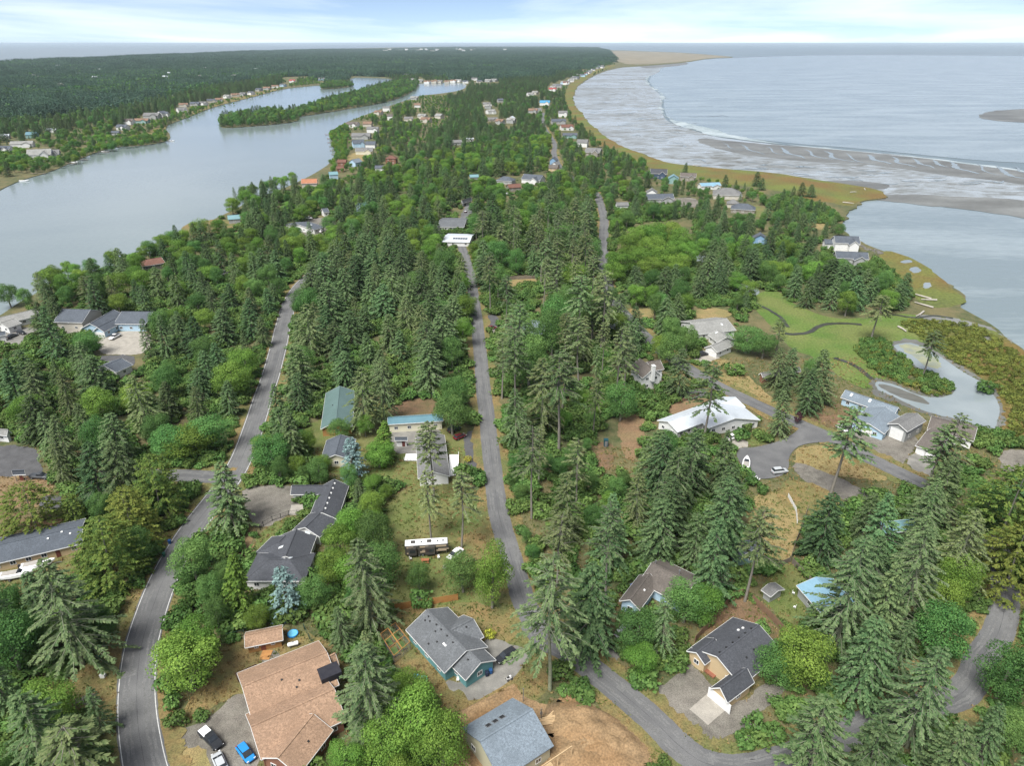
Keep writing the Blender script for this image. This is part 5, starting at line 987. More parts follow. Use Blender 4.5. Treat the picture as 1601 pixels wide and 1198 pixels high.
# ---------------------------------------------------------------- foliage materials and tree meshes
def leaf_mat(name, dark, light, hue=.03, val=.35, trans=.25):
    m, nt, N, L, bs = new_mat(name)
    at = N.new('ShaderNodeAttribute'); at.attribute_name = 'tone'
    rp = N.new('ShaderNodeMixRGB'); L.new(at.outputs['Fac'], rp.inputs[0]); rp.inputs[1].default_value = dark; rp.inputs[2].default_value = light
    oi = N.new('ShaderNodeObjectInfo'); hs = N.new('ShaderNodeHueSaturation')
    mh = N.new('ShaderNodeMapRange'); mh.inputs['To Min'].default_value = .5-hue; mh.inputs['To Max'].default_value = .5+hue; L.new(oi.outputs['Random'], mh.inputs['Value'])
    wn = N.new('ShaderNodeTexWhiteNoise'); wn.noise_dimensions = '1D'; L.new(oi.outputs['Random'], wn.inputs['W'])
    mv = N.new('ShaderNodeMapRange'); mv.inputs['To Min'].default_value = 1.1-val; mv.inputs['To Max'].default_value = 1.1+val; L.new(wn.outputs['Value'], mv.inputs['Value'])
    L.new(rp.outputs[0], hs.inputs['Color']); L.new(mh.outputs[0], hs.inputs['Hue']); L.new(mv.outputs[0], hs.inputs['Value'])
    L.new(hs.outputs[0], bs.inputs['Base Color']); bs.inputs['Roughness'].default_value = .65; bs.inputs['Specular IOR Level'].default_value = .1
    if trans:
        tr = N.new('ShaderNodeBsdfTranslucent'); L.new(hs.outputs[0], tr.inputs['Color']); ms = N.new('ShaderNodeMixShader'); ms.inputs[0].default_value = trans
        L.new(bs.outputs[0], ms.inputs[1]); L.new(tr.outputs[0], ms.inputs[2]); L.new(ms.outputs[0], N['Material Output'].inputs['Surface'])
    return m
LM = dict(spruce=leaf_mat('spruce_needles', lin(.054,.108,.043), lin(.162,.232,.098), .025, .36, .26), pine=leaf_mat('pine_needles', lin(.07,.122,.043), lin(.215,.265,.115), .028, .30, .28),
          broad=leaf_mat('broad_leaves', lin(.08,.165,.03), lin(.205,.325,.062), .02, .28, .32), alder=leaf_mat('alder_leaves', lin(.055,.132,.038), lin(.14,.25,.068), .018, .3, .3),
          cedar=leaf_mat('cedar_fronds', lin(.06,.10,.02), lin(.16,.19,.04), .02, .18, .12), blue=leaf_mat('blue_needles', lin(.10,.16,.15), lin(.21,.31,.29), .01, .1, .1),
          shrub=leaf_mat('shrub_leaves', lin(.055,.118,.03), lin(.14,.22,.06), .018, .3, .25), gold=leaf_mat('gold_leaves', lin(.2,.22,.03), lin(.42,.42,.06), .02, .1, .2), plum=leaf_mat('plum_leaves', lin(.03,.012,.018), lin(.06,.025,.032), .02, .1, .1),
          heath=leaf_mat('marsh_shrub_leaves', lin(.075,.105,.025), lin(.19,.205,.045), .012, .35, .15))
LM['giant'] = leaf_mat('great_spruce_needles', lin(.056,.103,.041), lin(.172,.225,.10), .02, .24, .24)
M_bark = pm('bark', lin(.16,.145,.12), lin(.24,.22,.19), 1.2, rough=.9, stretch=(3,3,.6), grain=.2)
M_limb = pm('lichen_limb', lin(.27,.29,.19), lin(.19,.21,.14), 1.5, rough=.9)
def kites(p, d, up, l, wd):
    """one four-cornered spray per row: root p, direction d, approximate up vector"""
    d = d/np.linalg.norm(d, axis=1, keepdims=True); s = np.cross(d, up); s /= (np.linalg.norm(s, axis=1, keepdims=True)+1e-6)
    l = l[:, None]; wd = wd[:, None]; n = len(p); nn = np.cross(s, d)
    V = np.stack([p, p+d*l*.45+s*wd-nn*l*.04, p+d*l, p+d*l*.45-s*wd-nn*l*.04], 1).reshape(-1, 3)
    return V, np.arange(4*n).reshape(n, 4)
def tube_np(pts, rad, n):
    pts = np.asarray(pts, float); V = []; Q = []
    for i in range(len(pts)):
        d = pts[min(i+1, len(pts)-1)] - pts[max(i-1, 0)]; d = d/(np.linalg.norm(d)+1e-9)
        a = np.cross(d, [0, 0, 1.0]) if abs(d[2]) < .9 else np.cross(d, [1.0, 0, 0]); a /= np.linalg.norm(a); b = np.cross(d, a)
        for k in range(n):
            t = 2*math.pi*k/n; V.append(pts[i] + rad[i]*(a*math.cos(t)+b*math.sin(t)))
    for i in range(len(pts)-1):
        for k in range(n): Q.append((i*n+k, i*n+(k+1) % n, (i+1)*n+(k+1) % n, (i+1)*n+k))
    return np.array(V), np.array(Q)
def cat_mesh(parts):
    V = []; Q = []; o = 0
    for v, q in parts: V.append(v); Q.append(q+o); o += len(v)
    return np.concatenate(V), np.concatenate(Q)
UP = np.array([[0, 0, 1.0]])
def conifer(seed, H=24., R=5., base=.12, nb=120, ns=12, droop=.35, power=.85, gaps=0., spray=1.0, limbs=.35, top=1.0, blunt=0.0, asym=.16, smin=.06):
    r = np.random.default_rng(seed); wood = []; V = []; Qn = []; T = []; off = 0
    lean = r.normal(0, .012, 2); zs = np.linspace(0, H*.985, 7)
    wood.append(tube_np([(lean[0]*z+.25*math.sin(z*.2+seed), lean[1]*z, z) for z in zs], [max(.05, H*.0115*(1-z/H)**.8+.03) for z in zs], 7))
    for i in range(nb):
        t = ((i+.5+r.uniform(-.5, .5))/nb)**.92; z = H*(base+(1-base)*t*.99)
        side = 1+asym*math.cos(i*2.39996-seed)
        Lb = side*R*max(.05, ((1-t)**power*(1-blunt)+blunt*math.sqrt(max(0, 1-t*t))))*r.uniform(.62, 1.18)*top+.25
        if gaps and r.random() < gaps*(1-t*.7): continue
        a = i*2.39996+r.normal(0, .35); ca, sa = math.cos(a), math.sin(a); lift = .28*t+.05+r.normal(0, .07); dr = droop*(1.1-.6*t)*r.uniform(.7, 1.3)
        o = np.array([lean[0]*z+.25*math.sin(z*.2+seed), lean[1]*z, z])
        m = max(5, int(ns*(.45+.75*Lb/R))); s = np.sqrt(r.uniform(smin, 1, m)); s[0] = 1.0
        x = s*Lb; zz = lift*x-dr*Lb*s**2
        c = o+np.stack([ca*x, sa*x, zz], 1)
        sgn = r.choice([-1., 1.], m); fw = np.array([ca, sa, 0.]); sd = np.array([-sa, ca, 0.])
        k = r.uniform(.25, .95, m)[:, None]; d = fw*(1.05-k*.6)+sd*sgn[:, None]*k+np.stack([np.zeros(m), np.zeros(m), -r.uniform(.12, .75, m)], 1)
        l = (.55+.17*Lb*(1.15-s)+r.uniform(0, .45, m))*spray; wd = l*r.uniform(.17, .3, m)
        v, q = kites(c, d, np.repeat(UP, m, 0)+r.normal(0, .35, (m, 3)), l, wd); V.append(v); Qn.append(q+off); off += len(v)
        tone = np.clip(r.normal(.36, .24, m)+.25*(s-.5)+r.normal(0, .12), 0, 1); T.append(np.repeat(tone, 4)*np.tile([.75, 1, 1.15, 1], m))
        if r.random() < limbs and Lb > R*.3:
            ss = np.array([0, .4, .75, .98]); wood.append(tube_np([o+np.array([ca*q_*Lb, sa*q_*Lb, lift*q_*Lb-dr*Lb*q_**2+.09]) for q_ in ss], [.02+Lb*.013, .02+Lb*.01, .045, .02], 3))
    v, q = cat_mesh(wood)
    return np.concatenate(V), np.concatenate(Qn), np.concatenate(T), v, q
def broadleaf(seed, H=13., R=5., base=.12, lobes=11, n=2600, leaf=.55, squash=.8):
    r = np.random.default_rng(seed); wood = []; V = []; Q = []; T = []; off = 0; zc = H*(base+(1-base)*.5); hz = H*(1-base)*.5
    L = [(0, 0, zc, R*.72, hz*.85)]
    for i in range(lobes):
        a = i*2.4+r.uniform(-.3, .3); t = r.uniform(-.75, .85); rr = R*math.sqrt(max(.05, 1-t*t))*r.uniform(.45, .72)
        L.append((rr*math.cos(a), rr*math.sin(a), zc+hz*t*.72, R*r.uniform(.28, .46), R*r.uniform(.26, .42)*squash))
    area = np.array([l[3]*(l[3]+l[4]) for l in L]); area[0] *= .6; cnt = np.maximum(20, (n*area/area.sum()).astype(int))
    for (x, y, z, ra, rz), m in zip(L, cnt):
        u = r.normal(0, 1, (m, 3)); u /= np.linalg.norm(u, axis=1, keepdims=True); u[:, 2] = np.where((u[:, 2] < -.35) & (r.random(m) < .7), -u[:, 2], u[:, 2])
        rad = r.uniform(.78, 1.1, m)[:, None]; bmp = 1+.13*np.sin(u[:, :1]*7+seed)*np.sin(u[:, 1:2]*8)*np.cos(u[:, 2:]*6)
        p = np.array([x, y, z])+u*rad*bmp*np.array([ra, ra, rz])
        ok = p[:, 2] > H*.03; p = p[ok]; u = u[ok]; m = len(p)
        d = r.normal(0, 1, (m, 3)); d -= (d*u).sum(1, keepdims=True)*u*.8; d[:, 2] -= .25
        l = leaf*r.uniform(.6, 1.35, m); v, q = kites(p, d, u+r.normal(0, .4, (m, 3)), l, l*r.uniform(.3, .5, m)); V.append(v); Q.append(q+off); off += len(v)
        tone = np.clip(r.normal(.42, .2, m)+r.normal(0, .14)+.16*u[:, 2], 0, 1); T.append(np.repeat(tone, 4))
    wood.append(tube_np([(0, 0, 0), (.1, .05, zc*.5), (0, 0, zc*1.05)], [R*.06+.05, R*.045+.04, R*.02+.03], 6))
    for (x, y, z, ra, rz) in L[1:6]: wood.append(tube_np([(0, 0, zc*.45), (x*.5, y*.5, (zc*.45+z)*.5+.3), (x*.9, y*.9, z)], [R*.03+.03, R*.02+.02, .03], 4))
    v, q = cat_mesh(wood)
    return np.concatenate(V), np.concatenate(Q), np.concatenate(T), v, q
VAR = {}      # kind -> list of (crown mesh, trunk mesh, source object for massed trees, H, R)
def add_variant(kind, geo, H, R, lm, bark=None):
    lv, lq, lt, wv, wq = geo; bark = bark or M_bark
    crown = np_mesh('crown', lv, lq, lm, {'tone': np.clip(lt, 0, 1)}); trunk = np_mesh('trunk', wv, wq, bark, smooth=True)
    full = np_mesh('tree_mass', np.concatenate([lv, wv]), np.concatenate([lq, wq+len(lv)]), [lm, bark], {'tone': np.concatenate([np.clip(lt, 0, 1), np.zeros(len(wv))])})
    full.polygons.foreach_set('material_index', np.concatenate([np.zeros(len(lq), np.int32), np.ones(len(wq), np.int32)]))
    VAR.setdefault(kind, []).append((crown, trunk, bpy.data.objects.new('tree_mass_source', full), H, R))
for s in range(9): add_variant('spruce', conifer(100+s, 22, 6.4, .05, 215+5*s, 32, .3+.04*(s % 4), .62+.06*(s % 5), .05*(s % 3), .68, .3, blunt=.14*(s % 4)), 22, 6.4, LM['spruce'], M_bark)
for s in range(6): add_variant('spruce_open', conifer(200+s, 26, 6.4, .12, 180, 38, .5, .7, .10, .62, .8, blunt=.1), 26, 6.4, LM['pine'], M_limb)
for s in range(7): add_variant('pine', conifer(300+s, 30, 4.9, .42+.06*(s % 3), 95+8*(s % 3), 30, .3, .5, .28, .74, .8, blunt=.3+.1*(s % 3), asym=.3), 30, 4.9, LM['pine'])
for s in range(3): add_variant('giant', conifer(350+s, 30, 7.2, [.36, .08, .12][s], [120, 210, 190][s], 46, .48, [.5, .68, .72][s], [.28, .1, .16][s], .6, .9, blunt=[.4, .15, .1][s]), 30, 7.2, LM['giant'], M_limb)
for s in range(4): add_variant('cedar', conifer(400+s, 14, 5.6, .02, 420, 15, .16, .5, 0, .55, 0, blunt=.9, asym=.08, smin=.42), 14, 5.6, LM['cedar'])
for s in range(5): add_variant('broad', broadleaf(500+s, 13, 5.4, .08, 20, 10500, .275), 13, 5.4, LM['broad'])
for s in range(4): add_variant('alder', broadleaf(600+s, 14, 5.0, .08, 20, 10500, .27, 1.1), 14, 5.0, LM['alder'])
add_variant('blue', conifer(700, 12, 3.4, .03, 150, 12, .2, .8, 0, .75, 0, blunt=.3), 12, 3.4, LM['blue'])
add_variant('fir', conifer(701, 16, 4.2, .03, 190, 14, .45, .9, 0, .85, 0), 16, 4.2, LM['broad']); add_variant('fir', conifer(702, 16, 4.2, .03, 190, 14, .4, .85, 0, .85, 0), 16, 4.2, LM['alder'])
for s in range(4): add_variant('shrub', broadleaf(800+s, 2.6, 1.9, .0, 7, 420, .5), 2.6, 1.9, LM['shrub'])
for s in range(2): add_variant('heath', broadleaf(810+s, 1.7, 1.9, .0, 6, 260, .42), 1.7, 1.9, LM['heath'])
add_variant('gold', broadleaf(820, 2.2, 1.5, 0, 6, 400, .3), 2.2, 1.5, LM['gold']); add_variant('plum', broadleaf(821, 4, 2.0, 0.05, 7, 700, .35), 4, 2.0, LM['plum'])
# far: low-poly trees grouped in clumps, only ever seen as a mass
def clump(seed, n, size, lm_c, lm_b, frac):
    r = np.random.default_rng(seed); V = []; Q = []; T = []; MI = []; off = 0
    for i in range(n):
        x, y = r.uniform(-size/2, size/2, 2); b = r.random() < frac; H = r.uniform(8, 13) if b else r.uniform(11, 20); R = H*(.42 if b else r.uniform(.2, .28)); k = 34 if b else 40
        if b:
            u = r.normal(0, 1, (k, 3)); u /= np.linalg.norm(u, axis=1, keepdims=True); u[:, 2] = np.abs(u[:, 2])*1.2-.25; p = np.array([x, y, H*.5])+u*np.array([R, R, H*.48])
            d = r.normal(0, 1, (k, 3)); l = r.uniform(.9, 1.7, k)*H*.17; w_ = l*.5; nu = u
        else:
            t = r.random(k)**1.25; a = r.uniform(0, 6.283, k); rr = R*(1-t)*r.uniform(.3, 1.05, k); p = np.stack([x+rr*np.cos(a), y+rr*np.sin(a), H*(.08+.9*t)], 1)
            d = np.stack([np.cos(a), np.sin(a), -r.uniform(.3, 1.0, k)], 1); l = (1.2+2.2*(1-t))*r.uniform(.7, 1.3, k); w_ = l*.42; nu = np.repeat(UP, k, 0)
        v, q = kites(p, d, nu+r.normal(0, .3, (k, 3)), l, w_); V.append(v); Q.append(q+off); off += len(v)
        T.append(np.repeat(np.clip(r.normal(.3, .2, k)+r.normal(0, .15), 0, 1), 4)); MI += [1 if b else 0]*k
    me = np_mesh('forest_clump', np.concatenate(V), np.concatenate(Q), [lm_c, lm_b], {'tone': np.concatenate(T)}); me.polygons.foreach_set('material_index', np.array(MI, np.int32))
    return bpy.data.objects.new('forest_clump_source', me)
LM['old'] = leaf_mat('old_spruce_needles', lin(.03,.066,.045), lin(.09,.14,.09), .02, .4, .15)  # darker needles put the crowns' lost self-shadow into the far forest colour
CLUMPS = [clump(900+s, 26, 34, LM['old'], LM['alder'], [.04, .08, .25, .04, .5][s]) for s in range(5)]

# ---------------------------------------------------------------- massed vegetation (geometry nodes, one object each)
def scatter(name, label, cat, pts, idx, rot, scl, sources):
    pts = np.asarray(pts, np.float32); n = len(pts)
    if n == 0: return None
    me = bpy.data.meshes.new(name); me.vertices.add(n); me.vertices.foreach_set('co', pts.ravel())
    for an, tp, key, val in (('inst_index', 'INT', 'value', np.asarray(idx, np.int32)), ('inst_rot', 'FLOAT_VECTOR', 'vector', np.stack([np.zeros(n), np.zeros(n), np.asarray(rot)], 1).astype(np.float32).ravel()), ('inst_scale', 'FLOAT_VECTOR', 'vector', np.asarray(scl, np.float32).ravel())):
        a = me.attributes.new(an, tp, 'POINT'); a.data.foreach_set(key, val)
    o = obj(name, me); tag(o, label, cat, kind='stuff')
    ng = bpy.data.node_groups.new(name, 'GeometryNodeTree'); ng.interface.new_socket('Geometry', in_out='INPUT', socket_type='NodeSocketGeometry'); ng.interface.new_socket('Geometry', in_out='OUTPUT', socket_type='NodeSocketGeometry')
    N = ng.nodes; L = ng.links; gi = N.new('NodeGroupInput'); go = N.new('NodeGroupOutput'); ip = N.new('GeometryNodeInstanceOnPoints'); jn = N.new('GeometryNodeJoinGeometry')
    for s in reversed(sources):
        oi = N.new('GeometryNodeObjectInfo'); oi.inputs['Object'].default_value = s; g2 = N.new('GeometryNodeGeometryToInstance'); L.new(oi.outputs['Geometry'], g2.inputs[0]); L.new(g2.outputs[0], jn.inputs[0])
    def na(nm, tp):
        q = N.new('GeometryNodeInputNamedAttribute'); q.data_type = tp; q.inputs['Name'].default_value = nm; return q.outputs['Attribute']
    L.new(gi.outputs[0], ip.inputs['Points']); L.new(jn.outputs[0], ip.inputs['Instance']); ip.inputs['Pick Instance'].default_value = True
    L.new(na('inst_index', 'INT'), ip.inputs['Instance Index']); L.new(na('inst_rot', 'FLOAT_VECTOR'), ip.inputs['Rotation']); L.new(na('inst_scale', 'FLOAT_VECTOR'), ip.inputs['Scale'])
    L.new(ip.outputs['Instances'], go.inputs[0])
    md = o.modifiers.new('scatter', 'NODES'); md.node_group = ng; return o

# ---------------------------------------------------------------- where trees stand
def in_poly(pts, poly):
    x, y = pts[:, 0], pts[:, 1]; poly = np.asarray(poly); c = np.zeros(len(pts), bool); j = len(poly)-1
    for i in range(len(poly)):
        xi, yi = poly[i]; xj, yj = poly[j]
        k = ((yi > y) != (yj > y)) & (x < (xj-xi)*(y-yi)/(yj-yi+1e-12)+xi); c ^= k; j = i
    return c
# what the photograph shows unobstructed: no scattered tree may stand in front of it
MW, MH = 401, 300; MASK = np.zeros((MH, MW), bool); _gx, _gy = np.meshgrid(np.arange(MW)*4+2, np.arange(MH)*4+2); _gp = np.stack([_gx.ravel(), _gy.ravel()], 1)
def protect(poly): MASK[in_poly(_gp, poly).reshape(MH, MW)] = True
HIDDEN = ('half hidden', 'partly hidden', 'glimpsed', 'hidden behind', 'through the tall pines', 'sunk among', 'deep in the spruces', 'slate roof among pines', 'under the pines', 'at the lane edge')
for o in [o for o in COL.objects if o.get('category') in ('house', 'shed', 'barn', 'garage', 'building', 'carport')]:
    if any(h_ in o['label'] for h_ in HIDDEN): continue
    for c in o.children:
        if c.name.startswith('roof'):
            q = [proj(*(o.location + v.co)) for v in c.data.vertices[:6]]; protect([q[i] for i in (0, 1, 3, 5, 4, 2)])
            xs = [a for a, b in q]; ys = [b for a, b in q]
            if max(xs)-min(xs) < 45 and o.location.y < 2600: MASK[max(0, int(min(ys)/4)):int(max(ys)/4)+1, max(0, int(min(xs)/4)):int(max(xs)/4)+1] = True
PROT = [[(186,1200),(180,1090),(194,1020),(214,945),(240,903),(258,906),(263,950),(250,1000),(242,1080),(262,1200)], [(150,1058),(188,955),(222,900),(240,903),(194,1020),(188,1058)], [(352,735),(386,680),(410,590),(436,500),(443,494),(434,560),(421,620),(392,690),(372,770)], [(262,738),(345,740),(345,757),(262,754)],
        [(745,440),(747,480),(766,590),(795,790),(832,935),(860,960),(805,950),(762,790),(745,620),(740,500)], [(878,1033),(911,1015),(1068,1142),(1120,1175),(1154,1178),(1200,1165),(1230,1180),(1200,1200),(1060,1200),(1000,1135)], [(1508,1032),(1544,958),(1564,888),(1581,898),(1589,932),(1588,985),(1560,1020),(1540,1075),(1514,1085)],
        [(931,312),(936,400),(950,400),(953,334)], [(1083,568),(1110,588),(1214,637),(1190,646),(1070,582)], [(1165,702),(1250,660),(1310,672),(1440,745),(1400,742),(1330,715),(1250,745),(1180,750)], [(375,764),(455,756),(470,790),(440,808),(400,830),(388,800)],
        [(630,800),(770,800),(790,880),(700,900),(690,935),(620,935),(620,850)], [(720,1075),(820,1030),(800,990),(850,1020),(800,1070),(740,1105)], [(870,1100),(960,1110),(1010,1160),(1010,1200),(830,1200)], [(1030,1090),(1075,1040),(1140,1110),(1210,1060),(1180,1120),(1120,1160)], [(1130,948),(1150,935),(1170,945),(1225,990),(1215,1005),(1150,965)],
        [(330,1010),(450,985),(530,1010),(540,1040),(400,1070),(330,1110)], [(250,1150),(330,1110),(400,1120),(410,1195),(300,1200),(258,1200)], [(0,745),(60,745),(95,772),(90,785),(0,790)], [(20,695),(62,690),(75,735),(50,745),(10,720)], [(735,676),(752,672),(762,742),(742,746)], [(605,630),(690,622),(690,700),(615,706)],
        [(150,545),(165,520),(235,515),(230,550),(212,575),(160,570)], [(-5,300)]+LAKE[2:38]+[(500,262),(440,270),(352,296),(348,330),(300,345),(240,362),(208,385),(150,392),(108,402),(30,428),(18,468),(-5,440)],
        [(1180,470),(1210,460),(1240,490),(1290,505),(1350,505),(1400,495),(1450,495),(1601,545),(1601,610),(1570,640),(1555,680),(1500,650),(1400,620),(1360,605),(1310,590),(1290,560),(1240,540),(1225,520)], [(890,130),(968,100),(1601,90),(1601,545),(1510,470),(1420,400),(1385,392),(1330,365),(1320,340),(1300,318),(1240,300),(1060,262),(960,230),(905,190)],
        [(1200,760),(1250,770),(1252,830),(1236,872),(1205,880)], [(1190,905),(1225,890),(1250,920),(1230,950),(1200,942)], [(770,436),(842,430),(845,442),(775,446)], [(1078,486),(1110,478),(1145,482),(1145,497),(1085,500)], [(970,640),(1005,655),(1000,725),(940,735),(925,700)], [(1250,650),(1280,632),(1310,632),(1330,665),(1290,675)], [(1100,562),(1180,600),(1230,635),(1190,628)], [(1555,705),(1601,700),(1601,740),(1570,738)], [(715,370),(742,370),(735,400),(716,400)], [(755,494),(780,494),(780,520),(757,522)], [(1240,700),(1300,700),(1390,744),(1350,780),(1300,772),(1240,730)]]
PROT += [[(978,356),(1010,345),(1085,338),(1085,395),(1040,415),(968,415),(958,392)], [(590,975),(640,962),(652,1005),(690,1060),(650,1068),(612,1042)], [(612,932),(716,922),(716,946),(612,958)], [(85,1078),(150,1050),(190,950),(235,880),(300,785),(312,790),(262,880),(240,903),(190,1030),(170,1080)], [(60,800),(105,815),(80,835)]]
for p in PROT: protect(p)
for p in ISLANDS: MASK[in_poly(_gp, [(x, y-14 if y < 170 else y-22) for x, y in p] ).reshape(MH, MW)] = False
def overlap(X, Y, H, R):
    hit = 0; tot = 0
    for fz, fr in ((.15, .9), (.35, .9), (.55, .7), (.75, .45), (.95, .1)):
        x0, y0 = proj(X, Y, H*fz); dep = Y*CT-(H*fz-CAMH)*ST; rr = R*fr*F/dep
        for s in (-1, 0, 1):
            i, j = int((y0)/4), int((x0+s*rr)/4); tot += 1
            if 0 <= i < MH and 0 <= j < MW and MASK[i, j]: hit += 1
    return hit/tot
TREES = []   # (kind, x, y, H, R, variant, rot, label, group, hand)
GRID = {}
def crowded(x, y, d):
    gi, gj = int(x//8), int(y//8)
    for a in (-1, 0, 1):
        for b in (-1, 0, 1):
            for (u, v, e) in GRID.get((gi+a, gj+b), ()):
                if (u-x)**2+(v-y)**2 < (d*.5+e*.5)**2: return True
    return False
def put(kind, x, y, H, R, label, group=None, hand=False, sp=4.0):
    TREES.append([kind, x, y, H, R, random.randrange(99), random.uniform(0, 6.283), label, group, hand]); GRID.setdefault((int(x//8), int(y//8)), []).append((x, y, sp))
def top(kind, x, y, H, R, label, group=None):
    """a tree singled out in the photograph, placed by its top"""
    q = P(x, y, H*.985); put(kind, q.x, q.y, H, R, label, group, True, R*1.3)
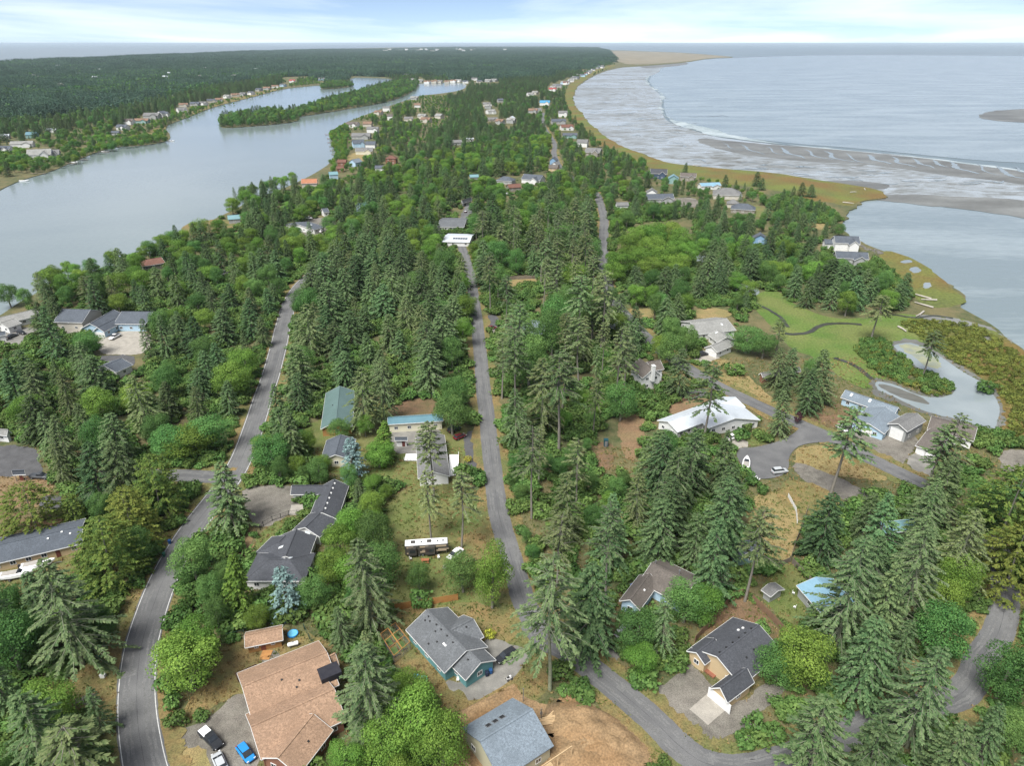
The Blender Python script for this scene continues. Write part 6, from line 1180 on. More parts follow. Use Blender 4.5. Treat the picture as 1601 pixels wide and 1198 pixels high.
for a in [('giant',72,878,26,8.0,'big open spruce with pale limbs beside the winding road verge'), ('broad',62,1070,11,6.0,'broad bright green tree at the little drive off the winding road'), ('spruce_open',30,1085,20,6,'shaggy spruce with pale limbs among the trees beside the bottom of the winding road'), ('pine',95,1140,15,5,'bushy pine beside the curve of the winding road'),
          ('alder',200,826,12,4.6,'blue-green leafy tree between olive cedars and the winding road'), ('alder',142,950,11,4,'dark leafy tree behind the winding road verge beside the big open spruce'), ('cedar',35,760,14,6.6,'olive cedar dome standing alone beside the manufactured home'), ('cedar',228,714,18,6.2,'tallest olive cedar at the side road corner'), ('cedar',188,772,16,6.0,'middle olive cedar of the row along the winding road'), ('cedar',152,812,18,6.6,'wide olive cedar whose skirt reaches the winding road verge'),
          ('spruce',345,728,19,6.2,'dense fir beside the gravel court and winding road'), ('fir',362,866,16,4.4,'bright feathery conifer beside the blue spruce'), ('blue',437,888,13,3.6,'silvery blue spruce beside the charcoal-roofed house'), ('alder',292,842,13,5.2,'round bright tree overhanging the winding road'), ('broad',300,966,12,5.0,'light green tree above the large round tree inside the winding road bend'), ('broad',282,1000,13,6.8,'large round green tree inside the winding road bend'), ('alder',325,900,9,3.6,'small olive leafy tree beside the feathery conifer'),
          ('broad',545,790,13,4.4,'leafy olive tree screening the long charcoal roof at its garage end'), ('broad',528,822,12,4.4,'leafy olive tree screening the middle of the long charcoal roof'), ('broad',516,858,11,4.2,'leafy olive tree at the hip end of the long charcoal roof'), ('alder',580,800,14,5,'dark leafy tree between charcoal roof and the lawn of the camper trailer'), ('alder',595,850,13,5,'dark leafy tree beside the camper trailer lawn'), ('giant',565,842,24,6.5,'pale-limbed spruce beside the camper trailer lawn'), ('alder',490,905,9,3.5,'brownish leafy tree beside the blue spruce'),
          ('giant',572,1000,25,7,'big spruce with pale limbs leaning over the tan roof'), ('broad',650,1082,15,6.0,'yellow-green tree below the teal house'), ('broad',690,1120,13,5.4,'yellow-green tree beside the unfinished house'), ('broad',600,1120,13,5,'yellow-green tree between the tan roof and the unfinished house'), ('broad',768,842,19,4.3,'tall bright maple beside the straight road above the teal house'), ('alder',722,866,11,4.2,'dark round maple between the camper trailer and tall bright maple'),
          ('giant',864,878,31,7.0,'towering pale-limbed spruce with bare trunk at the road junction'), ('spruce',930,880,22,5.6,'dark spruce beside the towering junction spruce'), ('alder',1000,953,11,5.4,'light leafy tree in front of the brown-grey house'), ('spruce_open',1046,930,16,3.4,'slim pale spruce between two leafy trees by the yellow-sided house'), ('alder',1078,905,12,5,'deep green round tree beside the slim pale spruce'), ('broad',1108,915,10,4.2,'smaller green round tree by the yellow-sided house fence'), ('broad',1005,1010,8,3.6,'low bushy tree on the lane verge before the leafy light tree'),
          ('pine',1192,795,25,5.0,'bare-trunked spruce standing inside the fence corner'), ('broad',1262,985,14,6.2,'big bright round tree beside the yellow-sided house garage'), ('alder',1225,1010,10,4.5,'green tree tucked between charcoal roof and bright round tree'), ('giant',1352,842,29,7.5,'massive shaggy spruce in front of the sky-blue roof'), ('giant',1452,826,28,7.0,'massive pale-limbed spruce beside the curve of the lane'), ('spruce',1400,880,24,5.6,'dark spruce between two massive pale spruces'), ('broad',1512,866,15,5.0,'pale yellow-green tree leaning over the lane curve'), ('broad',1490,908,12,4.4,'light green tree in front of the lane curve'),
          ('alder',1592,1008,14,5.6,'large green tree on the outside of the lane curve'), ('giant',1472,1012,24,6.4,'wide dark spruce on the corner of the lane'), ('spruce_open',1300,1095,19,6.5,'shaggy spruce on the lane corner below the bright round tree'), ('spruce',1566,1100,15,3.6,'narrow conifer outside the lane curve'), ('cedar',1598,735,24,8,'huge olive cedar at the top of the lane curve'), ('cedar',1610,830,17,7,'wide olive cedar at the lane above the straw verge'),
          ('pine',1330,636,28,5.4,'sparse tall spruce standing on the straw traffic island'), ('pine',1498,648,27,5.0,'sparse tall spruce beside the red-post garage'), ('pine',1478,665,24,4.6,'thin spruce with lopsided crown beside the red-post garage'), ('pine',1118,568,27,5.2,'tall open spruce rising before the white metal roof'), ('spruce',1228,610,16,4.2,'dense green fir on the corner of the cul-de-sac'), ('spruce',1292,548,20,5.6,'dark spruce beside the brown yard by the meadow'), ('spruce',1272,575,17,4.8,'smaller dark spruce beside the brown yard'), ('spruce_open',1222,545,15,5.0,'yellowish drooping conifer on the dry verge of the upper road'), ('pine',1222,500,15,3.6,'thin olive conifer at the meadow edge'),
          ('alder',1172,508,12,7.0,'wide round leafy tree between the white double garage and the meadow'), ('alder',1198,520,11,5.5,'leafy tree on the meadow side of the wide round tree'), ('pine',1378,462,20,5.2,'lone wind-shaped spruce at the meadow creek mouth'), ('pine',1462,518,18,4.6,'ragged dark spruce on the marsh shrub island by the pond'), ('spruce',1168,455,10,2.8,'narrow dark conifer beside the pale mossy roof house'), ('alder',1156,458,9,2.6,'narrow green conifer beside the straw field'),
          ('broad',1003,350,17,9.5,'giant bright rounded tree beside the upper road'), ('broad',1045,343,18,10,'giant bright dome of leaves beside the small dark pond'), ('broad',985,380,13,7,'lower bright lobe of trees at the upper road edge'), ('broad',1058,372,14,8,'bright tree on the pond side of the giant dome'), ('broad',1168,365,14,6.5,'bright round tree beside the blue porch house'), ('broad',1275,406,14,6.4,'bright green tree in the dark clump by the meadow'), ('spruce',1305,405,16,8,'dark wind-shaped spruce dome at the meadow edge'), ('spruce',1325,412,16,8,'dark spruce dome beside the marsh beach'), ('spruce',1345,415,14,7,'low dark spruce dome behind the marsh beach logs'),
          ('spruce',1185,268,12,4.6,'pointed dark spruce standing in the marsh grass'), ('spruce',1193,278,10,4.2,'round dark spruce beside the pointed marsh spruce'), ('spruce',1255,285,11,4.2,'middle dark spruce of the trio on the shrub bank'), ('spruce',1243,291,10,4.4,'inland dark spruce of the trio on the shrub bank'), ('spruce',1270,288,10,4.4,'seaward dark spruce of the trio on the shrub bank'), ('spruce',1135,273,10,4,'dark spruce beside the pale blue metal roof'), ('spruce',1151,281,8,2.4,'narrow spruce between pale blue roof and marsh grass'), ('spruce',1073,254,12,4,'dark spruce behind the brown-roofed low beach house'),
          ('fir',598,660,13,4.4,'pointed bright conifer before the teal-roofed workshop'), ('broad',590,690,9,4.8,'round bright tree below the pointed bright conifer'), ('blue',545,686,13,3.8,'blue-green spruce beside the cream garage'), ('spruce',450,640,18,5,'pointed spruce with lit branches beside the winding road upper stretch'), ('alder',418,680,12,6.4,'big dark leafy tree at the winding road and gravel court'), ('spruce',428,600,20,5,'dark spruce overhanging the winding road upper stretch'), ('broad',505,710,6,2.6,'small lime tree before the cream garage'), ('alder',528,655,8,4,'rusty green bush-tree between barn and cream garage'), ('broad',568,648,8,3,'small bright tree beside the big pale-limbed spruces by the barn'),
          ('spruce_open',560,575,22,6.4,'pale-limbed spruce overhanging the green barn'), ('spruce_open',592,560,23,6,'pale-limbed spruce beside the workshop yard'), ('pine',672,664,24,4.4,'tall thin conifer in front of the hidden grey-roofed house'), ('alder',705,618,14,6.2,'dark bushy tree between workshop and straight road'), ('pine',718,738,22,3.6,'tall spindly conifer beside the white car'), ('pine',668,738,20,3.6,'spindly dark conifer on the camper trailer lawn'), ('alder',652,880,9,2.6,'dark brown-green conical tree below the picnic table'),
          ('alder',262,668,11,6.6,'large rounded bush-tree above the side road, road-sign end'), ('broad',290,664,11,7.6,'large rounded light green tree above the side road'), ('alder',322,645,13,6.0,'leafy tree between the rounded trees and the winding road'), ('spruce_open',210,585,21,7.0,'pale shaggy spruce in the west wood above the side road'), ('alder',145,650,14,6,'bright leafy tree in the west wood beside the pale shaggy spruce'), ('spruce',135,695,18,6,'dense spruce above the bare brown yard'), ('spruce',178,690,19,6,'dense spruce between bare yard and olive cedars'), ('spruce_open',85,650,16,5,'brownish shaggy spruce above the bare brown yard'),
          ('pine',128,432,17,5.6,'dark tall spruce standing among lagoon-side leafy trees'), ('broad',70,418,15,8,'round leafy tree by the lagoon behind the beige house'), ('broad',100,424,14,7,'leafy tree on the lagoon bank beside the round leafy tree'), ('broad',205,414,13,6,'light leafy tree behind the light blue house'), ('broad',180,424,13,6,'leafy tree between the dark spruce and the light blue house'), ('broad',322,414,10,7,'bright round tree at the small asphalt court by the lagoon'), ('alder',5,442,12,5,'leafy tree standing at the lagoon water edge'), ('spruce',222,500,17,3.6,'dark narrow conifer pair beside the light courtyard'), ('spruce',248,492,19,4,'dark conifer beyond the light courtyard'), ('spruce',68,480,22,6.4,'tall dark spruce in front of the beige house'), ('alder',132,515,11,6,'green tree in front of the white garage door'),
          ('pine',765,400,27,4.6,'lone tall pine with bare trunk at the straw verge of straight road'), ('broad',720,425,13,4.5,'bright leafy tree overhanging the top of the straight road'), ('broad',728,458,13,5,'bright leafy tree overhanging the straight road below the straw verge'), ('broad',722,495,13,5,'bright leafy tree overhanging the straight road beside the dark wood'), ('broad',740,378,10,4,'small bright tree beside the solar roof driveway'), ('alder',705,525,14,5,'bright tree at the dark wood edge by the straight road')]:
    top(*a)
for a in [('plum',381,877,2.2,1.6,'dark plum ball shrub on the brick path'), ('gold',765,997,2.2,1.5,'golden shrub beside the teal house drive'), ('gold',402,912,1.8,2.4,'golden hedge below the charcoal hip roof'), ('gold',1095,601,2.2,1.7,'golden shrub beside the upper road drive'), ('gold',733,722,2,1.4,'golden shrub beside the asphalt parking strip'), ('plum',1466,712,4,2.2,'plum-leaved bush at the red-post garage'), ('plum',1246,662,4,1.6,'plum-leaved bush beside the dense green fir'),
          ('shrub',515,980,3.4,3.2,'silvery rounded shrub beside the big spruce'), ('shrub',464,786,1.8,1.3,'clipped round shrub by the garage wing wall'), ('shrub',476,786,1.8,1.3,'second clipped round shrub by the garage wing wall'), ('shrub',484,784,1.9,1.4,'clipped round shrub in the corner of the garage wing'), ('shrub',765,520,2.6,2.2,'dark round shrub beside the roadside slab'), ('shrub',656,944,3.4,2.4,'dark bush before the orange cedar fence'), ('shrub',668,948,2.4,1.6,'bushy shrub at the end of the orange cedar fence'), ('shrub',1192,985,2,1.8,'yellow-green shrub bed inside the brown fence'), ('shrub',1148,585,4.5,4.6,'dark domed bush on the dry verge of the upper road'), ('shrub',1198,690,2.4,2.4,'light green shrub at the cul-de-sac lawn'), ('shrub',1185,684,3,2.4,'green shrub on the cul-de-sac lawn'), ('shrub',1540,612,4,4,'green bush leaning over the pond'), ('shrub',1098,1035,1.6,1.6,'clipped foundation shrub before the yellow wing window')]:
    q = P(a[1], a[2]); put(a[0], q.x, q.y, a[3], a[4], a[5], None, True, a[4])
for i_, (x_, y_, h_, r_t) in enumerate(((968,390,16,7.5),(985,362,18,8.5),(1025,343,20,9.5),(1066,354,18,8.5),(1078,376,16,7),(1002,384,16,8.5),(1038,378,16,9),(1020,398,14,8),(960,406,13,6),(1062,394,14,7),(1024,366,19,8))): top('broad', x_, y_, h_, r_t, 'bright crown merging into the giant dome of trees by the upper road', 'crowns of the giant bright dome')
def zone(px, hmin, hmax, sp, mix, where, hc=.6, n=4000, rk=1.0, tol=.12, group=None, edge=0):
    """fill an area of woodland; its outline is the canopy outline in the photograph"""
    hm = (hmin+hmax)/2*hc; W = np.array([tuple(P(x, y, hm)[:2]) for x, y in px]); lo = W.min(0); hi = W.max(0); area = (hi-lo).prod(); n = int(min(n*3, area/(sp*sp)*5)+50)
    pts = RNG.uniform(lo, hi, (n, 2)); pts = pts[in_poly(pts, W)]; bad = np.zeros(len(pts), bool)
    for f in FOOT:
        fa = np.asarray(f); l2 = fa.min(0)-2; h2 = fa.max(0)+2; c = np.all((pts > l2) & (pts < h2), 1)
        if c.any(): bad[c] |= in_poly(pts[c], fa)
    pts = pts[~bad]; kinds = list(mix); pr = np.array([mix[k] for k in kinds]); pr = pr/pr.sum()
    for x, y in pts:
        k = kinds[RNG.choice(len(kinds), p=pr)]; s = sp*RNG.uniform(.75, 1.25)
        if crowded(x, y, s): continue
        H = RNG.uniform(hmin, hmax)*(.78 if k in ('broad', 'alder', 'cedar') else 1.0)*(1.12 if k == 'pine' else 1); b = VAR[k][0]; R = H*b[4]/b[3]*RNG.uniform(.85, 1.2)*rk
        if k in ('broad', 'alder'): R = min(R, 7.5)
        if overlap(x, y, H, R) > tol: continue
        nm = {'spruce': 'dark spruce', 'spruce_open': 'pale-limbed spruce', 'pine': 'tall bare-trunked pine', 'cedar': 'olive cedar', 'broad': 'bright leafy tree', 'alder': 'deep green leafy tree'}[k]
        put(k, x, y, H, R, nm+' '+where, nm+' '+where, False, s)
SPR = {'spruce': .7, 'spruce_open': .2, 'alder': .1}
zone([(0,560),(60,545),(150,550),(160,590),(240,590),(270,530),(260,450),(330,410),(440,400),(450,470),(432,560),(402,640),(372,700),(345,735),(260,735),(200,690),(110,690),(100,720),(60,735),(30,690),(0,675),(-60,660),(-60,560)], 11, 18, 9.6, {'spruce': .46, 'spruce_open': .16, 'alder': .24, 'broad': .14}, 'in the west wood beside the winding road', tol=.05, rk=1.15)
zone([(-40,900),(130,925),(150,990),(110,1055),(-40,1065)], 13, 20, 6.5, {'spruce': .5, 'alder': .5}, 'around the big open spruce beside the winding road')
zone([(-40,1060),(140,1080),(165,1130),(170,1230),(-40,1230)], 10, 16, 6.0, {'spruce_open': .35, 'alder': .35, 'broad': .3}, 'beside the bottom of the winding road')
zone([(100,760),(180,770),(240,740),(270,800),(225,880),(160,890),(110,860)], 10, 15, 6, {'cedar': .7, 'alder': .3}, 'among the olive cedar row', tol=.05)
zone([(478,430),(560,380),(690,390),(735,430),(736,480),(735,540),(748,600),(690,635),(610,630),(590,590),(540,590),(500,600),(480,680),(405,690),(440,600),(455,510)], 13, 22, 10.2, {'spruce': .62, 'spruce_open': .24, 'alder': .14}, 'in the wood between winding road and straight road', rk=1.2)
zone([(772,440),(930,420),(945,480),(975,560),(1000,600),(985,680),(940,740),(900,760),(880,850),(840,875),(812,850),(795,740),(778,620),(768,520)], 17, 30, 10.6, {'pine': .62, 'spruce_open': .22, 'alder': .16}, 'in the pine strip right along the straight road'.replace('right ', ''), tol=.1)
zone([(790,600),(960,600),(990,720),(960,780),(900,850),(830,880),(800,760)], 6, 10, 5.0, {'alder': .8, 'broad': .2}, 'as understorey in the pine strip along the straight road', tol=.1)
zone([(845,890),(930,760),(1010,745),(1150,690),(1168,760),(1160,850),(1120,880),(1020,860),(960,905),(900,960)], 17, 27, 8.0, {'pine': .4, 'spruce_open': .3, 'spruce': .3}, 'in the spruce block above the brown-grey roofed house')
zone([(1000,660),(1130,700),(1160,760),(1150,840),(1090,860),(1010,850),(960,800),(960,740)], 15, 22, 7.6, {'spruce': .5, 'spruce_open': .3, 'alder': .2}, 'in the spruce block below the white metal roof', tol=.1)
zone([(1240,800),(1340,785),(1430,770),(1560,725),(1565,880),(1500,960),(1400,1050),(1330,1080),(1240,1000),(1300,970),(1330,900),(1270,890),(1250,860)], 14, 23, 8.0, {'spruce': .4, 'spruce_open': .35, 'alder': .2, 'broad': .05}, 'in the wood inside the lane curve', tol=.1)
zone([(1230,1120),(1350,1110),(1390,1060),(1470,1130),(1560,1100),(1640,1020),(1640,1230),(1240,1230)], 9, 16, 6.5, {'spruce': .4, 'alder': .6}, 'beyond the lane corner', tol=.1)
zone([(1580,760),(1660,700),(1660,900),(1600,880)], 14, 20, 7, {'cedar': .8, 'spruce': .2}, 'outside the top of the lane curve')
zone([(470,770),(560,760),(640,750),(640,780),(608,840),(612,930),(570,965),(470,965),(500,880),(545,800)], 9, 14, 5.0, {'broad': .45, 'alder': .4, 'spruce_open': .15}, 'between the long charcoal roof and camper trailer lawn')
zone([(500,985),(600,960),(640,1060),(720,1110),(740,1230),(540,1230),(530,1080)], 9, 15, 5.2, {'broad': .5, 'alder': .2, 'spruce_open': .3}, 'between the tan-roofed house and building site')
zone([(300,860),(400,900),(470,940),(460,985),(330,1000),(320,940)], 7, 11, 5.0, {'alder': .6, 'broad': .4}, 'behind the cedar shed')
zone([(395,690),(500,650),(600,640),(620,760),(560,770),(520,740),(400,740)], 7, 12, 5.0, {'alder': .55, 'broad': .35, 'spruce': .1}, 'around the cream garage and green barn')
zone([(30,450),(105,402),(210,385),(300,352),(352,300),(480,262),(560,290),(690,300),(692,395),(560,400),(470,425),(330,440),(265,450),(250,500),(60,500)], 12, 18, 9.0, {'spruce': .38, 'spruce_open': .08, 'broad': .32, 'alder': .22}, 'on the wooded lagoon bank')
zone([(560,290),(600,250),(700,235),(860,205),(850,250),(925,300),(930,325),(760,330),(690,300)], 12, 18, 9.5, {'spruce': .3, 'broad': .38, 'alder': .32}, 'in the leafy middle wood')
zone([(742,320),(925,315),(935,420),(770,432),(745,400)], 15, 25, 9.6, {'pine': .45, 'spruce': .2, 'alder': .2, 'broad': .15}, 'in the pine wood beside the upper road')
zone([(956,430),(958,340),(985,315),(1020,320),(1180,340),(1210,370),(1300,385),(1420,440),(1400,490),(1300,490),(1240,460),(1160,440),(1090,440),(1085,505),(1055,560),(985,545),(955,480)], 12, 18, 8.6, {'spruce': .5, 'alder': .3, 'broad': .2}, 'between the upper road and the salt marsh')
zone([(868,235),(930,225),(1000,240),(1020,265),(1010,315),(955,330),(930,300),(880,270)], 10, 15, 8, {'spruce': .5, 'alder': .35, 'broad': .15}, 'beside the upper road beach houses')
zone([(1050,270),(1100,285),(1180,300),(1300,320),(1320,345),(1310,380),(1180,350),(1060,330),(1000,320)], 7, 13, 7, {'spruce': .6, 'alder': .4}, 'in the belt behind the marsh shore')
zone([(1080,560),(1200,560),(1280,560),(1300,620),(1240,640),(1180,600)], 9, 14, 7, {'spruce': .6, 'alder': .4}, 'along the dry verge of the upper road')
zone([(990,470),(1080,440),(1090,560),(1050,590),(990,570)], 14, 20, 7.4, {'alder': .7, 'spruce': .3}, 'in the leafy grove above the tall white house')
zone([(860,470),(960,470),(1000,560),(980,600),(880,560)], 16, 25, 8, {'pine': .6, 'spruce': .4}, 'in the pines between straight road and upper road')
# islands in the lagoon
for px in ISLANDS: zone([(x, y+.4) for x, y in px], 11, 17, 8.0, {'alder': .7, 'broad': .1, 'spruce': .2}, 'on the wooded lagoon islands', hc=0, tol=1.1)
zone([(-40,255),(60,262),(115,245),(60,235),(-40,225)], 8, 14, 7, {'alder': .6, 'broad': .4}, 'on the far lagoon bank', tol=.2); zone([(105,240),(190,215),(250,205),(262,214),(190,224),(120,248)], 8, 13, 6.5, {'alder': .7, 'broad': .3}, 'on the far lagoon bank', tol=.2)
zone([(512,205),(545,190),(540,230),(560,250),(520,270),(515,245)], 6, 9, 5, {'broad': .6, 'alder': .4}, 'on the lagoon edge beside the docks', tol=.4)
zone([(-40,215),(120,205),(190,190),(262,172),(330,150),(450,126),(520,116),(520,122),(445,136),(330,164),(262,194),(150,233),(60,262),(-40,285)], 8, 14, 10, {'alder': .5, 'broad': .25, 'spruce': .25}, 'between the houses of the far lagoon bank', tol=.15, hc=.2)
zone([(520,250),(535,195),(590,160),(640,150),(660,190),(640,250),(560,275)], 8, 14, 8, {'spruce': .5, 'alder': .35, 'broad': .15}, 'between the houses on the near lagoon bank', tol=.16, hc=.3)
zone([(585,112),(640,106),(780,108),(790,126),(690,131),(620,126)], 9, 15, 13, {'spruce': .65, 'alder': .35}, 'on the neck beyond the lagoon', tol=.35, hc=.2)
zone([(870,130),(950,96),(962,100),(905,128),(885,160),(870,170)], 7, 12, 12, {'spruce': .5, 'alder': .5}, 'between the houses along the curving shore', tol=.2, hc=.2)
zone([(848,165),(890,148),(900,185),(935,222),(962,236),(945,252),(885,242),(858,218)], 8, 13, 9, {'spruce': .5, 'alder': .4, 'broad': .1}, 'between the beach houses of the upper road', tol=.25, hc=.2)
zone([(-60,270),(60,266),(120,248),(170,232),(262,218),(258,200),(300,180),(370,155),(440,137),(500,131),(500,128),(420,138),(330,160),(240,190),(120,235),(-60,262)], 5, 9, 7, {'alder': .7, 'broad': .3}, 'along the water line of the far lagoon bank', tol=.13, hc=.1)
for q_, nm_ in (([(520,255),(535,195),(590,160),(650,150),(700,150),(700,190),(640,250),(560,275)], 'around the near lagoon bank houses'), ([(-40,215),(120,205),(262,172),(450,126),(520,118),(445,138),(262,197),(150,235),(-40,290)], 'around the far lagoon bank houses'), ([(840,160),(900,120),(950,98),(962,102),(905,130),(895,170),(935,222),(962,236),(900,245),(850,210)], 'around the curving shore houses'), ([(985,260),(1100,280),(1200,305),(1180,345),(1000,325)], 'around the marsh shore houses'), ([(585,112),(640,106),(780,108),(790,126),(690,131),(620,126)], 'around the houses of the far neck')):
    zone(q_, 4, 7.5, 7.5, {'alder': .6, 'broad': .3, 'spruce': .1}, nm_, tol=.3, hc=.1)
# middle distance, mostly massed
zone([(-80,205),(0,190),(200,165),(330,135),(440,118),(440,128),(330,152),(250,178),(190,195),(60,215),(-80,240)], 11, 19, 9, {'spruce': .7, 'alder': .3}, 'in the forest edge beyond the lagoon', tol=.3, n=6000)
zone([(600,200),(640,160),(700,150),(850,130),(890,150),(850,205),(700,235),(600,250)], 10, 18, 8.5, {'spruce': .72, 'alder': .28}, 'in the spruce wood by the lagoon head', tol=.14, n=6000)
zone([(640,150),(735,128),(860,112),(930,108),(905,128),(860,140),(700,158)], 11, 18, 11, {'spruce': .85, 'alder': .15}, 'in the far spruce wood', tol=.1, n=6000)
for t in TREES:
    if t[0] == 'giant': t[5] = 0 if 'junction' in t[7] else 1 + t[5] % 2
for t in TREES:
    x0, y0 = proj(t[1], t[2], t[3]); xb, yb = proj(t[1], t[2], 0); t.append((yb-y0) if -40 < xb < 1640 and y0 < 1200 and yb > 0 else -1)
NAMES = {'spruce': 'spruce_tree', 'spruce_open': 'open_spruce_tree', 'pine': 'pine_tree', 'cedar': 'cedar_tree', 'broad': 'broadleaf_tree', 'alder': 'alder_tree', 'blue': 'blue_spruce_tree', 'fir': 'fir_tree', 'giant': 'great_spruce_tree', 'plum': 'plum_shrub', 'gold': 'golden_shrub', 'shrub': 'round_shrub'}
mass = []
for k in sorted(set(t[0] for t in TREES)):
    l = sorted([t for t in TREES if t[0] == k and t[-1] > 0], key=lambda t: (not t[9], -t[-1])); cap = 285
    for t in l[:cap]:
        crown, trunk, _, H0, R0 = VAR[k][t[5] % len(VAR[k])]
        e = empty(NAMES[k], (t[1], t[2], 0), t[6]); e.scale = (t[4]/R0*random.uniform(.88, 1.12), t[4]/R0*random.uniform(.88, 1.12), t[3]/H0); e.rotation_euler = (random.gauss(0, .022), random.gauss(0, .022), t[6]); tag(e, t[7], 'shrub' if k in ('plum', 'gold', 'shrub') else 'tree', t[8])
        obj('crown', crown, e); obj('trunk', trunk, e)
    mass += l[cap:]
src = []; base_i = {}
for k in VAR: base_i[k] = len(src); src += [v[2] for v in VAR[k]]
print('TREES', {k: sum(1 for t in TREES if t[0] == k) for k in VAR}, 'massed', len(mass))
scatter('woodland', 'massed spruces and leafy trees in the middle distance, too many to tell apart', 'woodland', [(t[1], t[2], 0) for t in mass], [base_i[t[0]]+t[5] % len(VAR[t[0]]) for t in mass], [t[6] for t in mass],
        [(t[4]/VAR[t[0]][0][4], t[4]/VAR[t[0]][0][4], t[3]/VAR[t[0]][0][3]) for t in mass], src)
# far forest: clumps of trees out to the ocean beach and the tip of the land
def fill(poly_px, sp, seed, tol_h=16):
    W = np.array([tuple(P(x, y)[:2]) for x, y in poly_px]); r = np.random.default_rng(seed); lo = W.min(0); hi = W.max(0); nx = int((hi[0]-lo[0])/sp); ny = int((hi[1]-lo[1])/sp)
    gx, gy = np.meshgrid(np.arange(nx), np.arange(ny)); pts = np.stack([lo[0]+(gx.ravel()+r.uniform(0, 1, nx*ny))*sp, lo[1]+(gy.ravel()+r.uniform(0, 1, nx*ny))*sp], 1)
    ok = in_poly(pts, W)
    for f in [LAKE_W, LAGOON2, LAGOON3]: ok &= ~in_poly(pts, np.asarray(f))
    pts = pts[ok]; u = (pts[:, 0]/(pts[:, 1]*CT+CAMH*ST))*F+CX; return pts[(u > -80) & (u < 1680)]
Pts = np.concatenate([fill([(-160,150),(0,120),(200,105),(330,96),(445,92),(560,86),(600,92),(560,112),(500,118),(440,120),(330,138),(200,168),(0,195),(-160,215)], 27, 1), fill([(-200,122),(0,98.6),(150,92.4),(300,85.6),(400,81),(520,77.5),(600,77.5),(640,82),(600,90),(560,86),(445,92),(330,96),(200,105),(0,120),(-160,150)], 40, 2),
    fill([(560,88),(640,80),(760,78),(860,77),(935,76),(950,79),(958,92),(955,98),(930,106),(880,112),(735,120),(640,112),(560,112)], 38, 3), fill([(640,112),(735,112),(880,110),(860,124),(735,128),(660,118)], 26, 4), fill([(490,119),(560,110),(650,108),(650,119),(612,120),(560,118.5),(540,119),(535,129),(505,130)], 26, 6), fill([(600,77),(700,73.6),(860,73.4),(935,74.2),(940,77),(860,78),(700,78)], 90, 5)])
hs = np.array([q for f in FOOT for q in f])
n = len(Pts); dist = np.hypot(Pts[:, 0], Pts[:, 1]); r = np.random.default_rng(8)
# leave room around the far houses
hc_ = np.array([tuple(o.location[:2]) for o in COL.objects if o.get('category') == 'house' and o.location.y > 700]); keep = np.ones(n, bool)
for hx, hy in hc_: keep &= (np.abs(Pts[:, 0]-hx*(Pts[:, 1]/hy)) > 24) | (Pts[:, 1] > hy+24) | (Pts[:, 1] < hy-130)
gl = np.zeros(n)
for fx, fy, ph in ((.0031, .0017, 0), (.0011, .0042, 2), (.0057, .0049, 4), (.009, .003, 1)): gl += np.sin(Pts[:, 0]*fx+ph+np.sin(Pts[:, 1]*fy)*1.5)*np.cos(Pts[:, 1]*fy*1.3+ph)
keep &= r.random(n) < np.clip(1.15-.28*np.maximum(gl, 0), .25, 1)
Pts = Pts[keep]; n = len(Pts); dist = dist[keep]; gl = gl[keep]; s = np.where(dist > 5000, 2.0, np.where(dist > 2500, 1.25, 1.0))
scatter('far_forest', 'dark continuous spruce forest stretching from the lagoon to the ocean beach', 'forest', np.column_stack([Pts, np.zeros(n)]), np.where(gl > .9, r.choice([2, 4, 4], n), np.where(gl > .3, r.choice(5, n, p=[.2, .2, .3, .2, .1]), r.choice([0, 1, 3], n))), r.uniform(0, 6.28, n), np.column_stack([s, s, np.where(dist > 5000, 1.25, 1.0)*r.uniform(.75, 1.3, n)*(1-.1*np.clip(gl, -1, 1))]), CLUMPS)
print('far clumps', n)
# undergrowth below and between the near trees
def bushes(px, sp, seed):
    W = np.array([tuple(P(x, y)[:2]) for x, y in px]); r = np.random.default_rng(seed); lo = W.min(0); hi = W.max(0); n = int((hi-lo).prod()/(sp*sp)); pts = r.uniform(lo, hi, (n, 2)); pts = pts[in_poly(pts, W)]; bad = np.zeros(len(pts), bool)
    for f in FOOT:
        fa = np.asarray(f); c = np.all((pts > fa.min(0)) & (pts < fa.max(0)), 1)
        if c.any(): bad[c] |= in_poly(pts[c], fa)
    return pts[~bad]
B = np.concatenate([bushes([(-60,560),(260,440),(480,400),(900,300),(1300,400),(1420,480),(1200,470),(1090,560),(1200,650),(1150,700),(1300,800),(1560,700),(1640,760),(1640,1240),(-60,1240)], 3.0, 1), bushes([(-60,560),(100,440),(300,360),(500,280),(860,230),(960,300),(1300,380),(1420,440),(900,420),(480,430)], 5.0, 2)])
kp = np.array([overlap(x, y, 2.4, 1.9) < .3 for x, y in B]); B = B[kp]; n = len(B); r = np.random.default_rng(9); s = r.uniform(.5, 1.35, n)
scatter('undergrowth', 'low green brush filling the ground below the trees', 'undergrowth', np.column_stack([B, np.zeros(n)]), r.integers(0, 4, n), r.uniform(0, 6.28, n), np.column_stack([s*r.uniform(.9, 1.5, n), s*r.uniform(.9, 1.5, n), s*r.uniform(.6, 1.3, n)]), [v[2] for v in VAR['shrub']])
print('bushes', n)
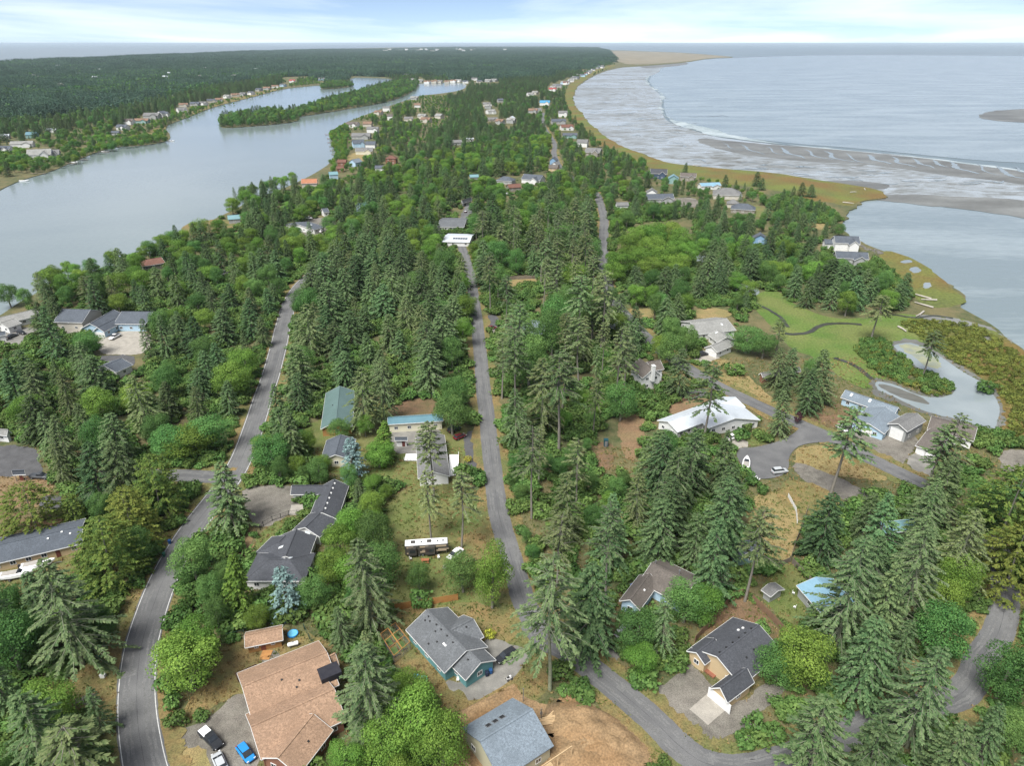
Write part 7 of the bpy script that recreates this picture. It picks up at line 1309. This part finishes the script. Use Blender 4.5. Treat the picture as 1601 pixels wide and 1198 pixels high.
def mass_in(name, label, px, sp, seed, kinds, smin, smax, zs=1.0, z=0.0):
    W = np.array([tuple(P(x, y)[:2]) for x, y in px]); r = np.random.default_rng(seed); lo = W.min(0); hi = W.max(0); n = int((hi-lo).prod()/(sp*sp)); pts = r.uniform(lo, hi, (n, 2)); pts = pts[in_poly(pts, W)]; n = len(pts); s = r.uniform(smin, smax, n)
    sr = [v[2] for k in kinds for v in VAR[k]]
    scatter(name, label, 'shrubs', np.column_stack([pts, np.full(n, z)]), r.integers(0, len(sr), n), r.uniform(0, 6.28, n), np.column_stack([s, s, s*zs*r.uniform(.7, 1.3, n)]), sr)
mass_in('marsh_shrubs', 'golden green salt-tolerant shrubs on the marsh outside the pond', [(1405,505),(1450,500),(1530,512),(1601,560),(1660,600),(1660,740),(1600,700),(1570,690),(1580,640),(1545,594),(1510,577),(1475,555),(1440,530)], 1.7, 3, ['heath', 'heath', 'heath'], .4, .95)
mass_in('island_shrubs', 'dense shrubs on the tongue of land inside the pond', [(1335,545),(1350,530),(1385,535),(1400,550),(1430,575),(1470,592),(1488,605),(1488,616),(1465,621),(1430,612),(1395,596),(1360,575)], 1.6, 4, ['shrub', 'heath'], .45, 1.0)
mass_in('bank_shrubs', 'bright green scrub on the bank above the marsh', [(1190,318),(1230,305),(1290,325),(1318,345),(1300,352),(1240,346)], 2.2, 5, ['shrub'], .7, 1.4)
mass_in('beach_scrub', 'green scrub behind the marsh beach logs', [(1370,405),(1395,430),(1425,465),(1400,490),(1360,470),(1350,430)], 2.2, 6, ['heath', 'shrub'], .6, 1.4)
mass_in('pond_scrub', 'green scrub around the gravel lot beside the pond', [(1520,672),(1560,680),(1601,690),(1640,700),(1560,705),(1500,700)], 1.8, 7, ['shrub'], .7, 1.3)

# tufts that roughen lawns, verges and field edges
def tuft(seed, lm):
    r = np.random.default_rng(seed); k = 14; p = np.column_stack([r.normal(0, .22, (k, 2)), np.zeros(k)]); d = np.column_stack([r.normal(0, .5, (k, 2)), np.ones(k)]); l = r.uniform(.18, .5, k)
    v, q = kites(p, d, r.normal(0, 1, (k, 3)), l, l*.22); return bpy.data.objects.new('tuft_source', np_mesh('tuft', v, q, lm, {'tone': np.repeat(r.random(k), 4)}))
LMg = leaf_mat('green_blades', lin(.08,.12,.03), lin(.16,.19,.06), .02, .3, .2); LMd = leaf_mat('dry_blades', lin(.22,.155,.065), lin(.36,.27,.13), .015, .3, .2)
TS = [tuft(s, LMg) for s in range(3)] + [tuft(9+s, LMd) for s in range(4)]
W = [np.array([tuple(P(x, y)[:2]) for x, y in q]) for q in ([(-40,700),(1640,700),(1640,1230),(-40,1230)], [(1150,560),(1640,560),(1640,700),(1150,700)])]
r = np.random.default_rng(77); T = np.concatenate([r.uniform(w.min(0), w.max(0), (30000 if i == 0 else 5000, 2)) for i, w in enumerate(W)])
HARD = [np.asarray([tuple((o.matrix_world @ v.co)[:2]) for v in o.data.vertices]) for o in COL.objects if o.name.split('.')[0] in ('pond', 'concrete_drive', 'concrete_apron', 'concrete_pad', 'gravel_drive', 'gravel_court', 'gravel_lot', 'parking', 'cul_de_sac', 'left_drive', 'old_slab', 'driveway', 'courtyard', 'asphalt_court', 'front_lot', 'building_site', 'brick_path', 'gravel_track')]
bad = np.zeros(len(T), bool)
for f in HARD: c = np.all((T > f.min(0)) & (T < f.max(0)), 1); bad[c] |= in_poly(T[c], f)
for o in [o for o in COL.objects if o.name.split('.')[0].endswith('_road')]:
    v = np.asarray([tuple(q.co[:2]) for q in o.data.vertices]); f = np.concatenate([v[0::2], v[1::2][::-1]]); bad |= in_poly(T, f)
for f in ROOFS: c = np.all((T > f.min(0)) & (T < f.max(0)), 1); bad[c] |= in_poly(T[c], f)
T = T[~bad]; n = len(T); s = r.uniform(.5, 1.3, n)
ph = np.sin(T[:, 0]*.13)+np.sin(T[:, 1]*.17+1)+np.sin(T[:, 0]*.05+T[:, 1]*.07)
scatter('grass_tufts', 'tufts of green and straw-coloured grass over yards and verges', 'grass', np.column_stack([T, np.full(n, .06)]), np.where(r.random(n) < .5+.22*ph, r.integers(0, 3, n), r.integers(3, 7, n)), r.uniform(0, 6.28, n), np.column_stack([s, s, s]), TS)
print('tufts', n)
# ---------------------------------------------------------------- the air
hz = MB(); hz.box(-170000, -4000, -6, 170000, 310000, CAMH + 14)
hm = bpy.data.materials.new('haze'); hm.use_nodes = True; hn = hm.node_tree.nodes; hn.clear()
ho = hn.new('ShaderNodeOutputMaterial'); hv = hn.new('ShaderNodeVolumePrincipled'); hv.inputs['Color'].default_value = (.72, .86, .97, 1); hv.inputs['Density'].default_value = 2.8e-5; hv.inputs['Anisotropy'].default_value = 0.0
hm.node_tree.links.new(hv.outputs[0], ho.inputs['Volume'])
tag(hz.build('haze', hm), 'thin pale blue haze over land and water', 'haze', kind='stuff')
